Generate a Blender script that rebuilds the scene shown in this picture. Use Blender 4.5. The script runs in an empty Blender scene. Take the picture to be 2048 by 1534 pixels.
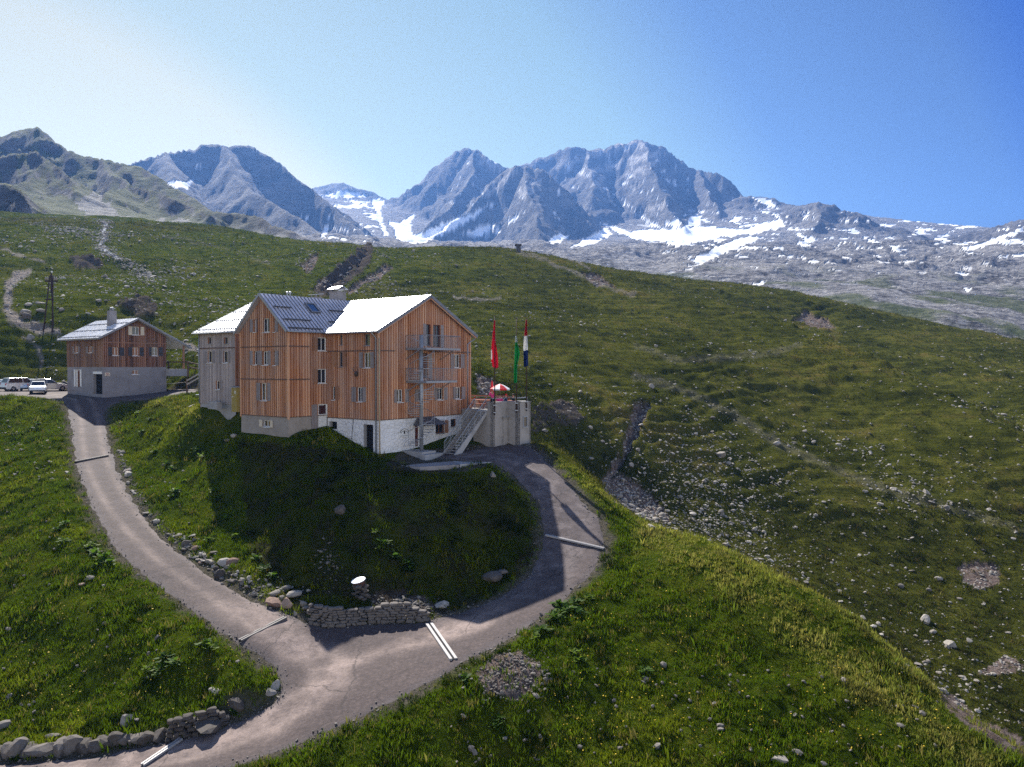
import bpy, bmesh, math, random
import numpy as np
from mathutils import Vector, Matrix

random.seed(7)
SC = bpy.context.scene
COL = SC.collection
R = math.radians

# ------------------------------------------------------------------ camera, world, sun, exposure
FPX = 1558.0                       # focal length in pixels of the 2048 px wide photograph
PITCH = R(1.25)                    # the drone looks a little below the horizon
cam_data = bpy.data.cameras.new("camera")
cam_data.sensor_width = 36.0
cam_data.lens = FPX / 2048.0 * 36.0
cam_data.clip_start = 0.5
cam_data.clip_end = 20000.0
cam = bpy.data.objects.new("camera", cam_data)
COL.objects.link(cam)
cam.location = (0, 0, 0)
cam.rotation_euler = (R(90) - PITCH, 0, 0)
SC.camera = cam

SUN_AZ = R(-25.6)                  # left of the view axis, behind the house
SUN_EL = R(40.0)
SUN_DIR = Vector((math.sin(SUN_AZ) * math.cos(SUN_EL), math.cos(SUN_AZ) * math.cos(SUN_EL), math.sin(SUN_EL)))
sun_data = bpy.data.lights.new("sun", 'SUN')
sun_data.energy = 5.0
sun_data.angle = R(0.5)
sun_data.color = (1.0, 0.95, 0.87)
sun = bpy.data.objects.new("sun", sun_data)
COL.objects.link(sun)
sun.rotation_euler = SUN_DIR.to_track_quat('Z', 'Y').to_euler()

world = bpy.data.worlds.new("World")
SC.world = world
world.use_nodes = True
wn = world.node_tree.nodes
wl = world.node_tree.links
wn.clear()
w_out = wn.new('ShaderNodeOutputWorld')
w_bg = wn.new('ShaderNodeBackground')
w_sky = wn.new('ShaderNodeTexSky')
w_sky.sky_type = 'NISHITA'
w_sky.sun_disc = False
w_sky.sun_elevation = SUN_EL
w_sky.sun_rotation = SUN_AZ
w_sky.altitude = 2300
w_sky.air_density = 1.0
w_sky.dust_density = 0.35
w_sky.ozone_density = 1.6
w_bg.inputs['Strength'].default_value = 0.060
# the clear mountain sky: pale round the sun, deepening to a strong blue off to its side
w_geo = wn.new('ShaderNodeTexCoord')
w_dot = wn.new('ShaderNodeVectorMath'); w_dot.operation = 'DOT_PRODUCT'
w_dot.inputs[1].default_value = (-.60, .70, -.30)
w_map = wn.new('ShaderNodeMath'); w_map.operation = 'MULTIPLY_ADD'
w_map.inputs[1].default_value = 0.5; w_map.inputs[2].default_value = 0.5
w_ramp = wn.new('ShaderNodeValToRGB')
_cr = w_ramp.color_ramp
_cr.elements[0].position = 0.0; _cr.elements[0].color = (2.45, 2.0, 1.85, 1)  # warm bright sky behind the camera, added to light the shaded facades
_cr.elements[1].position = 0.871; _cr.elements[1].color = (2.40, 1.42, .40, 1)
for _p, _c in ((.40, (2.1, 1.75, 1.6)), (.53, (.015, .16, .62)), (.564, (.015, .17, .65)), (.6035, (.40, .46, .60)), (.689, (.62, .64, .64)), (.7525, (1.30, 1.12, .58)), (.85, (1.74, 1.24, .44))):
    _e = _cr.elements.new(_p); _e.color = (*_c, 1)
w_mul = wn.new('ShaderNodeMix'); w_mul.data_type = 'RGBA'; w_mul.blend_type = 'MULTIPLY'; w_mul.inputs[0].default_value = 1.0
wl.new(w_geo.outputs['Generated'], w_dot.inputs[0])
wl.new(w_dot.outputs['Value'], w_map.inputs[0])
wl.new(w_map.outputs[0], w_ramp.inputs['Fac'])
wl.new(w_sky.outputs[0], w_mul.inputs[6])
wl.new(w_ramp.outputs['Color'], w_mul.inputs[7])
wl.new(w_mul.outputs[2], w_bg.inputs['Color'])
wl.new(w_bg.outputs[0], w_out.inputs['Surface'])

SC.view_settings.view_transform = 'Standard'
SC.view_settings.look = 'None'
SC.view_settings.exposure = 1.25
SC.view_settings.gamma = 1.0
SC.render.engine = 'CYCLES'
SC.cycles.max_bounces = 6
SC.cycles.diffuse_bounces = 3
SC.cycles.glossy_bounces = 3
SC.cycles.volume_bounces = 0
SC.cycles.transparent_max_bounces = 6
SC.cycles.use_denoising = False
try:
    SC.cycles.denoiser = 'OPENIMAGEDENOISE'
except Exception:
    pass

# ------------------------------------------------------------------ helpers
CP, SP = math.cos(PITCH), math.sin(PITCH)

def at(px, py, Y):
    """The point at depth Y that stands at pixel (px, py) of the photograph."""
    x = (px - 1024.0) / FPX
    v = (767.0 - py) / FPX
    fy = CP + SP * v
    fz = -SP + CP * v
    k = Y / fy
    return Vector((x * k, Y, fz * k))

def project(X, Y, Z):
    """Pixel coordinates in the photograph of world points (arrays)."""
    depth = Y * CP - Z * SP
    up = Y * SP + Z * CP
    return 1024.0 + FPX * X / depth, 767.0 - FPX * up / depth

def _hash(ix, iy, seed):
    h = (ix.astype(np.int64) * 374761393 + iy.astype(np.int64) * 668265263 + seed * 974634877) & 0xFFFFFFFF
    h = ((h ^ (h >> 13)) * 1274126177) & 0xFFFFFFFF
    h = ((h ^ (h >> 16)) * 2246822519) & 0xFFFFFFFF
    return (h ^ (h >> 15)) & 0xFFFFFFFF

def noise2(x, y, seed=0):
    x = np.asarray(x, float); y = np.asarray(y, float)
    ix = np.floor(x); iy = np.floor(y)
    fx = x - ix; fy = y - iy
    u = fx * fx * fx * (fx * (fx * 6 - 15) + 10)
    w = fy * fy * fy * (fy * (fy * 6 - 15) + 10)
    def g(ax, ay, dx, dy):
        a = _hash(ax, ay, seed).astype(float) * (2 * math.pi / 4294967296.0)
        return np.cos(a) * dx + np.sin(a) * dy
    n00 = g(ix, iy, fx, fy); n10 = g(ix + 1, iy, fx - 1, fy)
    n01 = g(ix, iy + 1, fx, fy - 1); n11 = g(ix + 1, iy + 1, fx - 1, fy - 1)
    a = n00 + (n10 - n00) * u
    b = n01 + (n11 - n01) * u
    return (a + (b - a) * w) * 1.5

def fbm(x, y, octaves=4, seed=0, gain=0.5, lac=2.03):
    s = 0.0; a = 1.0; f = 1.0
    for i in range(octaves):
        s = s + a * noise2(x * f, y * f, seed + i * 17)
        a *= gain; f *= lac
    return s

def ridged(x, y, octaves=4, seed=0, gain=0.5, lac=2.03):
    s = 0.0; a = 1.0; f = 1.0
    for i in range(octaves):
        s = s + a * (1.0 - 2.0 * np.abs(noise2(x * f, y * f, seed + i * 17)))
        a *= gain; f *= lac
    return s

def smooth(e0, e1, x):
    t = np.clip((x - e0) / (e1 - e0), 0, 1)
    return t * t * (3 - 2 * t)

def link(o):
    COL.objects.link(o)
    return o

def tag(o, label=None, cat=None, group=None, kind=None):
    if label: o['label'] = label
    if cat: o['category'] = cat
    if group: o['group'] = group
    if kind: o['kind'] = kind
    return o

def empty(name, loc=(0, 0, 0), rz=0.0):
    o = bpy.data.objects.new(name, None)
    o.location = loc
    o.rotation_euler = (0, 0, rz)
    o.empty_display_size = 0.3
    return link(o)

def np_mesh(name, V, F, mat=None, parent=None, smooth_shade=True, attrs=None, cols=None):
    """Mesh object from numpy arrays; F is (n,3) or (n,4)."""
    me = bpy.data.meshes.new(name)
    V = np.asarray(V, np.float32); F = np.asarray(F, np.int32)
    k = F.shape[1]
    me.vertices.add(len(V)); me.vertices.foreach_set('co', V.ravel())
    me.loops.add(F.size); me.loops.foreach_set('vertex_index', F.ravel())
    me.polygons.add(len(F))
    me.polygons.foreach_set('loop_start', np.arange(0, F.size, k, dtype=np.int32))
    try:
        me.polygons.foreach_set('loop_total', np.full(len(F), k, np.int32))
    except Exception:
        pass
    me.polygons.foreach_set('use_smooth', np.full(len(F), bool(smooth_shade)))
    for nm, arr in (attrs or {}).items():
        a = me.attributes.new(nm, 'FLOAT', 'POINT')
        a.data.foreach_set('value', np.asarray(arr, np.float32).ravel())
    for nm, arr in (cols or {}).items():
        a = me.attributes.new(nm, 'FLOAT_COLOR', 'POINT')
        c = np.ones((len(V), 4), np.float32); c[:, :3] = arr
        a.data.foreach_set('color', c.ravel())
    me.update(calc_edges=True)
    me.validate()
    o = bpy.data.objects.new(name, me)
    if mat: me.materials.append(mat)
    link(o)
    if parent: o.parent = parent
    return o

def grid_faces(nr, nc):
    i = np.arange((nr - 1) * (nc - 1)); r = i // (nc - 1); c = i % (nc - 1)
    a = r * nc + c
    return np.stack([a, a + 1, a + nc + 1, a + nc], 1)

# ------------------------------------------------------------------ materials
class NT:
    """Small wrapper that builds a node tree."""
    def __init__(self, name):
        self.m = bpy.data.materials.new(name)
        self.m.use_nodes = True
        self.t = self.m.node_tree
        self.b = self.t.nodes['Principled BSDF']
        self.b.inputs['Specular IOR Level'].default_value = 0.25
    def n(self, typ, **kw):
        nd = self.t.nodes.new(typ)
        for k, v in kw.items():
            if k in nd.inputs.keys(): nd.inputs[k].default_value = v
            else: setattr(nd, k, v)
        return nd
    def l(self, a, b): self.t.links.new(a, b)
    def coord(self, scale=(1, 1, 1), kind='Object', rot=(0, 0, 0)):
        tc = self.n('ShaderNodeTexCoord'); mp = self.n('ShaderNodeMapping')
        mp.inputs['Scale'].default_value = scale
        mp.inputs['Rotation'].default_value = rot
        self.l(tc.outputs[kind], mp.inputs['Vector'])
        return mp.outputs['Vector']
    def noise(self, vec, scale, detail=4, rough=0.55):
        nd = self.n('ShaderNodeTexNoise', Scale=scale, Detail=detail, Roughness=rough)
        if vec is not None: self.l(vec, nd.inputs['Vector'])
        return nd.outputs['Fac']
    def ramp(self, fac, stops):
        nd = self.n('ShaderNodeValToRGB')
        cr = nd.color_ramp
        while len(cr.elements) > 1: cr.elements.remove(cr.elements[-1])
        cr.elements[0].position = stops[0][0]; cr.elements[0].color = (*stops[0][1], 1)
        for p, c in stops[1:]:
            e = cr.elements.new(p); e.color = (*c, 1)
        self.l(fac, nd.inputs['Fac'])
        return nd.outputs['Color']
    def mix(self, fac, a, b, blend='MIX'):
        nd = self.n('ShaderNodeMix', data_type='RGBA', blend_type=blend)
        for s, v in ((nd.inputs[0], fac), (nd.inputs[6], a), (nd.inputs[7], b)):
            if hasattr(v, 'is_linked'): self.l(v, s)
            elif isinstance(v, (int, float)): s.default_value = v
            else: s.default_value = (*v, 1)
        return nd.outputs[2]
    def math(self, op, a, b=None, clamp=False):
        nd = self.n('ShaderNodeMath', operation=op); nd.use_clamp = clamp
        for i, v in enumerate((a, b)):
            if v is None: continue
            if hasattr(v, 'is_linked'): self.l(v, nd.inputs[i])
            else: nd.inputs[i].default_value = v
        return nd.outputs[0]
    def attr(self, name, out='Fac'):
        return self.n('ShaderNodeAttribute', attribute_name=name).outputs[out]
    def bump(self, h, strength=0.5, dist=0.05):
        nd = self.n('ShaderNodeBump', Strength=strength, Distance=dist)
        self.l(h, nd.inputs['Height']); self.l(nd.outputs[0], self.b.inputs['Normal'])
    def col(self, c): 
        if hasattr(c, 'is_linked'): self.l(c, self.b.inputs['Base Color'])
        else: self.b.inputs['Base Color'].default_value = (*c, 1)
    def set(self, **kw):
        for k, v in kw.items(): self.b.inputs[k.replace('_', ' ')].default_value = v
        return self

_flat = {}
def mat_plain(name, c, rough=0.7, metal=0.0, var=0.12, scale=9.0):
    """A plain surface with slight unevenness of colour and gloss."""
    if name in _flat: return _flat[name]
    k = NT(name)
    f = k.noise(k.coord(), scale, 5, 0.6)
    lo = tuple(max(0, x * (1 - var * 1.6)) for x in c); hi = tuple(min(1, x * (1 + var)) for x in c)
    k.col(k.ramp(f, [(0.3, lo), (0.7, hi)]))
    k.set(Roughness=rough, Metallic=metal)
    _flat[name] = k.m
    return k.m
# ------------------------------------------------------------------ the lie of the land
# control points: pixel of the photograph and depth in metres
GROUND_PTS = [
 # house plateau
 (757,908,60),(690,882,61.5),(640,862,62.5),(579,874,60.3),(530,866,62.5),(487,853,65),(830,905,61.5),(900,905,62.5),(985,891,63.5),(1045,893,65),
 (820,926,58),(930,928,58),(1000,905,61.5),(720,918,58.5),
 # slope below the house
 (600,1000,53.0),(750,1005,50.2),(900,1000,52.6),(1000,1000,54.4),(520,930,59.5),(640,1100,47.6),(750,1100,46.4),(850,1100,47.6),(1000,1100,48.9),(600,1170,45.2),(740,1180,44.2),(900,1175,45.4),
 (1060,1080,50.2),(640,1205,43.6),(800,1200,43.6),(950,1195,44.6),
 # bank between the left road and the house
 (240,800,83),(310,798,80),(400,815,73),(460,850,67),(300,850,74.5),(300,900,69.8),(400,900,66.5),(300,1000,60.3),(400,1000,58),(400,1060,53.5),(450,1100,50.6),(500,1000,56.3),(500,1130,47.8),(560,1170,45.4),
 (340,1050,55.8),
 # behind and beside the house
 (405,806,69.8),(440,813,67.8),(470,820,66.2),(400,803,73),(330,790,86),(206,789,88),(135,779,93),(333,764,93),(60,783,95),(0,785,95),(-150,785,95),(120,792,89),(-150,810,88),
 # left meadow
 (0,815,87),(100,815,86),(0,900,71.5),(90,900,71.5),(0,1000,60.2),(100,1000,60.2),(0,1100,52.3),(150,1100,52),(0,1200,46.4),(200,1200,45.8),(0,1300,41.6),(250,1300,41.3),(0,1400,38),(200,1400,37.8),(380,1350,39),
 (450,1300,40.6),(0,1475,35.0),(200,1455,35.4),(400,1400,36.4),(520,1350,38.7),(-150,1000,60),(-150,1300,41.5),(-250,1150,50),(-150,1480,35),
 # spur and its crest on the right
 (1075,882,61.2),(1140,930,58),(1200,985,55),(1300,1030,52),(1400,1075,48.7),(1500,1120,45.7),(1600,1172,43.2),(1700,1225,41),(1800,1310,38.4),(1900,1400,36),(2048,1500,33.6),(2200,1600,31.6),
 (1250,1100,47.3),(1200,1200,43.3),(1100,1300,39.3),(1300,1300,38.8),(1500,1300,38.2),(1000,1400,36.2),(1300,1400,35.3),(1600,1400,34.8),(1000,1534,32.3),(1300,1534,31.6),(1600,1534,31.2),(1900,1534,31.2),(700,1534,33.2),
 (1400,1200,42),(1600,1300,38.2),(1000,1750,27.5),(1500,1750,26.8),(500,1750,28.6),(2000,1750,27),(0,1750,29.5),(-300,1750,30),(1250,1900,24),(500,1950,24),
 # gully behind the spur
 (1100,925,74),(1150,955,84),(1220,968,95),(1270,1010,92),(1400,1080,86),(1550,1140,82),(1750,1255,74),(1900,1400,64),(2048,1520,58),(2250,1700,50),
 (1130,1000,69),(1220,1065,70),(1290,1125,67),(1400,1185,62),(1480,1235,61),(1690,1375,54),(1890,1545,48),(2048,1660,45),
 (1200,1025,60.5),(1300,1080,57.5),(1400,1130,54),(1500,1180,50),(1600,1235,47.5),(1700,1290,45),(1800,1375,42.5),(1900,1470,39.5),(2048,1580,37),
 # the big hillside
 (1270,800,115),(1270,900,102),(1100,850,96),(1080,780,108),(1050,700,130),(1050,600,190),(1036,503,270),(1250,541,275),(1300,700,145),(1300,600,205),
 (1500,1000,99),(1500,850,120),(1500,700,165),(1500,620,215),(1500,572,270),(1700,1100,92),(1700,900,116),(1700,750,152),(1700,655,225),(1750,621,270),(1900,1250,79),(1900,1000,102),(1900,850,130),(1900,720,190),(1900,655,265),
 (2048,1300,74),(2048,1100,92),(2048,900,120),(2048,750,182),(2048,683,262),(2300,900,120),(2300,760,260),(2300,1200,84),
 (820,620,160),(750,550,200),(860,495,275),(720,491,275),(620,483,285),(500,560,190),(480,462,295),(400,450,305),(240,443,300),(350,650,122),(480,620,140),(400,700,102),(300,560,170),(200,500,215),(100,462,245),(0,455,235),(0,560,160),(0,650,115),(0,742,97.5),
 (100,662,118),(0,700,104),(120,722,100),(350,742,99),(390,765,89),(600,700,112),(700,800,82),(900,750,95),(900,650,140),(1000,760,98),(-200,560,155),(-200,450,230),(-200,700,104),(-400,600,140),
]
# beyond the skyline the hill falls away again
HILL_BACK = [(240,437,390),(120,437,335),(330,443,390),(480,500,390),(720,540,370),(1036,560,360),(1300,600,360),(1500,640,350),(1750,690,350),(2048,760,340),(-200,430,330),(0,428,340),(2300,850,330)]

# centre lines of the road: pixel, depth, half width
ROAD_A = [(40,784,94,3.4),(110,790,90.5,3.0),(160,800,86.5,2.6),(178,833,80,1.6),(182,864,75,1.5),(188,901,70,1.45),(201,942,65,1.5),(226,991,60,1.5),(270,1049,55,1.5),(345,1118,50,1.55),(440,1184,46,1.6),(545,1252,41.6,1.75),(650,1318,38.9,1.9),(640,1385,36.7,1.9),(560,1436,35.4,1.85),(430,1482,34.1,1.75),(260,1518,33.2,1.7),(80,1540,32.9,1.7),(-120,1552,33.2,1.7),(-400,1560,34,1.7)]
ROAD_B = [(640,1340,38.3,1.9),(740,1310,39.2,1.8),(880,1272,40.6,1.9),(1000,1215,43.2,1.95),(1090,1150,46.2,2.0),(1140,1085,49.4,2.0),(1130,1030,52.4,1.75),(1090,975,56,1.6),(1045,935,58.8,1.5),(1000,912,60.8,1.9),(945,909,61.5,1.4),(890,912,61.2,1.1)]
YARD = [(90,789,92,3.0),(200,796,87,2.6),(260,792,88.5,2.2),(330,787,88,1.4),(400,782,86,1.3)]
LOT = [(60,782,95.5,3.2),(0,783,96,3.4),(-80,783,96,3.4),(-200,783,96,3.4)]

def resample(path, step=0.5):
    P = np.array([[*at(a, b, c), w] for a, b, c, w in path])
    # Catmull-Rom through the points
    Q = np.vstack([2 * P[0] - P[1], P, 2 * P[-1] - P[-2]])
    out = []
    for i in range(1, len(Q) - 2):
        n = max(2, int(np.linalg.norm(Q[i + 1, :2] - Q[i, :2]) / step))
        t = np.linspace(0, 1, n, endpoint=False)[:, None]
        a, b, c, d = Q[i - 1], Q[i], Q[i + 1], Q[i + 2]
        out.append(0.5 * ((2 * b) + (c - a) * t + (2 * a - 5 * b + 4 * c - d) * t * t + (3 * b - a - 3 * c + d) * t ** 3))
    out.append(P[-1:])
    return np.vstack(out)

RA, RB, RY, RL = (resample(p) for p in (ROAD_A, ROAD_B, YARD, LOT))
# the edge of everything paved or gravelled, as seen in the photograph, with how much
# higher the ground lies two metres beyond that edge
ROAD_EDGE = [(130,803,.15),(138,830,.1),(144,870,.05),(150,920,.05),(165,970,.05),(190,1030,.1),(215,1075,.1),(250,1120,.1),(300,1160,.15),(370,1210,.15),(440,1265,.2),(480,1291,.2),(530,1325,.2),(562,1352,.3),(569,1392,.7),
 (500,1432,.85),(400,1468,.85),(300,1492,.8),(150,1516,.7),(0,1526,.6),(-150,1532,.6),(-400,1536,.6),(-400,1590,-.3),(0,1592,-.3),(300,1568,-.3),(450,1536,-.3),(540,1511,-.3),(640,1471,-.3),(740,1426,-.25),(830,1381,-.25),(900,1341,-.2),(960,1306,-.1),(1030,1270,0),
 (1100,1226,.0),(1150,1181,0),(1190,1132,.05),(1210,1092,.05),(1206,1050,.05),(1166,1000,.0),(1120,950,0),(1085,915,.05),(1064,893,.1),(1030,888,9),(985,893,9),(930,900,9),(880,903,9),(862,915,.1),(930,926,-.3),(985,925,-.1),
 (1040,960,.15),(1078,1010,.2),(1090,1060,.2),(1085,1100,.3),(1060,1150,.4),(1010,1190,.5),(950,1215,.5),(880,1235,.5),(850,1245,.7),(740,1247,1.3),(660,1256,1.1),(615,1247,.9),(560,1226,.9),(500,1196,.8),(420,1150,.7),
 (350,1100,.7),(300,1050,.6),(265,1000,.5),(240,950,.5),(220,900,.4),(212,860,.4),(208,825,.3),(228,803,.2),(330,796,.1),(396,787,.1),(396,777,9),(330,779,.5),(270,790,.5),(207,789,9),(136,780,9),(122,778,.3),(0,778.5,.5),(-250,778.5,.5),(-250,796,.1),(0,793,.1),(78,795,.15)]

class TPS:
    def __init__(self, pts, lam=0.0):
        P = np.asarray(pts, float)
        self.c = P[:, :2] / 50.0
        n = len(P)
        K = self.k(self.c, self.c) + lam * np.eye(n)
        A = np.zeros((n + 3, n + 3))
        A[:n, :n] = K; A[:n, n] = 1; A[:n, n + 1:] = self.c; A[n, :n] = 1; A[n + 1:, :n] = self.c.T
        b = np.zeros(n + 3); b[:n] = P[:, 2]
        self.w = np.linalg.solve(A, b)
    def k(self, a, b):
        d2 = ((a[:, None, :] - b[None, :, :]) ** 2).sum(2)
        return 0.5 * d2 * np.log(d2 + 1e-12)
    def __call__(self, X, Y):
        q = np.stack([np.ravel(X), np.ravel(Y)], 1) / 50.0
        out = np.empty(len(q))
        n = len(self.c)
        for i in range(0, len(q), 20000):
            s = q[i:i + 20000]
            out[i:i + 20000] = self.k(s, self.c) @ self.w[:n] + self.w[n] + s @ self.w[n + 1:]
        return out.reshape(np.shape(X))

def _across(P, k=1.0):
    T = np.gradient(P[:, :2], axis=0); T /= np.linalg.norm(T, axis=1)[:, None] + 1e-9
    N = np.stack([-T[:, 1], T[:, 0]], 1)
    out = []
    for f in (-k, 0, k):
        Q = P[:, :3].copy(); Q[:, :2] += N * (P[:, 3] * f)[:, None]
        out.append(Q)
    return np.vstack(out)

_rc = np.vstack([_across(RA[::8]), _across(RB[::8]), _across(RY[::8]), _across(RL[::8])])
ROADZ = TPS(_rc, lam=4e-3)

def _on_road(px, py):
    p = at(px, py, 1.0)
    Y = np.linspace(28, 110, 1200)
    z = ROADZ(p.x * Y, Y)
    hit = np.where(p.z * Y <= z)[0]
    i = max(hit[0], 1) if len(hit) else len(Y) - 1
    y = Y[i]
    return p.x * y, y

_edge = np.array([_on_road(a, b) for a, b, c in ROAD_EDGE])
_ed = np.array([c for a, b, c in ROAD_EDGE])
def _dense(P, step=0.6):
    out = []
    for a, b in zip(P, np.roll(P, -1, 0)):
        n = max(1, int(np.linalg.norm(b - a) / step))
        out.append(a + (b - a) * np.linspace(0, 1, n, endpoint=False)[:, None])
    return np.vstack(out)
_pa = _edge
for _ in range(2):                                    # round the corners a little
    nxt = np.roll(_pa, -1, 0)
    _pa = np.stack([_pa * .75 + nxt * .25, _pa * .25 + nxt * .75], 1).reshape(-1, 2)
EDGE = _pa

def road_sd(X, Y):
    """signed distance to the road edge, negative on the road"""
    X = np.ravel(X); Y = np.ravel(Y)
    sd = np.full(len(X), 1e3)
    near = np.where((Y > 24) & (Y < 112) & (X < 12) & (X > -95))[0]
    A = EDGE; B = np.roll(EDGE, -1, 0); D = B - A; L2 = (D ** 2).sum(1) + 1e-12
    for i in range(0, len(near), 8000):
        s = near[i:i + 8000]
        px = X[s, None] - A[None, :, 0]; py = Y[s, None] - A[None, :, 1]
        t = np.clip((px * D[:, 0] + py * D[:, 1]) / L2, 0, 1)
        d = np.sqrt(((px - t * D[:, 0]) ** 2 + (py - t * D[:, 1]) ** 2).min(1))
        c = ((A[None, :, 1] > Y[s, None]) != (B[None, :, 1] > Y[s, None])) & (X[s, None] < D[None, :, 0] * (Y[s, None] - A[None, :, 1]) / (D[None, :, 1] + 1e-12) + A[None, :, 0])
        sd[s] = np.where(c.sum(1) % 2 == 1, -d, d)
    return sd

_ctrl = [tuple(at(*p)) for p in GROUND_PTS + HILL_BACK]
_T = np.roll(_edge, -1, 0) - np.roll(_edge, 1, 0)
_N = np.stack([_T[:, 1], -_T[:, 0]], 1) / (np.linalg.norm(_T, axis=1)[:, None] + 1e-9)
_side = road_sd(*(_edge + 0.5 * _N).T) < 0
_N[_side] *= -1
_side_pts = []
for (x, y), (nx, ny), dz in zip(_edge, _N, _ed):
    if dz > 5: continue
    z = float(ROADZ(np.array([x]), np.array([y]))[0])
    _side_pts.append((x + nx * 2.0, y + ny * 2.0, z + dz))
    _side_pts.append((x - nx * 0.6, y - ny * 0.6, z))
_sp = np.array(_side_pts)
_ctrl = [c for c in _ctrl if np.min((_sp[:, 0] - c[0]) ** 2 + (_sp[:, 1] - c[1]) ** 2) > 2.2 ** 2] + _side_pts
LAND = TPS(_ctrl, lam=6e-4)

def edge_jitter(X, Y):
    return 0.22 * noise2(X * 0.55, Y * 0.55, 91) + 0.10 * noise2(X * 1.9, Y * 1.9, 92)

# house frame: origin at the near corner of the main building
H0 = at(757, 840, 60.0); H0 = Vector((H0.x, H0.y, 0.0))
HROT = R(52.84)
E1 = np.array([math.cos(HROT), math.sin(HROT)]); E2 = np.array([-math.sin(HROT), math.cos(HROT)])

def to_house(X, Y):
    dx = X - H0.x; dy = Y - H0.y
    return dx * E1[0] + dy * E1[1], dx * E2[0] + dy * E2[1]

def hw(r, s, z=0.0):
    return Vector((H0.x + r * E1[0] + s * E2[0], H0.y + r * E1[1] + s * E2[1], z))

def bumps(X, Y, Z):
    """grassy hummocks near by, terraced cow paths on the hillside"""
    d = Y
    near = 1 - smooth(62, 85, d)
    n1 = fbm(X * 0.35, Y * 0.35, 3, 5) * 0.14 + fbm(X * 1.1, Y * 1.1, 3, 8) * 0.085
    far = smooth(66, 95, d)
    wx = X + 6 * noise2(X * 0.05, Y * 0.05, 31); wy = Y + 6 * noise2(X * 0.05, Y * 0.05, 32)
    terr = noise2(wx * 0.11, Z * 1.25 + noise2(X * 0.06, Y * 0.06, 35) * 1.5, 33)
    terr2 = noise2(wx * 0.30, Z * 1.7 + noise2(X * 0.1, Y * 0.1, 36) * 1.2, 37)
    n2 = fbm(wx * 0.035, wy * 0.035, 3, 41) * 1.0 + fbm(wx * 0.22, wy * 0.22, 4, 44, 0.6) * 0.24 + (terr * 0.36 + terr2 * .20) * smooth(75, 110, d)
    # rougher, stonier ground low in the gully
    return n1 * near + n2 * far

RIB = np.array([at(*p)[:2] for p in [(1330, 600, 225), (1440, 630, 208), (1560, 668, 186), (1640, 705, 172), (1720, 755, 158), (1810, 815, 146), (1920, 880, 131), (2060, 955, 114), (2250, 1060, 98)]])
def rib(X, Y):
    """a long grassy rib running down the hillside with a hollow behind it"""
    out = np.zeros(len(X)); q = np.where((Y > 85) & (Y < 260) & (X > 25))[0]
    best = np.full(len(q), 1e9); sg = np.zeros(len(q)); tt = np.zeros(len(q))
    for i, (a, b) in enumerate(zip(RIB[:-1], RIB[1:])):
        d = b - a; L2 = (d ** 2).sum()
        t = np.clip(((X[q] - a[0]) * d[0] + (Y[q] - a[1]) * d[1]) / L2, 0, 1)
        ex = X[q] - a[0] - t * d[0]; ey = Y[q] - a[1] - t * d[1]
        e = np.hypot(ex, ey); m = e < best
        best = np.where(m, e, best); sg = np.where(m, np.sign(d[0] * ey - d[1] * ex), sg); tt = np.where(m, (i + t) / 8, tt)
    fade = smooth(0, .25, tt) * (1 - smooth(.85, 1, tt))
    far = sg > 0
    out[q] = fade * (3.6 * np.exp(-(best / np.where(far, 9.0, 16.0)) ** 2) - 4.2 * np.exp(-((best - 20) / 13.0) ** 2) * far)
    return out

def house_mask(X, Y):
    r, s = to_house(X, Y)
    d1 = np.maximum(np.maximum(-4.6 - r, r - 13), np.maximum(-6.6 - s, s - 21))
    return smooth(0.0, 2.5, d1)

def ground_z(X, Y, with_road=True):
    shp = np.shape(X)
    X = np.ravel(np.asarray(X, float)); Y = np.ravel(np.asarray(Y, float))
    base = LAND(X, Y)
    base = base + rib(X, Y)
    hm = house_mask(X, Y)
    b = bumps(X, Y, base)
    sd = road_sd(X, Y)
    rz = np.zeros(len(X)); nr = sd < 4
    if nr.any(): rz[nr] = ROADZ(X[nr], Y[nr])
    sdj = sd + edge_jitter(X, Y)
    off = smooth(0.0, 2.5, sdj)
    z = base + b * hm * (0.1 + 0.9 * off)
    blend = smooth(0.0, 0.9, sdj)
    z = np.where(nr, rz * (1 - blend) + z * blend, z)
    z = z - 0.08 * (1 - smooth(-0.30, 0.16, sdj))
    return z.reshape(shp)

def gz(x, y):
    return float(ground_z(np.array([x]), np.array([y]))[0])

def on_ground(px, py, d0=28.0, d1=330.0):
    """the first point of the ground on the line of sight through a pixel"""
    Y = np.geomspace(d0, d1, 700)
    p = at(px, py, 1.0)
    z = ground_z(p.x * Y, Y)
    hit = np.where(p.z * Y <= z)[0]
    if len(hit) == 0: return None
    i = max(hit[0], 1)
    a = p.z * Y[i - 1] - z[i - 1]; b = p.z * Y[i] - z[i]
    t = a / (a - b + 1e-9)
    y = Y[i - 1] + (Y[i] - Y[i - 1]) * t
    return Vector((p.x * y, y, p.z * y))
# ------------------------------------------------------------------ ground sheet
def polar(u0, u1, nc, rows):
    u = np.linspace(u0, u1, nc)
    Y = np.asarray(rows)[:, None] * np.ones((1, nc))
    return u[None, :] * Y, Y

def _near(px, py, pts, m):
    P = np.array(pts, float)
    return np.where((px > P[:, 0].min() - m) & (px < P[:, 0].max() + m) & (py > P[:, 1].min() - m) & (py < P[:, 1].max() + m))

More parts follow.
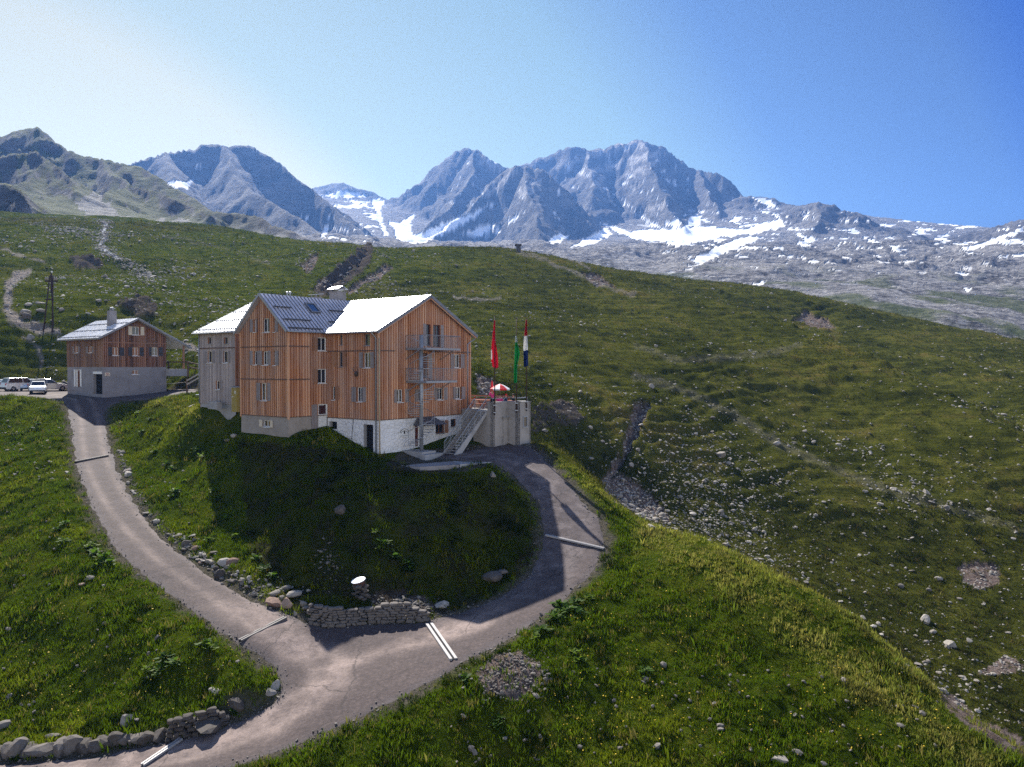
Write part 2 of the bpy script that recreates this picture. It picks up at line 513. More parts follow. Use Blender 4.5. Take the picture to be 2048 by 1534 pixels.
def px_line(px, py, pts, wob=0.0, seed=0):
    """distance in photograph pixels to a line of points"""
    P = np.array(pts, float)
    q = _near(px, py, pts, 40)
    out = np.full(px.shape, 1e9)
    x0 = px[q]; y0 = py[q]
    x = x0 + wob * noise2(x0 * .05, y0 * .05, seed); y = y0 + wob * noise2(x0 * .05, y0 * .05, seed + 1)
    best = np.full(x.shape, 1e9)
    for a, b in zip(P[:-1], P[1:]):
        d = b - a; L2 = (d ** 2).sum() + 1e-9
        t = np.clip(((x - a[0]) * d[0] + (y - a[1]) * d[1]) / L2, 0, 1)
        best = np.minimum(best, np.hypot(x - a[0] - t * d[0], y - a[1] - t * d[1]))
    out[q] = best
    return out

def px_poly(px, py, pts, wob=3.0, seed=0, f=.06):
    """1 inside an outline given in photograph pixels, with a ragged edge"""
    q = _near(px, py, pts, 30)
    out = np.zeros(px.shape)
    x0 = px[q]; y0 = py[q]
    x = x0 + wob * fbm(x0 * f, y0 * f, 3, seed); y = y0 + wob * .7 * fbm(x0 * f, y0 * f, 3, seed + 5)
    P = np.array(pts, float); Q = np.roll(P, -1, 0)
    c = np.zeros(x.shape, int)
    for a, b in zip(P, Q):
        c += ((a[1] > y) != (b[1] > y)) & (x < (b[0] - a[0]) * (y - a[1]) / (b[1] - a[1] + 1e-12) + a[0])
    out[q] = c % 2
    return out

# footpaths, scars and gullies on the ground: pixels and half width
PATHS = [
 ([(55,545),(30,556),(18,572),(15,595),(12,618),(30,640),(60,652),(85,658),(112,663)], 10, 1.0),
 ([(50,676),(65,685),(78,697),(84,712),(82,735)], 4, .7),
 ([(365,690),(385,697),(402,702)], 6, 1.0),
 ([(1035,503),(1075,515),(1110,528),(1150,545),(1185,562),(1225,576),(1270,590)], 4, .45),
 ([(1270,752),(1320,765),(1390,790),(1470,830),(1560,890),(1650,930),(1760,975),(1900,1015),(2048,1060)], 9, .22),
 ([(1270,690),(1350,720),(1450,715),(1540,705),(1600,690)], 7, .18),
 ([(1120,512),(1150,520),(1180,536)], 4, .6),
 ([(905,594),(960,600),(1000,597)], 3, .5),
 ([(0,495),(40,510),(90,523)], 3, .7),
 ([(330,470),(470,500),(540,530)], 2, .25),
]
STREAM = [(207,444),(212,452),(205,465),(210,475),(199,489),(204,498),(222,508),(236,518)]
SCARS = [
 [(640,560),(690,535),(720,512),(735,498),(722,520),(700,540),(660,566),(625,585),(628,570)],
 [(700,565),(735,545),(775,525),(785,535),(760,552),(735,562),(700,582),(690,580)],
 [(600,530),(620,512),(640,505),(632,525),(612,545)],
 [(1268,802),(1284,796),(1302,806),(1296,822),(1280,850),(1256,900),(1222,955),(1208,962),(1238,905),(1258,850)],
 [(1198,960),(1240,940),(1300,985),(1345,1040),(1330,1050),(1270,1030),(1215,990)],
 [(1585,640),(1610,620),(1650,632),(1672,655),(1640,655)],
 [(1915,1135),(1960,1118),(2000,1130),(2000,1165),(1960,1180),(1925,1160)],
 [(1875,1385),(1910,1390),(1960,1440),(2048,1475),(2048,1520),(1970,1480),(1900,1425)],
 [(1950,1350),(2010,1310),(2048,1325),(2048,1345),(2000,1350)],
 [(1160,540),(1200,548),(1235,575),(1190,570)],
 [(950,1350),(985,1310),(1040,1300),(1085,1330),(1075,1375),(1030,1400),(975,1385)],
 [(735,1190),(790,1175),(850,1195),(880,1215),(850,1235),(760,1232)],
 [(950,745),(990,755),(985,790),(955,790)],
]
DARKBANK = [
 [(1062,815),(1100,808),(1150,812),(1170,835),(1155,855),(1110,850),(1065,865)],
 [(628,585),(660,548),(690,520),(715,500),(738,489),(746,500),(738,520),(716,545),(690,562),(660,580),(640,592)],
 [(235,605),(275,590),(310,610),(318,630),(295,640),(255,625)],
 [(135,520),(175,512),(205,525),(200,540),(150,535)],
]

def ground_attrs(X, Y, Z):
    px, py = project(X, Y, Z)
    path = np.zeros(X.shape)
    for i, (pts, w, st) in enumerate(PATHS):
        d = px_line(px, py, pts, 6, 400 + i)
        path = np.maximum(path, st * (1 - smooth(w * .5, w * 1.3, d)))
    scar = np.zeros(X.shape)
    for i, p in enumerate(SCARS):
        scar = np.maximum(scar, px_poly(px, py, p, 6, 430 + i))
    bank = np.zeros(X.shape)
    for i, p in enumerate(DARKBANK):
        bank = np.maximum(bank, px_poly(px, py, p, 6, 470 + i))
    soil_shade = px_poly(px, py, [(470,880),(600,890),(760,915),(900,945),(1000,950),(1060,1010),(1080,1080),(1040,1150),(950,1210),(840,1240),(640,1240),(560,1200),(500,1090)], 10, 497) * (.45 + .55 * smooth(-.4, .5, fbm(X * .5, Y * .5, 3, 498)))  # brown soil, with the lodge's shade also darkened into its colour
    stream = 1 - smooth(1.5, 3.5, px_line(px, py, STREAM, 3, 490))
    sd = road_sd(X.ravel(), Y.ravel()).reshape(X.shape)
    verge = 1 - smooth(0.1, 1.1, sd + 0.5 * noise2(X * .9, Y * .9, 77))
    forecourt = px_poly(px, py, [(800,905),(870,898),(1000,885),(1068,890),(1040,915),(985,930),(920,945),(800,945),(770,930)], 2, 495)
    forecourt = forecourt * (1 - smooth(66, 68, Y))
    return dict(path=path, scar=scar, bank=bank, soil_shade=soil_shade, stream=stream, verge=np.maximum(verge, forecourt), sd=sd)

def band_z(X, Y, A):
    """relief that goes with the scars: eroded hollows and crags"""
    z = -0.9 * A['scar'] * smooth(80, 120, Y) + A['bank'] * 1.4 * (0.4 + noise2(X * .25, Y * .25, 55)) * smooth(80, 120, Y)
    # the steep-sided landslip high on the slope and the one across the gully: a sharp left lip, a floor that rises to the right
    for lip, depth, reach in (([(740, 487), (712, 503), (685, 525), (655, 553), (625, 588)], 3.0, 30.0), ([(1284, 794), (1268, 806), (1258, 850), (1236, 905), (1208, 962)], 1.3, 18.0)):
        px, py = project(X, Y, LANDZ)
        P = np.array(lip, float); best = np.full(X.shape, 1e9); sg = np.zeros(X.shape); t_all = np.zeros(X.shape)
        for i, (a, b) in enumerate(zip(P[:-1], P[1:])):
            d = b - a; L2 = (d ** 2).sum(); t = np.clip(((px - a[0]) * d[0] + (py - a[1]) * d[1]) / L2, 0, 1)
            ex = px - a[0] - t * d[0]; ey = py - a[1] - t * d[1]; e = np.hypot(ex, ey); m = e < best
            best = np.where(m, e, best); sg = np.where(m, np.sign(d[1] * ex - d[0] * ey), sg); t_all = np.where(m, (i + t) / (len(P) - 1), t_all)
        side = sg > 0 
        z = z - depth * side * smooth(0, 11, best) * np.exp(-best / reach) * smooth(-.02, .15, t_all) * (1 - smooth(.8, 1.0, t_all)) * (best < 4 * reach) * (Y < 320)
    return z

rows = np.concatenate([np.linspace(6, 24, 12)[:-1], np.geomspace(24, 400, 640)])
GX, GY = polar(-0.95, 0.95, 1000, rows)
GZ = ground_z(GX, GY)
GA = ground_attrs(GX, GY, GZ)
LANDZ = GZ.copy()
GZ = GZ + band_z(GX, GY, GA)

_CR = np.array([((px - 1024) / FPX, d) for px, py, d in [(1040, 0, 64), (1075, 0, 61.2), (1140, 0, 58), (1200, 0, 55), (1300, 0, 52), (1400, 0, 48.7), (1500, 0, 45.7), (1600, 0, 43.2), (1700, 0, 41), (1800, 0, 38.4), (1900, 0, 36), (2048, 0, 33.6), (2200, 0, 31.6), (2500, 0, 29)]])
def far_weight(X, Y):
    """0 on the turf of the near spur and round the huts, 1 on the big hillside beyond the gully"""
    u = X / Y
    beyond = smooth(1.0, 4.0, Y - np.interp(u, _CR[:, 0], _CR[:, 1])) * (u > .012)
    return np.maximum(smooth(64, 100, Y), beyond)

def lush_weight(X, Y):
    return (1 - smooth(-45, 15, X)) * smooth(-.6, .3, fbm(X * .02, Y * .02, 3, 88) + .25)

def ground_material():
    k = NT('alpine_turf')
    g = k.coord()
    big = k.noise(g, 0.05, 4); mid = k.noise(g, 0.35, 5, .6); fine = k.noise(g, 3.0, 6, .7); vfine = k.noise(g, 14.0, 4, .7)
    d = k.attr('dist')                                   # 0 by the house, 1 on the far hillside
    lush = k.attr('lush')
    nearc = k.ramp(mid, [(.30, (.034, .058, .005)), (.48, (.060, .088, .007)), (.62, (.092, .112, .010)), (.75, (.13, .118, .020))])
    farc = k.ramp(k.math('ADD', k.math('MULTIPLY', big, .55), k.math('MULTIPLY', mid, .5)), [(.36, (.025, .029, .006)), (.48, (.060, .066, .011)), (.57, (.102, .104, .017)), (.68, (.150, .120, .030))])
    farc = k.mix(k.math('MULTIPLY', lush, .6), farc, k.ramp(mid, [(.34, (.040, .058, .007)), (.52, (.088, .112, .011)), (.68, (.14, .14, .02))]))
    c = k.mix(d, nearc, farc)
    c = k.mix(k.math('MULTIPLY', k.ramp(fine, [(.35, (0, 0, 0)), (.65, (1, 1, 1))]), .55), c, k.mix(.62, c, (.012, .018, .006)))
    # bare earth and small stones showing through the turf of the hillside
    stony = k.math('MULTIPLY', k.ramp(vfine, [(.60, (0, 0, 0)), (.68, (1, 1, 1))]), k.math('MULTIPLY', d, k.ramp(big, [(.40, (0, 0, 0)), (.62, (.8, .8, .8))])))
    c = k.mix(stony, c, (.19, .165, .145))
    dirt = k.ramp(k.noise(g, 1.6, 6, .7), [(.3, (.075, .053, .044)), (.5, (.17, .128, .108)), (.7, (.30, .245, .22))])
    c = k.mix(k.math('MULTIPLY', k.attr('scar'), k.ramp(k.noise(g, .8, 6, .75), [(.30, (.1, .1, .1)), (.46, (1, 1, 1))])), c, dirt)
    c = k.mix(k.math('MULTIPLY', k.attr('verge'), .85), c, k.ramp(fine, [(.3, (.07, .058, .047)), (.7, (.17, .145, .125))]))
    c = k.mix(k.math('MULTIPLY', k.attr('path'), k.ramp(fine, [(.25, (.55, .55, .55)), (.5, (1, 1, 1))])), c, k.ramp(fine, [(.3, (.17, .14, .12)), (.7, (.34, .30, .27))]))
    c = k.mix(k.math('MULTIPLY', k.attr('soil_shade'), .8), c, k.ramp(fine, [(.32, (.016, .015, .010)), (.55, (.040, .034, .022)), (.72, (.085, .068, .050))]))  # soil tone, kept darker to carry the lodge's shade
    c = k.mix(k.attr('bank'), c, k.ramp(fine, [(.35, (.045, .038, .030)), (.65, (.135, .112, .092))]))
    c = k.mix(k.attr('stream'), c, (.62, .64, .66))
    k.col(c)
    k.set(Roughness=0.95)
    k.b.inputs['Specular IOR Level'].default_value = 0.0
    h = k.math('ADD', k.math('MULTIPLY', fine, 1.0), k.math('MULTIPLY', vfine, .35))
    steps = k.noise(k.coord((.10, .10, 1.5)), 1.0, 4, .6)
    h = k.math('ADD', h, k.math('MULTIPLY', steps, k.math('MULTIPLY', d, 2.2)))
    k.bump(h, 1.0, 0.45)
    return k.m

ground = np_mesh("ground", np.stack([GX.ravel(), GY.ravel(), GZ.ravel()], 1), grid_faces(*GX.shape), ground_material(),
                 attrs=dict(path=GA['path'], scar=GA['scar'], bank=GA['bank'], soil_shade=GA['soil_shade'], stream=GA['stream'], verge=GA['verge'], dist=far_weight(GX, GY), lush=lush_weight(GX, GY)))
tag(ground, kind='structure')

# ------------------------------------------------------------------ the road
def build_road():
    st = 0.14
    x0, x1, y0, y1 = EDGE[:, 0].min(), EDGE[:, 0].max(), EDGE[:, 1].min(), EDGE[:, 1].max()
    x0 = max(x0, -70)
    xs = np.arange(x0, x1 + st, st); ys = np.arange(y0, y1 + st, st)
    X, Y = np.meshgrid(xs, ys)
    sd = (road_sd(X, Y) + edge_jitter(X.ravel(), Y.ravel())).reshape(X.shape) - 0.30
    nr, nc = X.shape
    F = grid_faces(nr, nc)
    keep = (sd.ravel()[F] < 0).any(1)
    F = F[keep]
    used = np.unique(F)
    gy, gx = np.gradient(sd, st)
    gl = np.hypot(gx, gy) + 1e-6
    out = np.maximum(sd, 0)
    X = X - np.clip(out * gx / gl, -st * 2, st * 2); Y = Y - np.clip(out * gy / gl, -st * 2, st * 2)
    mp = np.full(nr * nc, -1); mp[used] = np.arange(len(used))
    x = X.ravel()[used]; y = Y.ravel()[used]; s = sd.ravel()[used] + 0.30
    z = ROADZ(x, y)
    # wheel ruts of the left track, patched tarmac on the right one
    dA = np.full(len(x), 9.0); dB = np.full(len(x), 9.0)
    for i in range(0, len(x), 20000):
        q = slice(i, i + 20000)
        dA[q] = np.sqrt((x[q, None] - RA[None, :, 0]) ** 2 + (y[q, None] - RA[None, :, 1]) ** 2).min(1)
        dB[q] = np.sqrt((x[q, None] - RB[None, :, 0]) ** 2 + (y[q, None] - RB[None, :, 1]) ** 2).min(1)
    rut = np.exp(-((dA - .78) / .28) ** 2) * (0.6 + .5 * noise2(x * .4, y * .4, 12))
    tar = (1 - smooth(1.2, 2.2, dB + .5 * noise2(x * .5, y * .5, 14))) * smooth(41.5, 45, y) * (x > -5)
    wear = (1 - smooth(.1, 1.9, np.minimum(dA, dB + .2) + .7 * noise2(x * .35, y * .35, 17))) * (1 - smooth(41, 47, y))
    z = z + 0.02 * fbm(x * .8, y * .8, 3, 15) - 0.035 * rut + 0.02 - 0.05 * smooth(-.45, 0, s) - 0.22 * smooth(.02, .30, s)
    return np_mesh("road", np.stack([x, y, z], 1), mp[F], road_material(), attrs=dict(rut=np.clip(rut, 0, 1), tar=tar, wear=wear, edge=smooth(-.6, .05, s)))

def road_material():
    k = NT('gravel_road')
    g = k.coord()
    big = k.noise(g, .5, 4); fine = k.noise(g, 6, 6, .75); vf = k.noise(g, 28, 3, .7)
    c = k.ramp(fine, [(.28, (.038, .028, .027)), (.5, (.072, .053, .050)), (.72, (.130, .097, .088))])
    c = k.mix(k.math('MULTIPLY', k.attr('rut'), .95), c, k.ramp(fine, [(.3, (.155, .117, .101)), (.7, (.262, .203, .175))]))
    c = k.mix(k.math('MULTIPLY', k.attr('wear'), k.ramp(big, [(.36, (.15, .15, .15)), (.58, (1, 1, 1))])), c, k.ramp(fine, [(.3, (.195, .145, .124)), (.7, (.335, .258, .225))]))
    # old tarmac broken into plates
    vo = k.n('ShaderNodeTexVoronoi', feature='DISTANCE_TO_EDGE', Scale=.95)
    wob = k.n('ShaderNodeVectorMath', operation='ADD')
    nz = k.n('ShaderNodeTexNoise', Scale=1.3, Detail=4.0)
    k.l(g, nz.inputs['Vector'])
    k.l(g, wob.inputs[0]); k.l(nz.outputs['Color'], wob.inputs[1]); k.l(wob.outputs[0], vo.inputs['Vector'])
    crack = k.ramp(vo.outputs['Distance'], [(.008, (1, 1, 1)), (.022, (0, 0, 0))])
    tarc = k.ramp(k.noise(g, 1.1, 5, .6), [(.35, (.075, .059, .058)), (.5, (.115, .092, .088)), (.65, (.165, .135, .128))])
    tarc = k.mix(k.math('MULTIPLY', crack, k.ramp(k.noise(g, .35, 3), [(.40, (0, 0, 0)), (.56, (.9, .9, .9))])), tarc, (.03, .026, .026))
    c = k.mix(k.math('MULTIPLY', k.attr('tar'), k.ramp(big, [(.36, (.2, .2, .2)), (.5, (1, 1, 1))])), c, tarc)
    c = k.mix(k.math('MULTIPLY', k.attr('edge'), .6), c, k.ramp(vf, [(.35, (.06, .05, .05)), (.65, (.17, .145, .14))]))
    stone = k.ramp(vf, [(.66, (0, 0, 0)), (.70, (1, 1, 1))])
    c = k.mix(k.math('MULTIPLY', stone, .5), c, (.25, .22, .205))
    pit = k.noise(g, 1.7, 5, .7)
    c = k.mix(k.ramp(pit, [(.52, (0, 0, 0)), (.68, (.55, .55, .55))]), c, (.060, .046, .045))
    vo2 = k.n('ShaderNodeTexVoronoi', feature='DISTANCE_TO_EDGE', Scale=.16)
    k.l(wob.outputs[0], vo2.inputs['Vector'])
    c = k.mix(k.math('MULTIPLY', k.ramp(vo2.outputs['Distance'], [(.002, (1, 1, 1)), (.007, (0, 0, 0))]), .7), c, (.035, .028, .027))
    k.col(c); k.set(Roughness=.88)
    k.bump(k.math('ADD', fine, k.math('MULTIPLY', vf, .5)), .65, .05)
    return k.m

road = build_road()
tag(road, kind='structure')
# ------------------------------------------------------------------ the mountains
FAR_BASE = [(-300,400,500),(-100,405,470),(60,418,450),(200,428,470),(330,438,500),(440,462,560),(540,478,700),(650,478,1100),(800,488,1300),(900,490,1250),(1000,492,1100),(1200,510,900),(1400,560,640),(1600,590,520),(1800,650,440),(2048,700,400),(2300,740,400),
 (0,385,620),(200,408,600),(400,440,800),(600,480,1500),(700,430,2000),(760,400,3000),(650,390,2900),(700,470,1600),(850,485,1700),(850,470,2100),(1000,476,1700),(1200,472,1700),(1300,462,2000),(1450,456,2000),(1550,430,2150),(1600,415,2300),(1500,400,2700),
 (1400,500,1150),(1600,500,1050),(1600,540,760),(1800,560,640),(1800,500,1050),(1900,488,1500),(2048,600,560),(2048,540,800),(2048,490,1200),(1700,445,1900),(1800,468,1900),(1890,482,1900),(2300,600,560),(2300,480,1300),(2200,440,1800),
 (1200,490,1250),(1900,640,440),(1700,600,500),(1500,540,720),(1300,500,1000)]
FAR_BACK = [(-200,300,3600),(400,420,3600),(760,440,4200),(1100,460,4400),(1500,470,4400),(1890,530,3600),(2200,560,3600),(2500,560,2600),(-500,330,1500),(760,470,5600),(1900,600,5600),(0,450,5600)]
FARLAND = TPS([tuple(at(*p)) for p in FAR_BASE + FAR_BACK], lam=1e-4)
_far_ctrl_min = 400

# ridge lines: list of (px, py, depth), slope to the near side, slope to the far side, roughness
RIDGES = [
 # grassy shoulder at the left edge with its crags
 ([(-320,235,900),(-120,262,850),(0,272,800),(28,262,800),(70,254,800),(95,275,800),(130,301,780),(200,318,760),(270,331,740),(330,365,700),(395,410,640),(430,432,600)], .8,.9,7),
 ([(-200,300,640),(-60,318,640),(0,312,640),(60,300,630),(95,322,600),(120,345,570),(150,380,540),(158,405,520)], 1.7,1.0,6),
 ([(95,322,600),(60,360,560),(20,395,520)], 1.5,.9,4),
 ([(-150,372,420),(-40,378,410),(10,372,405),(40,392,395),(62,425,385)], 1.8,1.0,4),
 ([(200,318,760),(225,345,700),(240,360,660),(262,372,620),(300,385,590),(340,398,570),(400,430,540),(420,436,520)], 1.7,1.0,6),
 ([(262,372,620),(225,395,560),(215,410,540)], 1.6,.9,4),
 ([(360,452,560),(420,436,560),(470,430,560),(510,436,550),(545,458,530),(580,478,510)], 1.2,.8,4),
 # broad flat-topped mountain
 ([(120,345,1700),(200,340,1700),(270,326,1750),(330,303,1800),(385,297,1850),(400,291,1850),(450,289,1850),(505,290,1850),(530,305,1830),(560,326,1800),(590,352,1780),(620,376,1740),(650,398,1700),(690,432,1620),(720,470,1500)], 1.25,.9,16),
 ([(450,289,1850),(470,350,1600),(500,385,1450),(560,410,1350),(600,440,1250),(640,475,1150)], 1.2,.9,12),
 ([(330,303,1800),(350,365,1500),(370,400,1250)], 1.1,.8,12),
 # far small peak over the pass
 ([(600,400,3300),(640,374,3250),(665,366,3250),(690,366,3250),(712,380,3200),(740,392,3150),(765,404,3100)], .5,.6,16),
 # the two-shouldered peak
 ([(740,412,2950),(775,400,2900),(820,382,2850),(850,356,2800),(880,324,2780),(897,308,2760),(907,300,2750),(930,297,2750),(955,296,2750),(965,306,2720),(985,318,2680),(1010,330,2650),(1045,345,2600)], 1.3,.95,22),
 ([(955,296,2750),(945,345,2500),(925,385,2350),(890,425,2200),(850,455,2050)], 1.3,1.0,18),
 # dark pyramid in front
 ([(1010,338,2350),(1030,331,2300),(1055,330,2300),(1080,336,2280),(1100,352,2250),(1115,378,2220),(1140,406,2180),(1165,432,2120),(1192,458,2050)], 1.4,1.0,18),
 ([(1010,338,2350),(985,365,2300),(955,395,2220),(925,425,2150),(890,455,2050),(850,478,1950)], 1.25,1.0,18),
 ([(1055,330,2300),(1062,385,2100),(1075,425,1950),(1080,462,1800)], 1.3,1.0,14),
 # the high massif
 ([(985,345,3000),(1040,330,3000),(1075,318,3000),(1110,302,2980),(1140,291,2960),(1155,290,2950),(1172,299,2940),(1190,296,2930),(1225,287,2920),(1262,278,2900),(1288,277,2900),(1300,284,2890),(1325,292,2880),(1350,306,2850),(1375,328,2800),(1395,338,2780),(1430,346,2720),(1450,360,2680),(1480,386,2600),(1500,404,2500),(1515,430,2350)], 1.3,1.0,24),
 ([(1288,277,2900),(1300,330,2600),(1320,380,2400),(1350,425,2200),(1370,455,2050)], 1.3,1.0,20),
 ([(1172,299,2940),(1180,350,2650),(1190,395,2450)], .9,.9,18),
 ([(1395,338,2780),(1420,390,2450),(1440,430,2250)], 1.3,1.0,18),
 # rocky skyline running out to the right
 ([(1480,396,2500),(1500,392,2480),(1540,395,2450),(1560,403,2420),(1580,412,2350),(1600,411,2250),(1620,408,2180),(1640,403,2100),(1655,410,2080),(1690,428,2050),(1720,436,2030),(1760,454,2000),(1800,462,1950),(1830,466,1920),(1860,476,1900),(1890,481,1900)], .55,.7,12),
 ([(1640,403,2100),(1640,435,1900),(1625,460,1750)], .8,.8,12),
 ([(1830,466,1920),(1780,490,1500),(1740,505,1300)], .5,.6,10),
 ([(1880,482,1950),(1930,468,1900),(1980,455,1850),(2048,437,1800),(2150,420,1800),(2400,400,1800)], .5,.7,14),
 ([(2048,437,1800),(2020,490,1300),(1990,540,950)], .45,.5,12),
]

frows = np.geomspace(330, 5200, 480)
MX, MY = polar(-0.95, 0.95, 1050, frows)

def far_z(X, Y):
    shp = X.shape
    X = X.ravel(); Y = Y.ravel()
    base = FARLAND(X, Y)
    # broken karst plateau
    amp = smooth(420, 1000, Y) * 0.8 + 0.35
    kx = X + 30 * noise2(X * .006, Y * .006, 61); ky = Y + 30 * noise2(X * .006, Y * .006, 62)
    rug = ridged(kx * .009, ky * .009, 5, 63, .55) * 6.5 * amp * (1 - .55 * smooth(1300, 1800, Y)) + fbm(kx * .0035, ky * .0035, 3, 64) * 7 * amp * (1 - .7 * smooth(1300, 1800, Y))
    z = base + rug - 7 * amp - 12 * smooth(1300, 1800, Y)
    hs = np.full(len(X), -1e9)
    WX = X + 0.006 * Y * fbm(X * 8 / Y * 4, np.log(Y) * 14, 3, 71) ; WY = Y + 0.006 * Y * fbm(X * 8 / Y * 4, np.log(Y) * 14, 3, 72)
    for k, (pts, sn, sf, rough) in enumerate(RIDGES):
        P = np.array([at(*p) for p in pts])
        mg = 900.0 if P[:, 1].mean() > 1100 else 420.0
        q = np.where((X > P[:, 0].min() - mg) & (X < P[:, 0].max() + mg) & (Y > P[:, 1].min() - mg) & (Y < P[:, 1].max() + mg))[0]
        wx, wy, Xq, Yq = WX[q], WY[q], X[q], Y[q]
        best = np.full(len(q), -1e9); dd = np.full(len(q), 1e9)
        for a, b in zip(P[:-1], P[1:]):
            d = b - a; L2 = d[0] ** 2 + d[1] ** 2
            t = np.clip(((wx - a[0]) * d[0] + (wy - a[1]) * d[1]) / L2, 0, 1)
            qx = wx - a[0] - t * d[0]; qy = wy - a[1] - t * d[1]
            dist = np.sqrt(qx * qx + qy * qy)
            sl = np.where(qy < 0, sn, sf)
            h = a[2] + t * d[2] - sl * dist * (1.0 - 0.14 * np.minimum(dist / 600.0, 1))
            m = h > best
            best = np.where(m, h, best); dd = np.where(m, dist, dd)
        nz = ridged(wx / (rough * 9.0), wy / (rough * 9.0), 5, 200 + k, .55) - 0.9
        fine = ridged(Xq / (rough * 2.2), Yq / (rough * 2.2), 4, 300 + k, .6) - 0.9
        fade = smooth(0, rough * 5, dd)
        best = best + nz * rough * 0.8 * (0.05 + 0.94 * fade) + fine * rough * 0.20 * (0.3 + 0.7 * fade)
        hs[q] = np.maximum(hs[q], best)
    # soft join of peaks and plateau (scree aprons)
    k = 14.0
    diff = hs - z
    out = np.where(diff > 0, hs, z) + k * np.exp(-np.abs(diff) / k) * 0.5
    mount = smooth(-6, 10, diff)
    return out.reshape(shp), mount.reshape(shp)

MZ, MMOUNT = far_z(MX, MY)
SNOW = [
 [(775,440),(800,446),(832,424),(820,448),(828,470),(900,442),(978,409),(945,440),(905,460),(868,478),(832,488),(795,478)],
 [(742,397),(772,399),(762,415),(766,445),(778,472),(766,470),(752,430)],
 [(918,470),(955,455),(975,450),(1003,464),(985,470),(950,474)],
 [(972,448),(985,445),(1006,464),(992,466)],
 [(1012,437),(1038,430),(1030,446),(1018,448)],
 [(1098,480),(1115,468),(1140,472),(1122,484),(1100,486)],
 [(1195,441),(1225,450),(1260,462),(1310,458),(1345,456),(1400,452),(1490,458),(1560,436),(1572,452),(1520,466),(1440,474),(1400,484),(1350,492),(1318,482),(1270,478),(1230,462)],
 [(1222,383),(1250,402),(1290,434),(1328,458),(1300,452),(1262,416)],
 [(1330,442),(1358,436),(1360,452),(1345,456),(1332,452)],
 [(1370,452),(1380,434),(1402,428),(1400,452)],
 [(1500,392),(1540,398),(1560,418),(1535,412)],[(1495,402),(1520,420),(1555,428),(1525,426)],
 [(1380,520),(1440,490),(1500,470),(1520,478),(1450,505),(1400,530)],
 [(1180,470),(1215,455),(1225,470),(1180,490),(1140,495)],
 [(332,362),(383,362),(375,378),(345,374)],[(388,336),(412,320),(405,332)],
 [(640,392),(690,380),(735,392),(700,396)],[(665,410),(735,408),(740,413),(680,418)],[(600,430),(622,434),(610,438)],[(650,452),(720,458),(690,462)],[(640,475),(652,450),(660,452),(648,478)],
 [(1930,495),(2010,470),(2048,452),(2048,462),(1990,485),(1940,500)],[(1890,487),(1960,481),(1930,490)],[(1985,515),(2048,505),(2048,512)],[(2000,490),(2048,478),(2048,488)],
 [(1505,568),(1532,560),(1525,570)],[(1530,580),(1550,576),(1545,584)],[(1910,545),(1945,548),(1925,552)],[(1925,578),(1945,572),(1935,584)],
]
PALE = [[(1110,330),(1150,312),(1195,300),(1260,283),(1300,286),(1290,296),(1230,304),(1180,318),(1120,338)],  # sunlit rock bands, their light painted in as paler colour
 [(1150,345),(1190,335),(1250,318),(1320,300),(1330,308),(1260,332),(1195,346),(1160,352)],
 [(1250,350),(1275,338),(1300,322),(1320,312),(1318,322),(1290,342),(1262,358)],
 [(1180,370),(1205,350),(1215,355),(1195,378)],[(1290,420),(1330,400),(1340,408),(1310,428)],[(1255,375),(1280,362),(1270,382)],
 [(1040,375),(1065,362),(1085,360),(1075,380),(1050,398),(1040,390)],
 [(960,390),(1000,360),(1030,335),(1035,342),(1000,375),(975,395)],[(950,300),(985,320),(1020,332),(1000,345),(960,330)]]

def far_attrs():
    px, py = project(MX, MY, MZ)
    gz_, gx_ = np.gradient(MZ, axis=0), np.gradient(MZ, axis=1)
    dY = np.gradient(MY, axis=0); dX = np.gradient(MX, axis=1)
    sx = gx_ / dX; sy = (gz_ - sx * np.gradient(MX, axis=0)) / dY
    slope = np.hypot(sx, sy)
    front = (MY < 3300)
    snow = np.zeros(MX.shape)
    for i, p in enumerate(SNOW):
        snow = np.maximum(snow, px_poly(px, py, p, 4, 520 + i, .09))
    n = fbm(px * .022, py * .11, 4, 560) + .35 * fbm(px * .12, py * .3, 3, 561)
    band = smooth(1180, 1400, px) * smooth(395, 430, py) * (1 - smooth(470, 600, py))
    band = np.maximum(band, smooth(620, 660, px) * (1 - smooth(745, 790, px)) * smooth(375, 390, py))
    patch = smooth(.74, .80, n + band * .40 - .42 * smooth(.45, .8, slope)) * band
    snow = np.maximum(snow, patch) * front
    # thin snow lying in gullies high on the rock
    hi = smooth(.93, 1.02, fbm(px * .05 + py * .03, py * .1 - px * .02, 4, 570) + .25) * (px > 900) * (px < 1520) * (py < 440)
    snow = np.maximum(snow, hi * .8)
    pale = np.zeros(MX.shape)
    for i, p in enumerate(PALE):
        pale = np.maximum(pale, px_poly(px, py, p, 7, 580 + i, .12))
    pale *= smooth(.0, .5, fbm(px * .1, py * .2, 3, 599) + .45)
    left = 1 - smooth(330, 640, px)
    gn = fbm(MX * .02, MY * .02, 4, 601)
    grass = (1 - smooth(1100, 1500, MY)) * left * smooth(1.2, .80, slope + .30 * gn)
    grass = np.maximum(grass, (1 - smooth(480, 860, MY)) * (1 - left) * smooth(.10, .5, fbm(MX * .018, MY * .012, 4, 602) + .25 - .35 * slope))
    scree = smooth(.5, .9, px_poly(px, py, [(150,400),(190,380),(235,430),(300,440),(380,440),(400,455),(220,455),(170,440)], 10, 603))
    grass = grass * (1 - .8 * scree)
    return dict(mount=MMOUNT, snow=snow, pale=pale, grass=np.clip(grass, 0, 1), scree=scree)

MA = far_attrs()

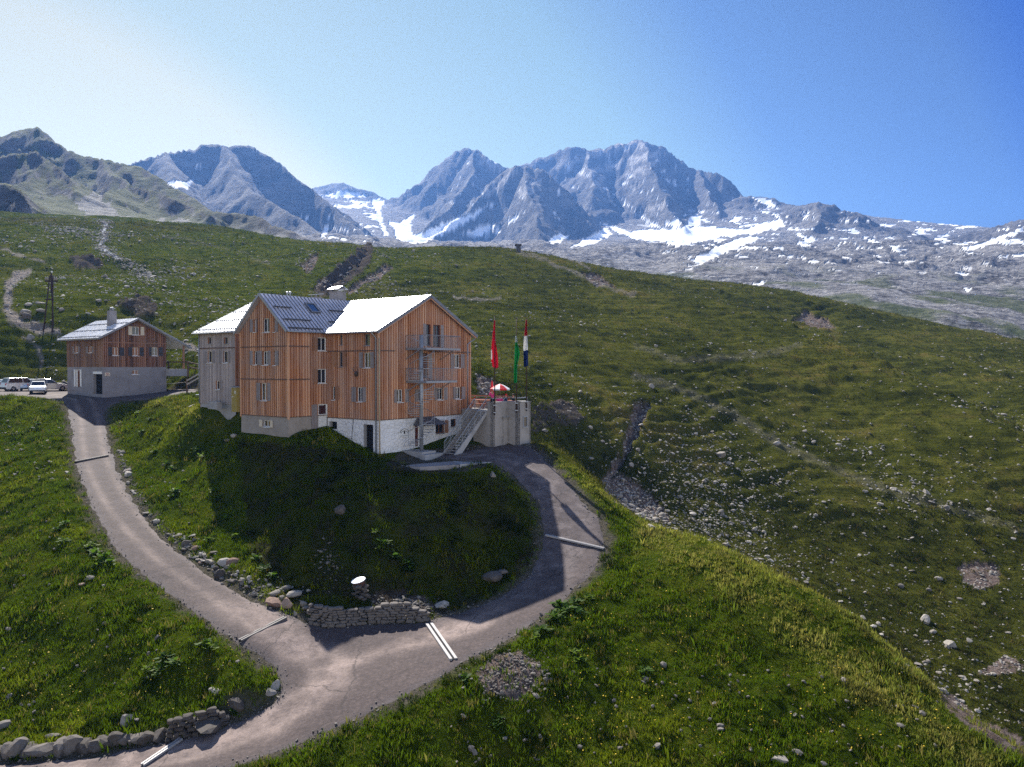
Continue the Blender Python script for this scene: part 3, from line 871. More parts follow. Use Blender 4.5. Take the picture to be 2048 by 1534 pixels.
def mountain_material():
    k = NT('mountain_rock')
    g = k.coord()
    n1 = k.noise(k.coord((1, 1, 2.2)), .012, 8, .68)
    n2 = k.noise(g, .07, 7, .72)
    n3 = k.noise(k.coord((1, 1, 5), rot=(.25, .18, 0)), .03, 6, .65)
    f = k.math('ADD', k.math('MULTIPLY', n1, .45), k.math('ADD', k.math('MULTIPLY', n2, .35), k.math('MULTIPLY', n3, .25)))
    c = k.ramp(f, [(.40, (.035, .033, .036)), (.49, (.095, .090, .092)), (.56, (.20, .19, .185)), (.64, (.33, .315, .30))])
    n4 = k.noise(k.coord((1, 1, 2.0), rot=(.1, .3, 0)), .16, 7, .75)
    pl = k.math('SUBTRACT', 1.0, k.math('MULTIPLY', k.attr('mount'), .8))
    c = k.mix(k.math('MULTIPLY', k.attr('mount'), .35), c, (.03, .03, .034))
    c = k.mix(k.math('MULTIPLY', pl, k.ramp(n4, [(.48, (0, 0, 0)), (.58, (.85, .85, .85))])), c, (.38, .365, .355))
    c = k.mix(k.ramp(n4, [(.36, (.8, .8, .8)), (.43, (0, 0, 0))]), c, (.030, .030, .033))
    c = k.mix(k.math('MULTIPLY', k.attr('scree'), .8), c, k.ramp(n2, [(.35, (.15, .14, .135)), (.65, (.42, .40, .385))]))
    gr = k.ramp(n2, [(.32, (.034, .048, .010)), (.5, (.070, .088, .015)), (.7, (.108, .114, .026))])
    c = k.mix(k.math('MULTIPLY', k.attr('grass'), k.ramp(n2, [(.3, (1, 1, 1)), (.62, (.72, .72, .72)), (.72, (.2, .2, .2))])), c, gr)
    c = k.mix(k.attr('pale'), c, (.40, .38, .36))  # sunlight on the bands put into the rock colour
    sn = k.math('MULTIPLY', k.attr('snow'), 1.0, True)
    c = k.mix(sn, c, (.86, .88, .90))
    k.col(c); k.set(Roughness=.95)
    k.b.inputs['Specular IOR Level'].default_value = 0.1
    h = k.math('MULTIPLY', k.math('ADD', k.math('MULTIPLY', n2, 1.0), n1), k.math('SUBTRACT', 1.0, k.math('MULTIPLY', sn, .9)))
    k.bump(h, 1.0, 9.0)
    return k.m

mountains = np_mesh("mountains", np.stack([MX.ravel(), MY.ravel(), MZ.ravel()], 1), grid_faces(*MX.shape), mountain_material(), attrs=MA)
tag(mountains, kind='structure')

# ------------------------------------------------------------------ the air between the camera and the mountains
def build_haze():
    b = bmesh.new()
    bmesh.ops.create_cube(b, size=1.0)
    top = float(max(MZ.max(), 20.0)) + 15.0
    bot = float(min(MZ.min(), GZ.min())) - 1.0
    x = 0.95 * 5200 + 60
    for v in b.verts:
        v.co = (v.co.x * 2 * x, -60.0 if v.co.y < 0 else 5300.0, bot if v.co.z < 0 else top)
    me = bpy.data.meshes.new('haze'); b.to_mesh(me); b.free()
    o = link(bpy.data.objects.new('haze', me))
    m = bpy.data.materials.new('mountain_haze'); m.use_nodes = True
    t = m.node_tree; t.nodes.remove(t.nodes['Principled BSDF'])
    v = t.nodes.new('ShaderNodeVolumePrincipled')
    v.inputs['Color'].default_value = (.16, .39, 1.0, 1)
    v.inputs['Density'].default_value = HAZE_DENSITY
    v.inputs['Anisotropy'].default_value = 0.35
    t.links.new(v.outputs[0], t.nodes['Material Output'].inputs['Volume'])
    me.materials.append(m)
    return tag(o, kind='stuff')

HAZE_DENSITY = 0.00011
haze = build_haze()
# ------------------------------------------------------------------ mesh builder
class MB:
    """Collects polygons, boxes and tubes and links them as one mesh object."""
    def __init__(self): self.v = []; self.f = []; self.u = []; self.mi = []; self.cur = 0
    def add(self, pts, faces, u=None):
        n = len(self.v)
        self.v += [tuple(p) for p in pts]
        self.u += list(u) if u is not None else [0.0] * len(pts)
        for f in faces:
            self.f.append(tuple(n + i for i in f)); self.mi.append(self.cur)
        return self
    def poly(self, pts): return self.add(pts, [tuple(range(len(pts)))])
    def hexa(self, p, u=None):
        return self.add(p, [(0, 3, 2, 1), (4, 5, 6, 7), (0, 1, 5, 4), (1, 2, 6, 5), (2, 3, 7, 6), (3, 0, 4, 7)], u)
    def box(self, x0, x1, y0, y1, z0, z1):
        return self.hexa([(x0, y0, z0), (x1, y0, z0), (x1, y1, z0), (x0, y1, z0), (x0, y0, z1), (x1, y0, z1), (x1, y1, z1), (x0, y1, z1)])
    def obox(self, o, a, b, c):
        """box from corner o along the vectors a, b, c"""
        o, a, b, c = Vector(o), Vector(a), Vector(b), Vector(c)
        return self.hexa([o, o + a, o + a + b, o + b, o + c, o + a + c, o + a + b + c, o + b + c])
    def bar(self, p, q, w, h=None, up=(0, 0, 1)):
        p, q = Vector(p), Vector(q); h = h or w
        d = (q - p).normalized(); up = Vector(up)
        if abs(d.dot(up)) > .98: up = Vector((1, 0, 0))
        s = d.cross(up).normalized() * w / 2; t = s.cross(d).normalized() * h / 2
        return self.hexa([p - s - t, p + s - t, p + s + t, p - s + t, q - s - t, q + s - t, q + s + t, q - s + t])
    def tube(self, path, r, n=8, r1=None, cap=True):
        P = [Vector(p) for p in path]; m = len(P); base = len(self.v)
        prev = None
        for i, p in enumerate(P):
            d = (P[min(i + 1, m - 1)] - P[max(i - 1, 0)]).normalized()
            if prev is None:
                a = Vector((0, 0, 1)) if abs(d.z) < .9 else Vector((1, 0, 0))
                s = d.cross(a).normalized()
            else:
                s = (prev - d * prev.dot(d)).normalized()
            prev = s; t = d.cross(s)
            rr = r if r1 is None else r + (r1 - r) * i / (m - 1)
            for k in range(n):
                a = 2 * math.pi * k / n
                self.v.append(tuple(p + s * math.cos(a) * rr + t * math.sin(a) * rr)); self.u.append(0.0)
        for i in range(m - 1):
            for k in range(n):
                self.f.append((base + i * n + k, base + i * n + (k + 1) % n, base + (i + 1) * n + (k + 1) % n, base + (i + 1) * n + k)); self.mi.append(self.cur)
        if cap:
            self.f.append(tuple(base + k for k in reversed(range(n)))); self.mi.append(self.cur)
            self.f.append(tuple(base + (m - 1) * n + k for k in range(n))); self.mi.append(self.cur)
        return self
    def lathe(self, prof, n=16, c=(0, 0, 0)):
        base = len(self.v); m = len(prof)
        for r, z in prof:
            for k in range(n):
                a = 2 * math.pi * k / n
                self.v.append((c[0] + r * math.cos(a), c[1] + r * math.sin(a), c[2] + z)); self.u.append(0.0)
        for i in range(m - 1):
            for k in range(n):
                self.f.append((base + i * n + k, base + i * n + (k + 1) % n, base + (i + 1) * n + (k + 1) % n, base + (i + 1) * n + k)); self.mi.append(self.cur)
        if prof[0][0] > 1e-6: self.f.append(tuple(base + k for k in reversed(range(n)))); self.mi.append(self.cur)
        if prof[-1][0] > 1e-6: self.f.append(tuple(base + (m - 1) * n + k for k in range(n))); self.mi.append(self.cur)
        return self
    def build(self, name, mat, parent=None, zoff=0.0, smooth_shade=False, bevel=0.0):
        me = bpy.data.meshes.new(name)
        me.from_pydata([(x, y, z - zoff) for x, y, z in self.v], [], self.f)
        mats = mat if isinstance(mat, (list, tuple)) else [mat]
        for m in mats: me.materials.append(m)
        if len(mats) > 1: me.polygons.foreach_set('material_index', self.mi)
        if any(self.u):
            a = me.attributes.new('u', 'FLOAT', 'POINT'); a.data.foreach_set('value', self.u)
        me.validate(); me.update()
        if smooth_shade: me.polygons.foreach_set('use_smooth', [True] * len(me.polygons))
        o = link(bpy.data.objects.new(name, me))
        if bevel:
            md = o.modifiers.new('bevel', 'BEVEL'); md.width = bevel; md.segments = 2; md.limit_method = 'ANGLE'
        if parent: o.parent = parent
        return o

# ------------------------------------------------------------------ building materials
def wood(name, pitch, cols, batten, grey, weather=.5, gvar=.35):
    k = NT(name)
    u = k.attr('u')
    idx = k.math('FLOOR', k.math('DIVIDE', u, pitch))
    wn_ = k.n('ShaderNodeTexWhiteNoise', noise_dimensions='1D'); k.l(idx, wn_.inputs['W'])
    g = k.coord((2.2, 2.2, .16))
    grain = k.noise(g, 2.4, 6, .65)
    f = k.math('ADD', k.math('MULTIPLY', wn_.outputs['Value'], gvar), k.math('MULTIPLY', grain, 1 - gvar))
    c = k.ramp(f, [(.22, cols[0]), (.45, cols[1]), (.68, cols[2])])
    big = k.noise(k.coord((1, 1, .55)), .55, 5, .6)
    w = k.math('MULTIPLY', k.ramp(k.math('ADD', big, k.math('MULTIPLY', k.math('SUBTRACT', grain, .5), .5)), [(.40, (0, 0, 0)), (.66, (1, 1, 1))]), weather)
    c = k.mix(w, c, grey)
    streak = k.noise(k.coord((6, 6, .12)), 3.0, 4, .6)
    c = k.mix(k.ramp(streak, [(.58, (0, 0, 0)), (.74, (.55, .55, .55))]), c, tuple(x * .45 for x in cols[0]))
    k.col(c); k.set(Roughness=.8)
    k.bump(grain, .35, .012)
    return k.m

WOOD = wood('larch_boards', .27, [(.19, .070, .030), (.35, .135, .060), (.47, .21, .105)], None, (.30, .21, .165), .42)
WOOD_BATTEN = wood('larch_battens', .27, [(.30, .13, .063), (.52, .255, .13), (.70, .42, .25)], None, (.42, .33, .28), .5)
WOOD_WING = wood('larch_boards_weathered', .27, [(.14, .058, .028), (.29, .122, .058), (.45, .21, .105)], None, (.19, .135, .11), .72)
SILVER = wood('silvered_boards', .24, [(.20, .155, .14), (.31, .25, .225), (.42, .35, .32)], None, (.25, .225, .22), .6)
SILVER_BATTEN = wood('silvered_battens', .24, [(.30, .245, .22), (.45, .39, .36), (.58, .51, .47)], None, (.30, .28, .275), .5)
DARKWOOD = wood('brown_boards', .24, [(.06, .026, .017), (.14, .060, .036), (.26, .12, .07)], None, (.125, .085, .065), .6, .5)
DARK_BATTEN = wood('brown_battens', .24, [(.12, .055, .034), (.25, .115, .07), (.42, .23, .14)], None, (.18, .13, .10), .6, .5)

def plaster(name, c, rough_scale=6.0, var=.18, bump=.4):
    k = NT(name)
    g = k.coord()
    a = k.noise(g, .9, 5, .6); b = k.noise(g, rough_scale, 5, .65)
    f = k.math('ADD', k.math('MULTIPLY', a, .55), k.math('MULTIPLY', b, .45))
    k.col(k.ramp(f, [(.32, tuple(x * (1 - var * 2.2) for x in c)), (.5, c), (.68, tuple(min(1, x * (1 + var)) for x in c))]))
    k.set(Roughness=.92); k.bump(b, bump, .03)
    return k.m

def whitewashed_stone():
    k = NT('whitewashed_stone')
    g = k.coord((1, 1, 1.5))
    vo = k.n('ShaderNodeTexVoronoi', feature='DISTANCE_TO_EDGE', Scale=2.3); k.l(g, vo.inputs['Vector'])
    v2 = k.n('ShaderNodeTexVoronoi', Scale=2.3); k.l(g, v2.inputs['Vector'])
    n = k.noise(k.coord(), 1.2, 5, .6)
    c = k.mix(k.math('MULTIPLY', v2.outputs['Color'], .5), (.72, .72, .72), (.82, .81, .79))
    c = k.mix(k.ramp(n, [(.5, (0, 0, 0)), (.75, (.45, .45, .45))]), c, (.42, .40, .37))
    k.col(c); k.set(Roughness=.9)
    k.bump(k.ramp(vo.outputs['Distance'], [(0.0, (0, 0, 0)), (.14, (1, 1, 1))]), .7, .05)
    return k.m

STONE_WHITE = whitewashed_stone()
PLASTER_BEIGE = plaster('beige_render', (.30, .265, .23))
PLASTER_GREY = plaster('grey_render', (.25, .235, .235))
CONCRETE = plaster('concrete', (.33, .32, .315), 4.0)
CONCRETE_WARM = plaster('terrace_render', (.31, .285, .26), 5.0)

def sheet_roof(name, c, rough, metal=.85):
    k = NT(name)
    g = k.coord()
    a = k.noise(g, .7, 5, .6); b = k.noise(g, 7, 4, .6)
    k.col(k.ramp(a, [(.35, tuple(x * .8 for x in c)), (.65, c)]))
    k.b.inputs['Metallic'].default_value = metal
    k.l(k.ramp(b, [(.3, (rough - .06,) * 3), (.7, (rough + .08,) * 3)]), k.b.inputs['Roughness'])
    k.bump(a, .15, .03)
    return k.m

ROOF = sheet_roof('zinc_sheet', (.55, .57, .62), .42, .75)
ROOF_DARK = sheet_roof('zinc_flashing', (.20, .205, .225), .5)
GALV = sheet_roof('galvanised_steel', (.36, .38, .41), .55, .6)
WHITE_PAINT = mat_plain('white_paint', (.74, .74, .72), .45)
GREY_SHUTTER = wood('grey_shutter_wood', .12, [(.17, .145, .135), (.25, .215, .205), (.33, .285, .27)], None, (.22, .20, .20), .5)
BROWN_SHUTTER = wood('brown_shutter_wood', .12, [(.22, .095, .045), (.32, .15, .075), (.42, .22, .12)], None, (.25, .18, .14), .5)
DARK_SHUTTER = mat_plain('dark_shutter_paint', (.050, .048, .055), .6)
CREAM_PAINT = mat_plain('cream_paint', (.62, .54, .42), .6)
REVEAL = wood('window_reveal_wood', .2, [(.24, .10, .045), (.34, .15, .07), (.45, .22, .11)], None, (.25, .16, .11), .3)
RED_DOOR = mat_plain('red_brown_door', (.11, .032, .022), .5)
DARK = mat_plain('dark_interior', (.010, .010, .012), .9)
BRASS = mat_plain('brass', (.45, .33, .14), .4, .8)

def glass_mat(name, c=(.018, .022, .028)):
    k = NT(name); k.col(c); k.set(Roughness=.06); k.b.inputs['Specular IOR Level'].default_value = .55
    return k.m
GLASS = glass_mat('window_glass')

def light_glass():
    k = NT('skylight_glass'); k.col((.10, .16, .24)); k.set(Roughness=.08, Metallic=.6)
    return k.m
SKY_GLASS = light_glass()

# ------------------------------------------------------------------ walls with openings
class Wall:
    """A vertical wall: origin (x, y) and direction in the local frame, outward normal to the right of it."""
    def __init__(self, o, d, z0, top, root, world):
        self.o = Vector((o[0], o[1], 0)); self.d = Vector((d[0], d[1], 0)).normalized()
        self.n = Vector((self.d.y, -self.d.x, 0))
        self.z0 = z0; self.top = top; self.holes = []; self.root = root; self.world = world
    def pt(self, u, z, off=0.0):
        p = self.o + self.d * u + self.n * off
        return Vector((p.x, p.y, z))
    def topz(self, u):
        T = self.top
        for (a, za), (b, zb) in zip(T[:-1], T[1:]):
            if a - 1e-6 <= u <= b + 1e-6: return za + (zb - za) * (u - a) / (b - a)
        return T[-1][1] if u > T[-1][0] else T[0][1]
    def pix(self, px, py):
        """(u, z) on the wall of a pixel of the photograph"""
        a = self.world(self.o); b = self.world(self.o + self.d)
        k = (px - 1024.0) / FPX
        dx, dy = b.x - a.x, b.y - a.y
        u = (k * a.y - a.x) / (dx - k * dy)
        return u, at(px, py, a.y + dy * u).z
    def rect(self, x0, x1, y0, y1):
        uA, zA = self.pix(x0, (y0 + y1) / 2); uB, zB = self.pix(x1, (y0 + y1) / 2)
        um = (x0 + x1) / 2
        return min(uA, uB), max(uA, uB), self.pix(um, y1)[1], self.pix(um, y0)[1]
    def mesh(self, name, mats, batten=0.0, pitch=.27, bw=.055, thick=.0):
        m = MB(); T = self.top
        U0, U1 = T[0][0], T[-1][0]
        cuts = {U0, U1} | {a for a, _ in T}
        for h in self.holes: cuts |= {h[0], h[1]}
        cuts = sorted(c for c in cuts if U0 - 1e-6 <= c <= U1 + 1e-6)
        def spans(u0, u1):
            um = (u0 + u1) / 2
            hs = sorted((h[2], h[3]) for h in self.holes if h[0] - 1e-6 < um < h[1] + 1e-6)
            z = self.z0; out = []
            for a, b in hs:
                if a > z + 1e-4: out.append((z, a, z, a))
                z = max(z, b)
            if self.topz(u0) > z or self.topz(u1) > z: out.append((z, self.topz(u0), z, self.topz(u1)))
            return out
        for u0, u1 in zip(cuts[:-1], cuts[1:]):
            if u1 - u0 < 1e-4: continue
            for a0, b0, a1, b1 in spans(u0, u1):
                b0 = max(b0, a0); b1 = max(b1, a1)
                m.add([self.pt(u0, a0), self.pt(u1, a1), self.pt(u1, b1), self.pt(u0, b0)], [(0, 1, 2, 3)], [u0 + 50, u1 + 50, u1 + 50, u0 + 50])
        if batten:
            m.cur = 1
            n = int((U1 - U0) / pitch)
            rng = random.Random(int(abs(U1) * 977) + 5)
            for i in range(n + 1):
                u = U0 + i * pitch + rng.uniform(-.02, .02) + bw
                if u > U1 - bw * .6: break
                w = bw * rng.uniform(.8, 1.25) / 2
                for a0, b0, a1, b1 in spans(u - w, u + w):
                    if min(b0, b1) - a0 < .03: continue
                    t = batten
                    P = [self.pt(u - w, a0, .002), self.pt(u + w, a0, .002), self.pt(u + w, a0, t), self.pt(u - w, a0, t),
                         self.pt(u - w, b0, .002), self.pt(u + w, b1, .002), self.pt(u + w, b1, t), self.pt(u - w, b0, t)]
                    m.hexa(P, [u + 50] * 8)
        return m
    def build(self, name, mats, parent, zoff, **kw):
        return self.mesh(name, mats, **kw).build(name, mats, parent, zoff)

def add_window(w, rect, parent, zoff, frame=WHITE_PAINT, sill=True, shutters=(), depth=.16, cross=True, reveal=None, shut_mat=GREY_SHUTTER, pane=GLASS, ft=.055, tilt=None):
    """A recessed casement in wall w; shutters is a list of (u0, u1) on the wall."""
    u0, u1, z0, z1 = rect
    w.holes.append((u0, u1, z0, z1))
    fr = MB(); d = depth
    # reveal
    fr.cur = 0
    fr.add([w.pt(u0, z0, .012), w.pt(u0, z0, -d), w.pt(u0, z1, -d), w.pt(u0, z1, .012)], [(0, 1, 2, 3)])
    fr.add([w.pt(u1, z0, .012), w.pt(u1, z1, .012), w.pt(u1, z1, -d), w.pt(u1, z0, -d)], [(0, 1, 2, 3)])
    fr.add([w.pt(u0, z1, .012), w.pt(u0, z1, -d), w.pt(u1, z1, -d), w.pt(u1, z1, .012)], [(0, 1, 2, 3)])
    fr.add([w.pt(u0, z0, .012), w.pt(u1, z0, .012), w.pt(u1, z0, -d), w.pt(u0, z0, -d)], [(0, 1, 2, 3)])
    fr.cur = 1
    a, b = -d + .005, -d + .05
    def fb(x0, x1, y0, y1):
        fr.hexa([w.pt(x0, y0, a), w.pt(x1, y0, a), w.pt(x1, y0, b), w.pt(x0, y0, b), w.pt(x0, y1, a), w.pt(x1, y1, a), w.pt(x1, y1, b), w.pt(x0, y1, b)])
    fb(u0 + .002, u0 + ft, z0 + .002, z1 - .002); fb(u1 - ft, u1 - .002, z0 + .002, z1 - .002)
    fb(u0 + ft, u1 - ft, z0 + .002, z0 + ft); fb(u0 + ft, u1 - ft, z1 - ft, z1 - .002)
    if cross and u1 - u0 > .55:
        um = (u0 + u1) / 2; fb(um - ft * .55, um + ft * .55, z0 + ft, z1 - ft)
    o = fr.build('window', [reveal or REVEAL, frame], parent, zoff)
    p = MB().add([w.pt(u0 + ft * .8, z0 + ft * .8, -d + .02), w.pt(u1 - ft * .8, z0 + ft * .8, -d + .02), w.pt(u1 - ft * .8, z1 - ft * .8, -d + .02), w.pt(u0 + ft * .8, z1 - ft * .8, -d + .02)], [(0, 1, 2, 3)])
    p.build('pane', pane, o, zoff)
    if sill:
        s = MB().hexa([w.pt(u0 - .05, z0 - .05, .004), w.pt(u1 + .05, z0 - .05, .004), w.pt(u1 + .05, z0 - .06, .10), w.pt(u0 - .05, z0 - .06, .10),
                       w.pt(u0 - .05, z0 - .004, .004), w.pt(u1 + .05, z0 - .004, .004), w.pt(u1 + .05, z0 - .022, .10), w.pt(u0 - .05, z0 - .022, .10)])
        s.build('sill', WHITE_PAINT if frame is WHITE_PAINT else GALV, o, zoff)
    for a0, a1 in shutters:
        add_shutter(w, a0, a1, z0 - .02, z1 + .02, o, zoff, shut_mat)
    return o

def add_shutter(w, a0, a1, z0, z1, parent, zoff, mat):
    s = MB(); f0, f1 = .045, .085
    a0, a1 = min(a0, a1), max(a0, a1)
    def bx(x0, x1, y0, y1, g0, g1):
        s.hexa([w.pt(x0, y0, g0), w.pt(x1, y0, g0), w.pt(x1, y0, g1), w.pt(x0, y0, g1), w.pt(x0, y1, g0), w.pt(x1, y1, g0), w.pt(x1, y1, g1), w.pt(x0, y1, g1)], [x0 + 20, x1 + 20, x1 + 20, x0 + 20] * 2)
    n = max(2, int((a1 - a0) / .12))
    for i in range(n):
        x0 = a0 + (a1 - a0) * i / n; x1 = a0 + (a1 - a0) * (i + 1) / n
        bx(x0 + .004, x1 - .004, z0, z1, f0, f1 - .012)
    h = z1 - z0
    for z in (z0 + h * .16, z0 + h * .80):
        bx(a0 + .01, a1 - .01, z, z + .08, f1 - .010, f1 + .012)
    return s.build('shutter', mat, parent, zoff)

def add_door(w, rect, parent, zoff, mat, frame, depth=.2, handle=True, glass=None, name='door'):
    u0, u1, z0, z1 = rect
    w.holes.append((u0, u1, z0, z1)); d = depth
    m = MB(); m.cur = 1
    m.add([w.pt(u0, z0, .012), w.pt(u0, z0, -d), w.pt(u0, z1, -d), w.pt(u0, z1, .012)], [(0, 1, 2, 3)])
    m.add([w.pt(u1, z0, .012), w.pt(u1, z1, .012), w.pt(u1, z1, -d), w.pt(u1, z0, -d)], [(0, 1, 2, 3)])
    m.add([w.pt(u0, z1, .012), w.pt(u0, z1, -d), w.pt(u1, z1, -d), w.pt(u1, z1, .012)], [(0, 1, 2, 3)])
    def fb(x0, x1, y0, y1, a, b):
        m.hexa([w.pt(x0, y0, a), w.pt(x1, y0, a), w.pt(x1, y0, b), w.pt(x0, y0, b), w.pt(x0, y1, a), w.pt(x1, y1, a), w.pt(x1, y1, b), w.pt(x0, y1, b)])
    fb(u0 + .002, u0 + .09, z0, z1 - .002, -d, -d + .07); fb(u1 - .09, u1 - .002, z0, z1 - .002, -d, -d + .07); fb(u0 + .09, u1 - .09, z1 - .1, z1 - .002, -d, -d + .07)
    m.cur = 0
    if glass:
        fb(u0 + .09, u1 - .09, z0, z0 + (z1 - z0) * .22, -d, -d + .045)
    else:
        fb(u0 + .09, u1 - .09, z0, z1 - .1, -d, -d + .04)
        n = max(3, int((u1 - u0) / .16))
        for i in range(n):
            x = u0 + .09 + (u1 - u0 - .18) * (i + .5) / n
            fb(x - .045, x + .045, z0 + .12, z1 - .2, -d + .04, -d + .055)
    o = m.build(name, [mat, frame], parent, zoff)
    if glass:
        MB().add([w.pt(u0 + .09, z0 + (z1 - z0) * .22, -d + .02), w.pt(u1 - .09, z0 + (z1 - z0) * .22, -d + .02), w.pt(u1 - .09, z1 - .1, -d + .02), w.pt(u0 + .09, z1 - .1, -d + .02)], [(0, 1, 2, 3)]).build('pane', glass, o, zoff)
    if handle:
        h = MB(); p = w.pt(u1 - .16, z0 + 1.0, -d + .06); q = w.pt(u1 - .30, z0 + 1.0, -d + .11)
        h.bar(p, w.pt(u1 - .16, z0 + 1.0, -d + .11), .03); h.bar(w.pt(u1 - .15, z0 + 1.0, -d + .11), q, .03)
        h.build('handle', GALV, o, zoff)
    return o

def roof_slab(m, quad, th=.16, seam=None, seam_mat=1, rows=()):
    """A slab of roof: quad = eave left, eave right, ridge right, ridge left (corner points, seen from outside)."""
    a, b, c, d = [Vector(p) for p in quad]
    n = (b - a).cross(d - a).normalized()
    if n.z < 0: n = -n
    dn = n * th
    m.hexa([a - dn, b - dn, c - dn, d - dn, a, b, c, d])
    if seam:
        m.cur = seam_mat
        L = (b - a).length; k = max(2, int(L / seam))
        for i in range(k + 1):
            t = i / k
            p = a.lerp(b, t); q = d.lerp(c, t)
            if (q - p).length < .3: continue
            m.bar(p + n * .02, q + n * .02, .035, .045, up=n)
        m.cur = 0
    return n
# ------------------------------------------------------------------ the mountain lodge
HZ = -6.9
lodge = empty('mountain_lodge', (H0.x, H0.y, HZ), HROT)
tag(lodge, 'large wooden mountain lodge with bright metal roof above the bend of the gravel road', 'lodge')
hworld = lambda p: hw(p[0], p[1])
WB = -4.12            # underside of the boarding, main house
EAVE = 2.78
RIDGE = 5.88
G = 10.9
SE = 12.25            # left end of the cross wing
WBW = -3.93

# --- main gable, main front, wing side, wing gable, block front, block side
mg = Wall((0, 0), (1, 0), WB, [(0, EAVE), (G / 2, RIDGE - .18), (G, EAVE)], lodge, hworld)
mf = Wall((0, 6.0), (0, -1), WB, [(0, EAVE + .05), (6.0, EAVE + .05)], lodge, hworld)
ws = Wall((-3.85, 6.0), (1, 0), WBW, [(0, EAVE + .1), (3.85, EAVE + .1)], lodge, hworld)
WAPEX = 5.66
wg = Wall((-3.85, SE), (0, -1), WBW, [(0, 2.86), (3.125, WAPEX), (6.25, 2.86)], lodge, hworld)
bf = Wall((-3.0, 19.8), (0, -1), -3.25, [(0, 3.05), (5.45, 3.05)], lodge, hworld)
bs = Wall((-3.0, 14.35), (1, 0), -3.25, [(0, 3.05), (6.0, 6.0), (12.0, 3.05)], lodge, hworld)
# bases
mgb = Wall((0, 0), (1, 0), HZ - 1.2, [(0, WB), (G, WB)], lodge, hworld)
mfb = Wall((0, 6.0), (0, -1), HZ - 1.2, [(0, WB), (6.0, WB)], lodge, hworld)
wsb = Wall((-3.85, 6.0), (1, 0), HZ - .8, [(0, WBW), (3.85, WBW)], lodge, hworld)
wgb = Wall((-3.85, SE), (0, -1), HZ - .8, [(0, WBW), (6.25, WBW)], lodge, hworld)
bfb = Wall((-2.96, 19.8), (0, -1), -4.6, [(0, -3.25), (5.45, -3.25)], lodge, hworld)

def win(w, x0, x1, y0, y1, sh=(), **kw):
    """window and shutters from pixels of the photograph"""
    r = w.rect(x0, x1, y0, y1)
    S = [tuple(w.pix(a, (y0 + y1) / 2)[0] for a in s) for s in sh]
    return add_window(w, r, lodge, HZ, shutters=S, **kw)

# wing gable: three rows of windows
win(wg, 508.5, 513.5, 639, 664, [(502, 507.5), (510.5 + 4, 516)], cross=False)
win(wg, 526.5, 539.5, 636.5, 664.5)
win(wg, 548, 551.5, 637, 664, [(552.5, 557.5)], cross=False)
win(wg, 508, 514.5, 702, 729.5, [(501, 507)], cross=False)
win(wg, 526, 537, 702, 730, [(515.5, 525), (538, 543)])
win(wg, 547.5, 551.8, 702, 730.5, [(552.5, 558)], cross=False)
win(wg, 522, 534.5, 766, 801, [(514, 521), (535.5, 541.5)])
win(wgb, 526, 540, 840.5, 853.5, [(519, 525), (541, 546)], shut_mat=CREAM_PAINT, reveal=PLASTER_BEIGE)
# wing side: two windows and the white door
win(ws, 635, 651.5, 675, 701.5, [(625, 634)], shut_mat=BROWN_SHUTTER, reveal=WHITE_PAINT, depth=.08)
win(ws, 635, 651.5, 738, 766.5, [(625, 634)], shut_mat=BROWN_SHUTTER, reveal=WHITE_PAINT, depth=.08)
# main front
win(mf, 680, 686.5, 669, 690, frame=GALV, cross=False)
win(mf, 729, 740, 668, 691, frame=GALV, cross=False)
win(mf, 678.5, 686, 704, 733.5, [(664.5, 677), (687, 694)], shut_mat=BROWN_SHUTTER, frame=GALV, cross=False)
win(mf, 727.5, 741, 705, 735.5, [(719.5, 726.5), (742, 749)])
win(mf, 664.5, 670.5, 773, 799.5, [(671.5, 679)], shut_mat=BROWN_SHUTTER, cross=False)
win(mf, 714, 725, 774.5, 803.5, [(704, 713), (726, 732.5)])
# main gable
win(mg, 852, 861, 648.5, 692, [(845.5, 851.5)], frame=RED_DOOR, sill=False, reveal=DARKWOOD)
win(mg, 866.5, 880, 650, 694, [(880.8, 886.5)], frame=RED_DOOR, sill=False, reveal=DARKWOOD)
win(mg, 907.5, 920, 708.5, 735.5, [(901, 907), (920.8, 928.5)], shut_mat=GREY_SHUTTER)
win(mg, 793, 805.5, 779, 804.5, [(787.5, 792.5), (809, 816.5)])
win(mg, 836.5, 843, 778, 802.5, [(829.5, 836)], cross=False)
win(mg, 874.5, 886, 775.5, 799.5, [(868, 874), (886.8, 894)])
win(mg, 910.5, 921.5, 774, 798, [(905.5, 910), (922.3, 929.5)])
win(mgb, 871, 887.5, 841.5, 866.5, [(888.3, 895.5)], shut_mat=BROWN_SHUTTER, frame=DARKWOOD, reveal=DARKWOOD)
win(mgb, 901.5, 911, 838, 853, frame=DARKWOOD, reveal=DARKWOOD, cross=False)
# silvered block
win(bf, 416.5, 424, 674.5, 688, frame=GALV, cross=False)
win(bf, 449, 457, 674.5, 688, frame=GALV, cross=False)
win(bf, 415.5, 425, 702, 725.5, [(408.5, 415), (426, 431)], cross=False)
win(bf, 446.5, 456.5, 702, 725.5, [(439, 446), (457, 462)], cross=False)
win(bf, 431.5, 440, 761.5, 779, [(440.8, 446.5)], cross=False)
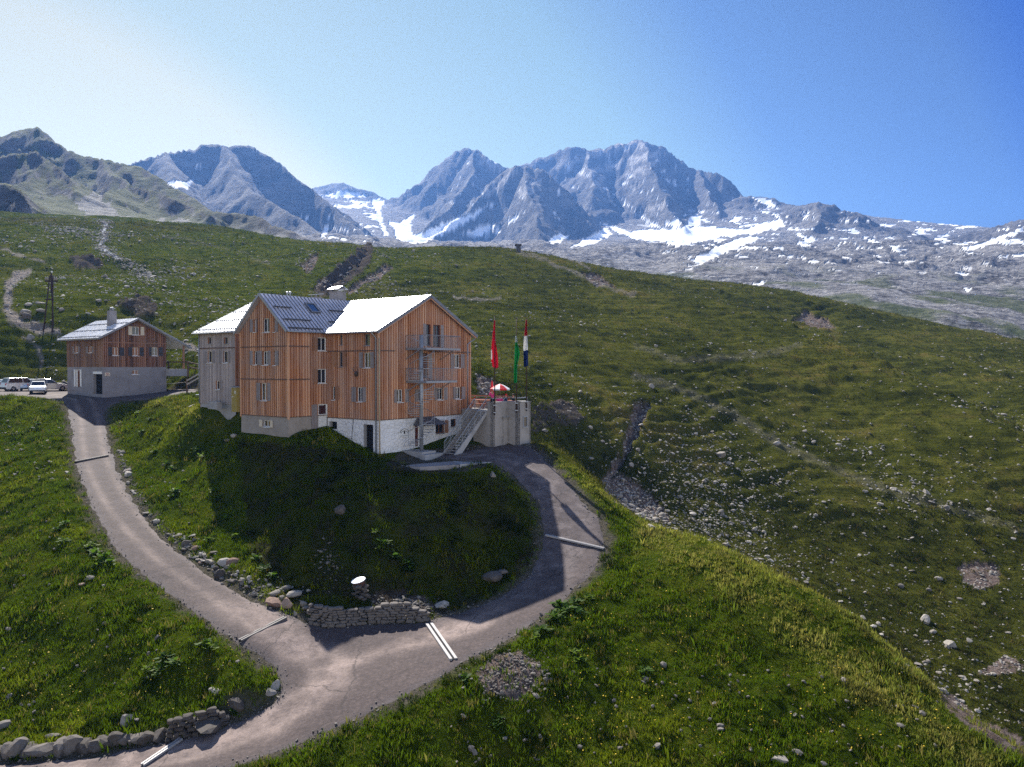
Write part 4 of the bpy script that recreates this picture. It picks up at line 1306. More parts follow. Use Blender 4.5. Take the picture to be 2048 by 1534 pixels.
# doors
add_door(ws, ws.rect(636, 654, 808, 834.0), lodge, HZ, WHITE_PAINT, WHITE_PAINT, depth=.1, glass=glass_mat('door_glass', (.05, .022, .022)))
wsb.holes.append((*ws.rect(636, 654, 808, 834)[:2], ws.pix(645, 857)[1], WBW + .01))
dz = ws.pix(645, 857)[1]
r_ = ws.rect(636, 654, 808, 834)
dm = MB(); dm.hexa([wsb.pt(a, z, o) for z in (dz, WBW) for a, o in ((r_[0], -.14), (r_[1], -.14), (r_[1], -.06), (r_[0], -.06))])
dm.build('door_plinth', WHITE_PAINT, lodge, HZ)
add_shutter(ws, ws.pix(622, 830)[0], ws.pix(633.5, 830)[0], dz + .05, ws.pix(628, 809)[1], lodge, HZ, GREY_SHUTTER).name = 'door_leaf'
add_door(mg, mg.rect(845, 855, 706, 757), lodge, HZ, DARKWOOD, DARKWOOD)
for a, b in ((836.5, 844.3), (855.8, 863.5)):
    add_shutter(mg, mg.pix(a, 730)[0], mg.pix(b, 730)[0], mg.pix(850, 757)[1], mg.pix(850, 708)[1], lodge, HZ, GREY_SHUTTER)
add_door(mgb, mgb.rect(829.5, 840, 845.5, 893), lodge, HZ, RED_DOOR, WHITE_PAINT)
# doorway in the white base near the corner and the low opening beside it
def opening(w, rect, name, jamb, depth=.32):
    u0, u1, z0, z1 = rect
    w.holes.append((u0, u1, z0, z1)); m = MB(); d = depth
    for pts in ([(u0, z0, .01), (u0, z0, -d), (u0, z1, -d), (u0, z1, .01)], [(u1, z0, .01), (u1, z1, .01), (u1, z1, -d), (u1, z0, -d)], [(u0, z1, .01), (u0, z1, -d), (u1, z1, -d), (u1, z1, .01)], [(u0, z0, .01), (u1, z0, .01), (u1, z0, -d), (u0, z0, -d)]):
        m.add([w.pt(*p) for p in pts], [(0, 1, 2, 3)])
    m.cur = 1
    m.add([w.pt(u0, z0, -d), w.pt(u1, z0, -d), w.pt(u1, z1, -d), w.pt(u0, z1, -d)], [(0, 1, 2, 3)])  # near-black back face paints the unlit interior
    return m.build(name, [jamb, DARK], lodge, HZ)
opening(mfb, mfb.rect(727, 746, 849, 912), 'cellar_doorway', CONCRETE)
opening(mfb, mfb.rect(658.5, 673.5, 843, 858), 'cellar_opening', CONCRETE)

W2 = [WOOD, WOOD_BATTEN]
mg.build('gable_wall', W2, lodge, HZ, batten=.055, bw=.085)
mf.build('front_wall', W2, lodge, HZ, batten=.055, bw=.085)
ws.build('wing_side_wall', W2, lodge, HZ, batten=.055, bw=.085)
wg.build('wing_gable_wall', [WOOD_WING, WOOD_BATTEN], lodge, HZ, batten=.055, bw=.085)
bf.build('annex_front_wall', [SILVER, SILVER_BATTEN], lodge, HZ, batten=.045, pitch=.24, bw=.075)
bs.build('annex_side_wall', W2, lodge, HZ, batten=.04)
mgb.build('stone_base', STONE_WHITE, lodge, HZ)
mfb.build('stone_base', STONE_WHITE, lodge, HZ)
wsb.build('rendered_base', PLASTER_BEIGE, lodge, HZ)
wgb.build('rendered_base', PLASTER_BEIGE, lodge, HZ)
bfb.build('annex_base', CONCRETE, lodge, HZ)
# the sides that face away
bk = MB()
for a, b, z0, z1 in (((G, 0), (G, 14.3), HZ - 1, EAVE), ((-3.85, SE), (0, SE), HZ - 1, EAVE), ((0, SE), (0, 14.35), HZ, EAVE), ((-3.0, 19.8), (9, 19.8), -4.6, 3.05), ((9, 19.8), (9, 14.35), -4.6, 3.05)):
    bk.add([(a[0], a[1], z0), (b[0], b[1], z0), (b[0], b[1], z1), (a[0], a[1], z1)], [(0, 1, 2, 3)], [a[1] + 50, b[1] + 50, b[1] + 50, a[1] + 50])
bk.add([(-3, 19.8, 3.05), (9, 19.8, 3.05), (3, 19.8, 6.0)], [(0, 1, 2)], [50, 62, 56])
bk.build('rear_wall', WOOD, lodge, HZ)

# horizontal drip boards
db = MB()
def drip(w, u0, u1, z, h=.10, t=.075):
    db.hexa([w.pt(u0, z, .004), w.pt(u1, z, .004), w.pt(u1, z - .01, t), w.pt(u0, z - .01, t), w.pt(u0, z + h, .004), w.pt(u1, z + h, .004), w.pt(u1, z + h * .55, t), w.pt(u0, z + h * .55, t)])
zb1 = mg.pix(760, 702)[1]; zb2 = wg.pix(577, 693)[1]; zb3 = wg.pix(577, 760)[1]
drip(mg, 0, 1.7, zb1); drip(mg, 5.6, G, zb1); drip(mf, 0, 6.0, zb1)
drip(wg, 0, 6.25, zb2); drip(ws, 0, 2.0, zb2); drip(wg, 0, 6.25, zb3); drip(ws, 0, 2.0, zb3)
drip(bf, 0, 5.45, bf.pix(430, 697)[1])
drip(mg, 0, G, WB - .05, .05, .05); drip(mf, 0, 6, WB - .05, .05, .05); drip(wg, 0, 6.25, WBW - .05, .05, .05); drip(ws, 0, 3.85, WBW - .05, .05, .05)
db.build('drip_board', [mat_plain('drip_board_wood', (.14, .085, .06), .8)], lodge, HZ)
cb = MB()
for x, y in ((0, 0), (-3.85, 6.0), (-3.85, SE), (G, 0)):
    cb.box(x - .07, x + .07, y - .07, y + .07, WB, EAVE)
cb.build('corner_board', WOOD_BATTEN, lodge, HZ)

# --- roofs
def main_z(r): return 2.74 + (r + .5) * (RIDGE - 2.74) / (G / 2 + .5)
m = MB()
roof_slab(m, [(-.5, 14.6, 2.74), (-.5, -.45, 2.74), (G / 2, -.45, RIDGE), (G / 2, 14.6, RIDGE)], .16, .62)
roof_slab(m, [(G + .5, -.45, 2.74), (G + .5, 14.6, 2.74), (G / 2, 14.6, RIDGE), (G / 2, -.45, RIDGE)], .16, .62)
# snow guards: short rows of little brackets
for rr in (.25, 1.75, 3.3, 4.6):
    for i in range(24):
        s = -.2 + i * .31 + (.1 if rr in (1.75,) else 0)
        zz = main_z(rr); m.cur = 2
        if s < 6.2 + (rr + .4) * .62: m.box(rr - .05, rr + .03, s - .035, s + .035, zz + .005, zz + .085)
roof_main = m.build('roof', [ROOF, ROOF, ROOF_DARK], lodge, HZ)
# verge boards of the main gable
v = MB(); v.cur = 0
for a, b in (((-.52, -.46, 2.62), (G / 2, -.46, RIDGE - .10)), ((G / 2, -.46, RIDGE - .10), (G + .52, -.46, 2.62))):
    v.bar(a, b, .05, .24)
v.build('verge_board', ROOF_DARK, roof_main, HZ)
v = MB()
for a, b in (((-.40, -.40, 2.55), (G / 2, -.40, RIDGE - .22)), ((G / 2, -.40, RIDGE - .22), (G + .40, -.40, 2.55))):
    v.bar(a, b, .05, .20)
v.build('bargeboard', WOOD_BATTEN, roof_main, HZ)

def wing_z(s): return 5.84 - abs(s - 9.125) * (5.84 - 2.80) / 3.48
m = MB()
rv = -.5 + (2.80 - 2.74) / (RIDGE - 2.74) * (G / 2 + .5)
rb = -.5 + (5.84 - 2.74) / (RIDGE - 2.74) * (G / 2 + .5)
for sgn in (-1, 1):
    se = 9.125 + sgn * 3.48
    A, B, C, D = Vector((-4.25, se, 2.80)), Vector((rv, se, 2.80)), Vector((rb, 9.125, 5.84)), Vector((-4.25, 9.125, 5.84))
    n = (B - A).cross(D - A).normalized(); n = n if n.z > 0 else -n
    th = n * .14
    m.hexa([A - th, B - th, C - th, D - th, A, B, C, D])
    m.cur = 1
    for i in range(28):
        r = -4.22 + i * .36
        if r > rb - .15: break
        e = (r - rv) / (rb - rv) if r > rv else 0.0
        p = Vector((r, se, 2.80)).lerp(Vector((r, 9.125, 5.84)), max(0, e)); q = Vector((r, 9.125, 5.84))
        m.bar(p + n * .022, q + n * .022, .04, .055, up=n)
    # snow guard rails
    m.cur = 2
    for t, r0, r1 in ((.28, -3.9, -1.2), (.28, .6, 1.9), (.62, -3.9, -2.2), (.62, 1.6, 3.6), (.05, -4.0, -.6)):
        p = Vector((r0, se, 2.80)).lerp(Vector((r0, 9.125, 5.84)), t); q = Vector((r1, se, 2.80)).lerp(Vector((r1, 9.125, 5.84)), t)
        m.bar(p + n * .10, q + n * .10, .05, .14, up=n)
    m.cur = 0
roof_wing = m.build('wing_roof', [sheet_roof('matt_zinc_sheet', (.60, .58, .62), .48, .30), ROOF_DARK, ROOF_DARK], lodge, HZ)
v = MB()
for sgn in (-1, 1):
    v.bar((-4.27, 9.125 + sgn * 3.5, 2.70), (-4.27, 9.125, 5.76), .05, .20)
v.build('verge_board', GALV, roof_wing, HZ)
# valley gutter
v = MB(); v.bar((rv, 5.645, 2.83), (rb, 9.125, 5.88), .14, .05); v.build('valley_flashing', GALV, roof_wing, HZ)
# skylight
def on_plane(px, py, P0, nrm):
    d = at(px, py, 1.0); k = Vector(P0).dot(nrm) / d.dot(nrm)
    return d * k
def to_local(p):
    r, s = to_house(p.x, p.y); return Vector((r, s, p.z))
nl = Vector((0, -(5.84 - 2.80), 3.48)).normalized()              # right slope of the wing in house axes
nw = Vector((nl.x * E1[0] + nl.y * E2[0], nl.x * E1[1] + nl.y * E2[1], nl.z))
P0w = hw(-4.25, 5.645, 2.80)
pc = to_local(on_plane(624.5, 617.5, P0w, nw))
up = Vector((0, 3.48, 5.84 - 2.80)).normalized(); al = Vector((1, 0, 0))
f = MB()
for a0, a1, b0, b1 in ((-.48, -.38, -.62, .62), (.38, .48, -.62, .62), (-.38, .38, -.62, -.5), (-.38, .38, .5, .62)):
    f.obox(pc + al * a0 + up * b0 + nl * .0, al * (a1 - a0), up * (b1 - b0), nl * .16)
sk = f.build('skylight', ROOF_DARK, roof_wing, HZ)
MB().obox(pc + al * -.38 + up * -.5 + nl * .08, al * .76, up * 1.0, nl * .02).build('skylight_pane', SKY_GLASS, roof_wing, HZ)

m = MB()
roof_slab(m, [(-3.4, 20.2, 3.02), (-3.4, 13.75, 3.02), (3.0, 13.75, 6.22), (3.0, 20.2, 6.22)], .14, .5)
roof_slab(m, [(9.4, 13.75, 3.02), (9.4, 20.2, 3.02), (3.0, 20.2, 6.22), (3.0, 13.75, 6.22)], .14, .5)
m.cur = 2
for t in (.06, .34, .62, .88):
    for i in range(20):
        s = 13.9 + i * .32; r = -3.4 + 6.4 * t; z = 3.02 + 3.2 * t
        m.box(r - .05, r + .04, s - .06, s + .06, z + .01, z + .10)
roof_annex = m.build('annex_roof', [ROOF, ROOF, ROOF_DARK], lodge, HZ)
v = MB(); v.bar((-3.42, 20.22, 2.93), (3.0, 20.22, 6.13), .05, .2); v.bar((-3.44, 20.2, 2.93), (-3.44, 13.75, 2.93), .05, .16); v.build('verge_board', ROOF_DARK, roof_annex, HZ)

# chimneys on the ridge
def chimney(r, s, w, l, z0, z1, cap_gable, parent):
    c = MB(); c.box(r - w / 2, r + w / 2, s - l / 2, s + l / 2, z0, z1); c.box(r - w / 2 - .05, r + w / 2 + .05, s - l / 2 - .05, s + l / 2 + .05, z1, z1 + .06)
    o = c.build('chimney', PLASTER_GREY, parent, HZ)
    h = MB()
    for a in (-1, 1):
        for b in (-1, 1): h.box(r + a * (w / 2 - .1) - .04, r + a * (w / 2 - .1) + .04, s + b * (l / 2 - .1) - .04, s + b * (l / 2 - .1) + .04, z1 + .06, z1 + .30)
    e = .14
    if cap_gable:
        h.cur = 1
        roof_slab(h, [(r - w / 2 - e, s + l / 2 + e, z1 + .28), (r - w / 2 - e, s - l / 2 - e, z1 + .28), (r, s - l / 2 - e, z1 + .58), (r, s + l / 2 + e, z1 + .58)], .04)
        roof_slab(h, [(r + w / 2 + e, s - l / 2 - e, z1 + .28), (r + w / 2 + e, s + l / 2 + e, z1 + .28), (r, s + l / 2 + e, z1 + .58), (r, s - l / 2 - e, z1 + .58)], .04)
    else:
        h.cur = 1
        h.hexa([(r - w / 2 - e, s - l / 2 - e, z1 + .27), (r + w / 2 + e, s - l / 2 - e, z1 + .36), (r + w / 2 + e, s + l / 2 + e, z1 + .36), (r - w / 2 - e, s + l / 2 + e, z1 + .27), (r - w / 2 - e, s - l / 2 - e, z1 + .31), (r + w / 2 + e, s - l / 2 - e, z1 + .40), (r + w / 2 + e, s + l / 2 + e, z1 + .40), (r - w / 2 - e, s + l / 2 + e, z1 + .31)])
    # the cap belongs to the chimney
    h.build('chimney_cap', [PLASTER_GREY, ROOF], parent, HZ)
    return o
chimney(5.6, 11.3, .95, 1.15, 5.0, 6.75, True, roof_main)
chimney(5.6, 14.4, .6, .9, 5.0, 6.42, False, roof_main)
v = MB()
for s in (9.0, 9.3):
    pass
for dx in (0, .28):
    p = to_local(at(574.5 + dx * 20, 590, 69.0)); v.tube([(p.x, p.y, 5.3), (p.x, p.y, p.z + .15)], .05, 8); v.lathe([(.05, 0), (.12, .04), (.12, .16), (.03, .2)], 10, (p.x, p.y, p.z + .12))
v.build('vent_pipe', GALV, roof_wing, HZ)

# gutters and downpipes
gu = MB()
gu.tube([(-.58, -.45, 2.66), (-.58, 5.6, 2.66)], .07, 8); gu.tube([(-4.2, 5.58, 2.72), (-.6, 5.58, 2.72)], .06, 8); gu.tube([(G + .56, -.4, 2.62), (G + .56, 5, 2.62)], .07, 8)
gu.tube([(-3.5, 20.2, 2.9), (-3.5, 13.8, 2.9)], .06, 8)
gu.build('gutter', GALV, lodge, HZ, True)
dp = MB(); dp.tube([(-.58, .16, 2.62), (-.35, .16, 2.4), (-.12, .16, 2.2), (-.12, .16, HZ - .2)], .055, 8); dp.build('downpipe', GALV, lodge, HZ, True)
dp = MB(); dp.tube([(-.02, -.15, 2.2), (-.02, -.15, HZ - .2)], .05, 8); dp.build('downpipe', mat_plain('buff_pipe', (.42, .33, .2), .6), lodge, HZ, True)
dp = MB(); dp.tube([(G + .5, -.3, 2.55), (G - .1, -.14, 2.15), (G - .45, -.14, 1.95), (G - .45, -.14, -4.0)], .055, 8); dp.build('downpipe', GALV, lodge, HZ, True)
dp = MB(); dp.tube([(-3.1, 19.72, 2.9), (-3.1, 19.72, -3.3)], .05, 8); dp.build('downpipe', GALV, lodge, HZ, True)
ca = MB(); c0 = mfb.pix(707, 838); c1 = mfb.pix(703, 880)
ca.tube([mfb.pt(c0[0], c0[1], .03), mfb.pt(c1[0], c1[1], .03)], .02, 6); ca.build('cable', DARK, lodge, HZ)

# --- canopy over the gable door
ru0 = mg.pix(826, 840)[0]; ru1 = mg.pix(872, 840)[0]; zc0 = mgb.pix(850, 849)[1]; zc1 = mgb.pix(850, 834)[1]
c = MB(); d = 1.15
A = [mgb.pt(ru0, zc0, .02), mgb.pt(ru1, zc0, .02), mgb.pt(ru1 + .1, zc0, d), mgb.pt(ru0 - .1, zc0, d)]
B = [mgb.pt(ru0 + .45, zc1, .02), mgb.pt(ru1 - .45, zc1, .02)]
c.add(A + B, [(0, 1, 2, 3), (3, 2, 5, 4), (0, 3, 4), (1, 5, 2), (0, 4, 5, 1)])
for i in range(9):
    t = i / 8; c.bar(Vector(A[3]).lerp(A[2], t) + Vector((0, 0, .01)), B[0].lerp(B[1], t) + Vector((0, 0, .01)), .03, .04)
c.build('door_canopy', ROOF_DARK, lodge, HZ)

# --- spiral escape stair and its two landings
SX, SY = 3.34, -1.35
Z_ATTIC = mg.pix(845, 697)[1]; Z_MID = mg.pix(845, 761)[1]
SB = -6.5
spiral = MB()
spiral.tube([(SX, SY, SB - .3), (SX, SY, Z_ATTIC + 1.0)], .16, 12)
spiral_o = spiral.build('spiral_stair', GALV, lodge, HZ, True)
tr = MB(); hr = MB(); PITCHZ = 2.62; nst = int((Z_ATTIC - SB) / .187)
def ang(z): return 2 * math.pi * (z - Z_ATTIC) / PITCHZ + R(95)
RO = 1.05
rail = []
for i in range(nst):
    z = SB + .187 * (i + 1)
    if z > Z_ATTIC - .05: break
    a0 = ang(z) - R(2); a1 = ang(z) + R(27)
    P = [(SX + .15 * math.cos(a0), SY + .15 * math.sin(a0)), (SX + RO * math.cos(a0), SY + RO * math.sin(a0)), (SX + RO * math.cos(a1), SY + RO * math.sin(a1)), (SX + .15 * math.cos(a1), SY + .15 * math.sin(a1))]
    tr.hexa([(*p, z - .035) for p in P] + [(*p, z) for p in P])
    am = (a0 + a1) / 2
    hr.tube([(SX + RO * math.cos(am), SY + RO * math.sin(am), z - .03), (SX + RO * math.cos(am), SY + RO * math.sin(am), z + .95)], .010, 5, cap=False)
    rail.append((SX + RO * math.cos(am), SY + RO * math.sin(am), z + .95))
hr.tube(rail, .024, 6)
tr.build('tread', GALV, spiral_o, HZ)
hr.build('handrail', GALV, spiral_o, HZ)
def landing(z, r0, r1, name, gap):
    g = MB(); g.box(r0, r1, SY - .95, -.04, z - .16, z)
    g.bar((r0, -.04, z - .9), (r0, SY - .2, z - .14), .06); g.bar((r1, -.04, z - .9), (r1, SY - .2, z - .14), .06)
    o = g.build(name, GALV, lodge, HZ)
    f = MB(); zt = z + 1.0; yo = SY - .93
    pts = [(r0 + .03, -.06), (r0 + .03, yo), (r1 - .03, yo), (r1 - .03, -.06)]
    for a, b in zip(pts[:-1], pts[1:]):
        f.tube([(*a, zt), (*b, zt)], .024, 6)
        L = math.dist(a, b); n = int(L / .14)
        for i in range(n + 1):
            t = i / n; x = a[0] + (b[0] - a[0]) * t; y = a[1] + (b[1] - a[1]) * t
            f.tube([(x, y, z), (x, y, zt)], .007 if i % 7 else .018, 5, cap=False)
    f.build('railing', GALV, o, HZ)
landing(Z_ATTIC, mg.pix(811, 696)[0] , mg.pix(880, 696)[0], 'balcony', None)
landing(Z_MID, mg.pix(811, 760)[0], mg.pix(873, 760)[0], 'balcony', None)
st = MB()
st.box(2.5, 4.1, -2.2, -.02, HZ - .3, HZ + .20); st.box(2.3, 4.3, -2.75, -2.2, HZ - .4, HZ + .04)
st.build('doorstep', CONCRETE, lodge, HZ)

# --- things fixed to or standing by the lodge
pl = MB(); pu0, pu1, pz0, pz1 = mgb.rect(797, 817, 856, 874)
um = (pu0 + pu1) / 2
arch = [(pu0, pz0), (pu1, pz0), (pu1, pz0 + .38)] + [(um + (pu1 - pu0) / 2 * math.cos(a), pz0 + .38 + (pz1 - pz0 - .38) * math.sin(a)) for a in np.linspace(0, math.pi, 17)[1:-1]] + [(pu0, pz0 + .38)]
pl.add([mgb.pt(a, z, .03) for a, z in arch] + [mgb.pt(a, z, .07) for a, z in arch], [tuple(range(len(arch), 2 * len(arch)))] + [(i, (i + 1) % len(arch), (i + 1) % len(arch) + len(arch), i + len(arch)) for i in range(len(arch))])
bd = MB()
arcp = [mgb.pt(um + (pu1 - pu0) * .44 * math.cos(a), pz0 + .34 + (pz1 - pz0 - .40) * math.sin(a), .085) for a in np.linspace(0.05, math.pi - .05, 15)]
for a, b in zip(arcp[:-1], arcp[1:]): bd.bar(a, b, .03, .035)
for i, a in enumerate(np.linspace(.35, math.pi - .35, 11)):
    c = mgb.pt(um + (pu1 - pu0) * .33 * math.cos(a), pz0 + .28 + (pz1 - pz0 - .50) * math.sin(a), .078)
    bd.box(c.x - .02, c.x + .02, c.y - .006, c.y + .006, c.z - .03, c.z + .03)
for i in range(8):
    c = mgb.pt(pu0 + .12 + i * (pu1 - pu0 - .24) / 7, pz0 + .10, .078)
    bd.box(c.x - .025, c.x + .02, c.y - .006, c.y + .006, c.z - .03, c.z + .03)
c = mgb.pt(um, pz0 + .36, .078); bd.box(c.x - .07, c.x + .07, c.y - .008, c.y + .008, c.z - .10, c.z + .10)
sg = empty('house_sign', hw(um, 0, pz0), HROT); tag(sg, 'white arched name board with dark crest on the white stone base', 'sign')
for o in (pl.build('board', WHITE_PAINT), bd.build('lettering', mat_plain('sign_black', (.03, .03, .032), .6))):
    o.parent = sg; o.matrix_parent_inverse = (Matrix.Translation((H0.x, H0.y, 0)) @ Matrix.Rotation(HROT, 4, 'Z')).inverted() @ Matrix.Identity(4) if False else Matrix.Identity(4)
    for vtx in o.data.vertices: vtx.co = (vtx.co.x - um, vtx.co.y, vtx.co.z - pz0)

au, az_ = mf.pix(715.5, 748)
ho = MB(); c = Vector((0, 0, 0))
ho.lathe([(.001, -.22), (.12, -.18), (.16, 0), (.12, .16), (.001, .22)], 10)
for sgn in (-1, 1):
    ho.tube([(0, sgn * .04, .1), (-.08, sgn * .22, .24), (-.12, sgn * .26, .44), (-.1, sgn * .16, .58)], .035, 6, .012)
p = mf.pt(au, az_, .16)
o = ho.build('wall_antlers', mat_plain('dark_horn', (.07, .05, .04), .7), None, 0, True)
o.location = hw(p.x, p.y, az_); o.rotation_euler = (0, 0, HROT); tag(o, 'dark antler trophy hung on the orange front wall between windows', 'trophy')

# electricity cabinet against the silvered annex
ec = empty('electricity_cabinet', at(473, 814, 64.6), HROT); tag(ec, 'yellow metal electricity cabinet beside the silvered annex wall', 'cabinet')
YEL = mat_plain('mustard_paint', (.30, .23, .06), .5)
MB().box(-.22, .22, -.38, .38, -.4, 1.62).build('body', YEL, ec, 0, bevel=.01)
MB().hexa([(-.3, -.46, 1.62), (.3, -.46, 1.62), (.3, .46, 1.62), (-.3, .46, 1.62), (-.3, -.46, 1.66), (.3, -.46, 1.74), (.3, .46, 1.74), (-.3, .46, 1.66)]).build('lid', GALV, ec)
MB().box(-.235, -.222, -.34, -.01, .05, 1.52).build('door', YEL, ec); MB().box(-.235, -.222, .01, .34, .05, 1.52).build('door', YEL, ec)
lb = MB(); lb.box(-.245, -.236, -.24, -.10, 1.12, 1.34); lb.box(-.245, -.236, .12, .2, .8, .92); lb.build('warning_plate', WHITE_PAINT, ec)
# stone trough at the corner of the annex
tp = at(430, 806, 66.5)
tr_ = MB(); tr_.box(-.9, .9, -.4, .4, -.5, .05); tr_.box(-.9, .9, -.4, -.28, .05, .3); tr_.box(-.9, .9, .28, .4, .05, .3); tr_.box(-.9, -.78, -.28, .28, .05, .3); tr_.box(.78, .9, -.28, .28, .05, .3)
o = tr_.build('water_trough', CONCRETE, None, 0, bevel=.03); o.location = tp - Vector((0, 0, .12)); o.scale = (.7, .7, .8); o.rotation_euler = (0, 0, HROT + R(90)); tag(o, 'low grey stone water trough at the foot of the silvered annex', 'trough')
# ------------------------------------------------------------------ standing on the ground
_NC = GX.shape[1]
def surf(X, Y):
    """height of the ground sheet (bilinear in its own grid)"""
    X = np.asarray(X, float); Y = np.asarray(Y, float)
    c = np.clip((X / Y + .95) / 1.9 * (_NC - 1), 0, _NC - 1.001); ci = c.astype(int); cf = c - ci
    r = np.clip(np.interp(Y, rows, np.arange(len(rows))), 0, len(rows) - 1.001); ri = r.astype(int); rf = r - ri
    return (GZ[ri, ci] * (1 - cf) + GZ[ri, ci + 1] * cf) * (1 - rf) + (GZ[ri + 1, ci] * (1 - cf) + GZ[ri + 1, ci + 1] * cf) * rf

def hit(px, py):
    """where the line of sight through a pixel first meets the ground"""
    p = at(px, py, 1.0)
    Y = np.linspace(27, 330, 6000) if py < 900 else np.linspace(27, 130, 5000)
    z = surf(p.x * Y, Y)
    h = np.where(p.z * Y <= z)[0]
    y = Y[h[0]] if len(h) else 300.0
    return Vector((p.x * y, y, float(surf(p.x * y, y))))

def rot_to(o, p, rz=0.0):
    o.location = p; o.rotation_euler = (0, 0, rz); return o

# ------------------------------------------------------------------ the small hut by the car park
C0 = at(206, 789, 88.0); HUTZ = C0.z
hut = empty('mountain_hut', C0, HROT)
tag(hut, 'small brown timber hut on a grey base beside the parked cars', 'hut')
def hutw(p): return Vector((C0.x + p.x * E1[0] + p.y * E2[0], C0.y + p.x * E1[1] + p.y * E2[1], 0))
HW_, HL, HB = 7.5, 8.84, at(206, 734, 88).z
hg = Wall((0, 0), (1, 0), HB, [(0, 3.35), (3.75, 5.42), (HW_, 3.55)], hut, hutw)
hl = Wall((0, HL), (0, -1), HB, [(0, 3.3), (HL, 3.3)], hut, hutw)
hgb = Wall((0, 0), (1, 0), HUTZ - .8, [(0, HB), (HW_, HB)], hut, hutw)
hlb = Wall((0, HL), (0, -1), HUTZ - .8, [(0, HB), (HL, HB)], hut, hutw)
def hwin(w, x0, x1, y0, y1, sh=(), **kw):
    r = w.rect(x0, x1, y0, y1)
    return add_window(w, r, hut, HUTZ, shutters=[tuple(w.pix(a, (y0 + y1) / 2)[0] for a in s) for s in sh], **kw)
hwin(hg, 224.5, 237.5, 695, 711, [(216, 224), (239, 248.5)], shut_mat=DARK_SHUTTER, pane=BROWN_SHUTTER)
hwin(hg, 265, 277.5, 695, 711.5, [(256.5, 264), (279, 287.5)], shut_mat=DARK_SHUTTER, pane=BROWN_SHUTTER)
hwin(hg, 303.5, 316, 694.5, 711.5, [(298, 303), (317, 325.7)], shut_mat=DARK_SHUTTER)
hwin(hg, 265.5, 279.5, 653.5, 670, [(257, 264.7), (281.5, 288.7)], shut_mat=CREAM_PAINT)
hwin(hl, 150.5, 157.5, 693, 705.5, [(147, 150), (158, 161)], cross=False, pane=BROWN_SHUTTER)
hwin(hl, 178, 184.5, 693, 705.5, [(174.5, 177.5), (185.5, 188.5)], cross=False, pane=BROWN_SHUTTER)
hwin(hgb, 263.7, 277.5, 740.5, 749, shut_mat=BROWN_SHUTTER, pane=BROWN_SHUTTER, reveal=PLASTER_GREY)
add_door(hlb, hlb.rect(152, 160.5, 739, 774), hut, HUTZ, DARKWOOD, WHITE_PAINT)
for a, b in ((149, 152), (161, 164)): add_shutter(hlb, hlb.pix(a, 756)[0], hlb.pix(b, 756)[0], hlb.pix(156, 773)[1], hlb.pix(156, 739)[1], hut, HUTZ, WHITE_PAINT).name = 'door_leaf'
u0, u1, z0, z1 = hlb.rect(187, 204.5, 748, 788); hlb.holes.append((u0, u1, z0, z1))
g = MB()
for pts in ([(u0, z0, .01), (u0, z0, -.3), (u0, z1, -.3), (u0, z1, .01)], [(u1, z0, .01), (u1, z1, .01), (u1, z1, -.3), (u1, z0, -.3)], [(u0, z1, .01), (u0, z1, -.3), (u1, z1, -.3), (u1, z1, .01)]): g.add([hlb.pt(*p) for p in pts], [(0, 1, 2, 3)])
g.cur = 1; g.add([hlb.pt(u0, z0, -.3), hlb.pt(u1, z0, -.3), hlb.pt(u1, z1, -.3), hlb.pt(u0, z1, -.3)], [(0, 1, 2, 3)])  # black back face paints the darkness inside the garage
g.build('garage_opening', [PLASTER_GREY, DARK], hut, HUTZ)
g = MB(); g.hexa([hlb.pt(a, z, o) for z in (z1, z1 + .28) for a, o in ((u0, .01), (u1, .01), (u1, .07), (u0, .07))]); g.build('door_lintel', WHITE_PAINT, hut, HUTZ)
D2 = [DARKWOOD, DARK_BATTEN]
hg.build('gable_wall', D2, hut, HUTZ, batten=.055, pitch=.24, bw=.08)
hl.build('side_wall', [wood('weathered_brown_boards', .2, [(.13, .075, .045), (.20, .13, .085), (.29, .20, .13)], None, (.12, .115, .115), .8), DARK_BATTEN], hut, HUTZ, batten=.045, pitch=.24)
hgb.build('base', PLASTER_GREY, hut, HUTZ); hlb.build('base', PLASTER_GREY, hut, HUTZ)
b = MB(); b.box(.05, HW_ - .05, HL - .1, HL, HUTZ - .5, 3.4); b.add([(HW_, 0, HUTZ - .5), (HW_, HL, HUTZ - .5), (HW_, HL, 3.55), (HW_, 0, 3.55)], [(0, 1, 2, 3)], [50, 58, 58, 50]); b.build('rear_wall', DARKWOOD, hut, HUTZ)
m = MB()
roof_slab(m, [(-.8, 9.6, 3.22), (-.8, -.8, 3.22), (3.75, -.8, 5.62), (3.75, 9.6, 5.62)], .14, .42)
roof_slab(m, [(10.35, -.8, 2.32), (10.35, 9.6, 2.32), (3.75, 9.6, 5.62), (3.75, -.8, 5.62)], .14, .42)
m.cur = 2
for t in (.06, .40, .74):
    for i in range(34):
        s = -.7 + i * .31; r = -.8 + 4.55 * t; z = 3.22 + 2.4 * t
        m.box(r - .05, r + .04, s - .06, s + .06, z + .01, z + .10)
hroof = m.build('roof', [sheet_roof('pale_sheet_roof', (.66, .67, .70), .5, .35)] * 2 + [ROOF_DARK], hut, HUTZ)
v = MB()
v.bar((-.82, -.82, 3.12), (3.75, -.82, 5.53), .05, .2); v.bar((3.75, -.82, 5.53), (10.37, -.82, 2.22), .05, .2); v.bar((-.83, -.8, 3.1), (-.83, 9.6, 3.1), .05, .16)
v.build('verge_board', ROOF_DARK, hroof, HUTZ)
c = MB(); c.box(2.05, 2.85, 2.5, 3.2, 4.4, 6.55); c.build('chimney', PLASTER_GREY, hroof, HUTZ)
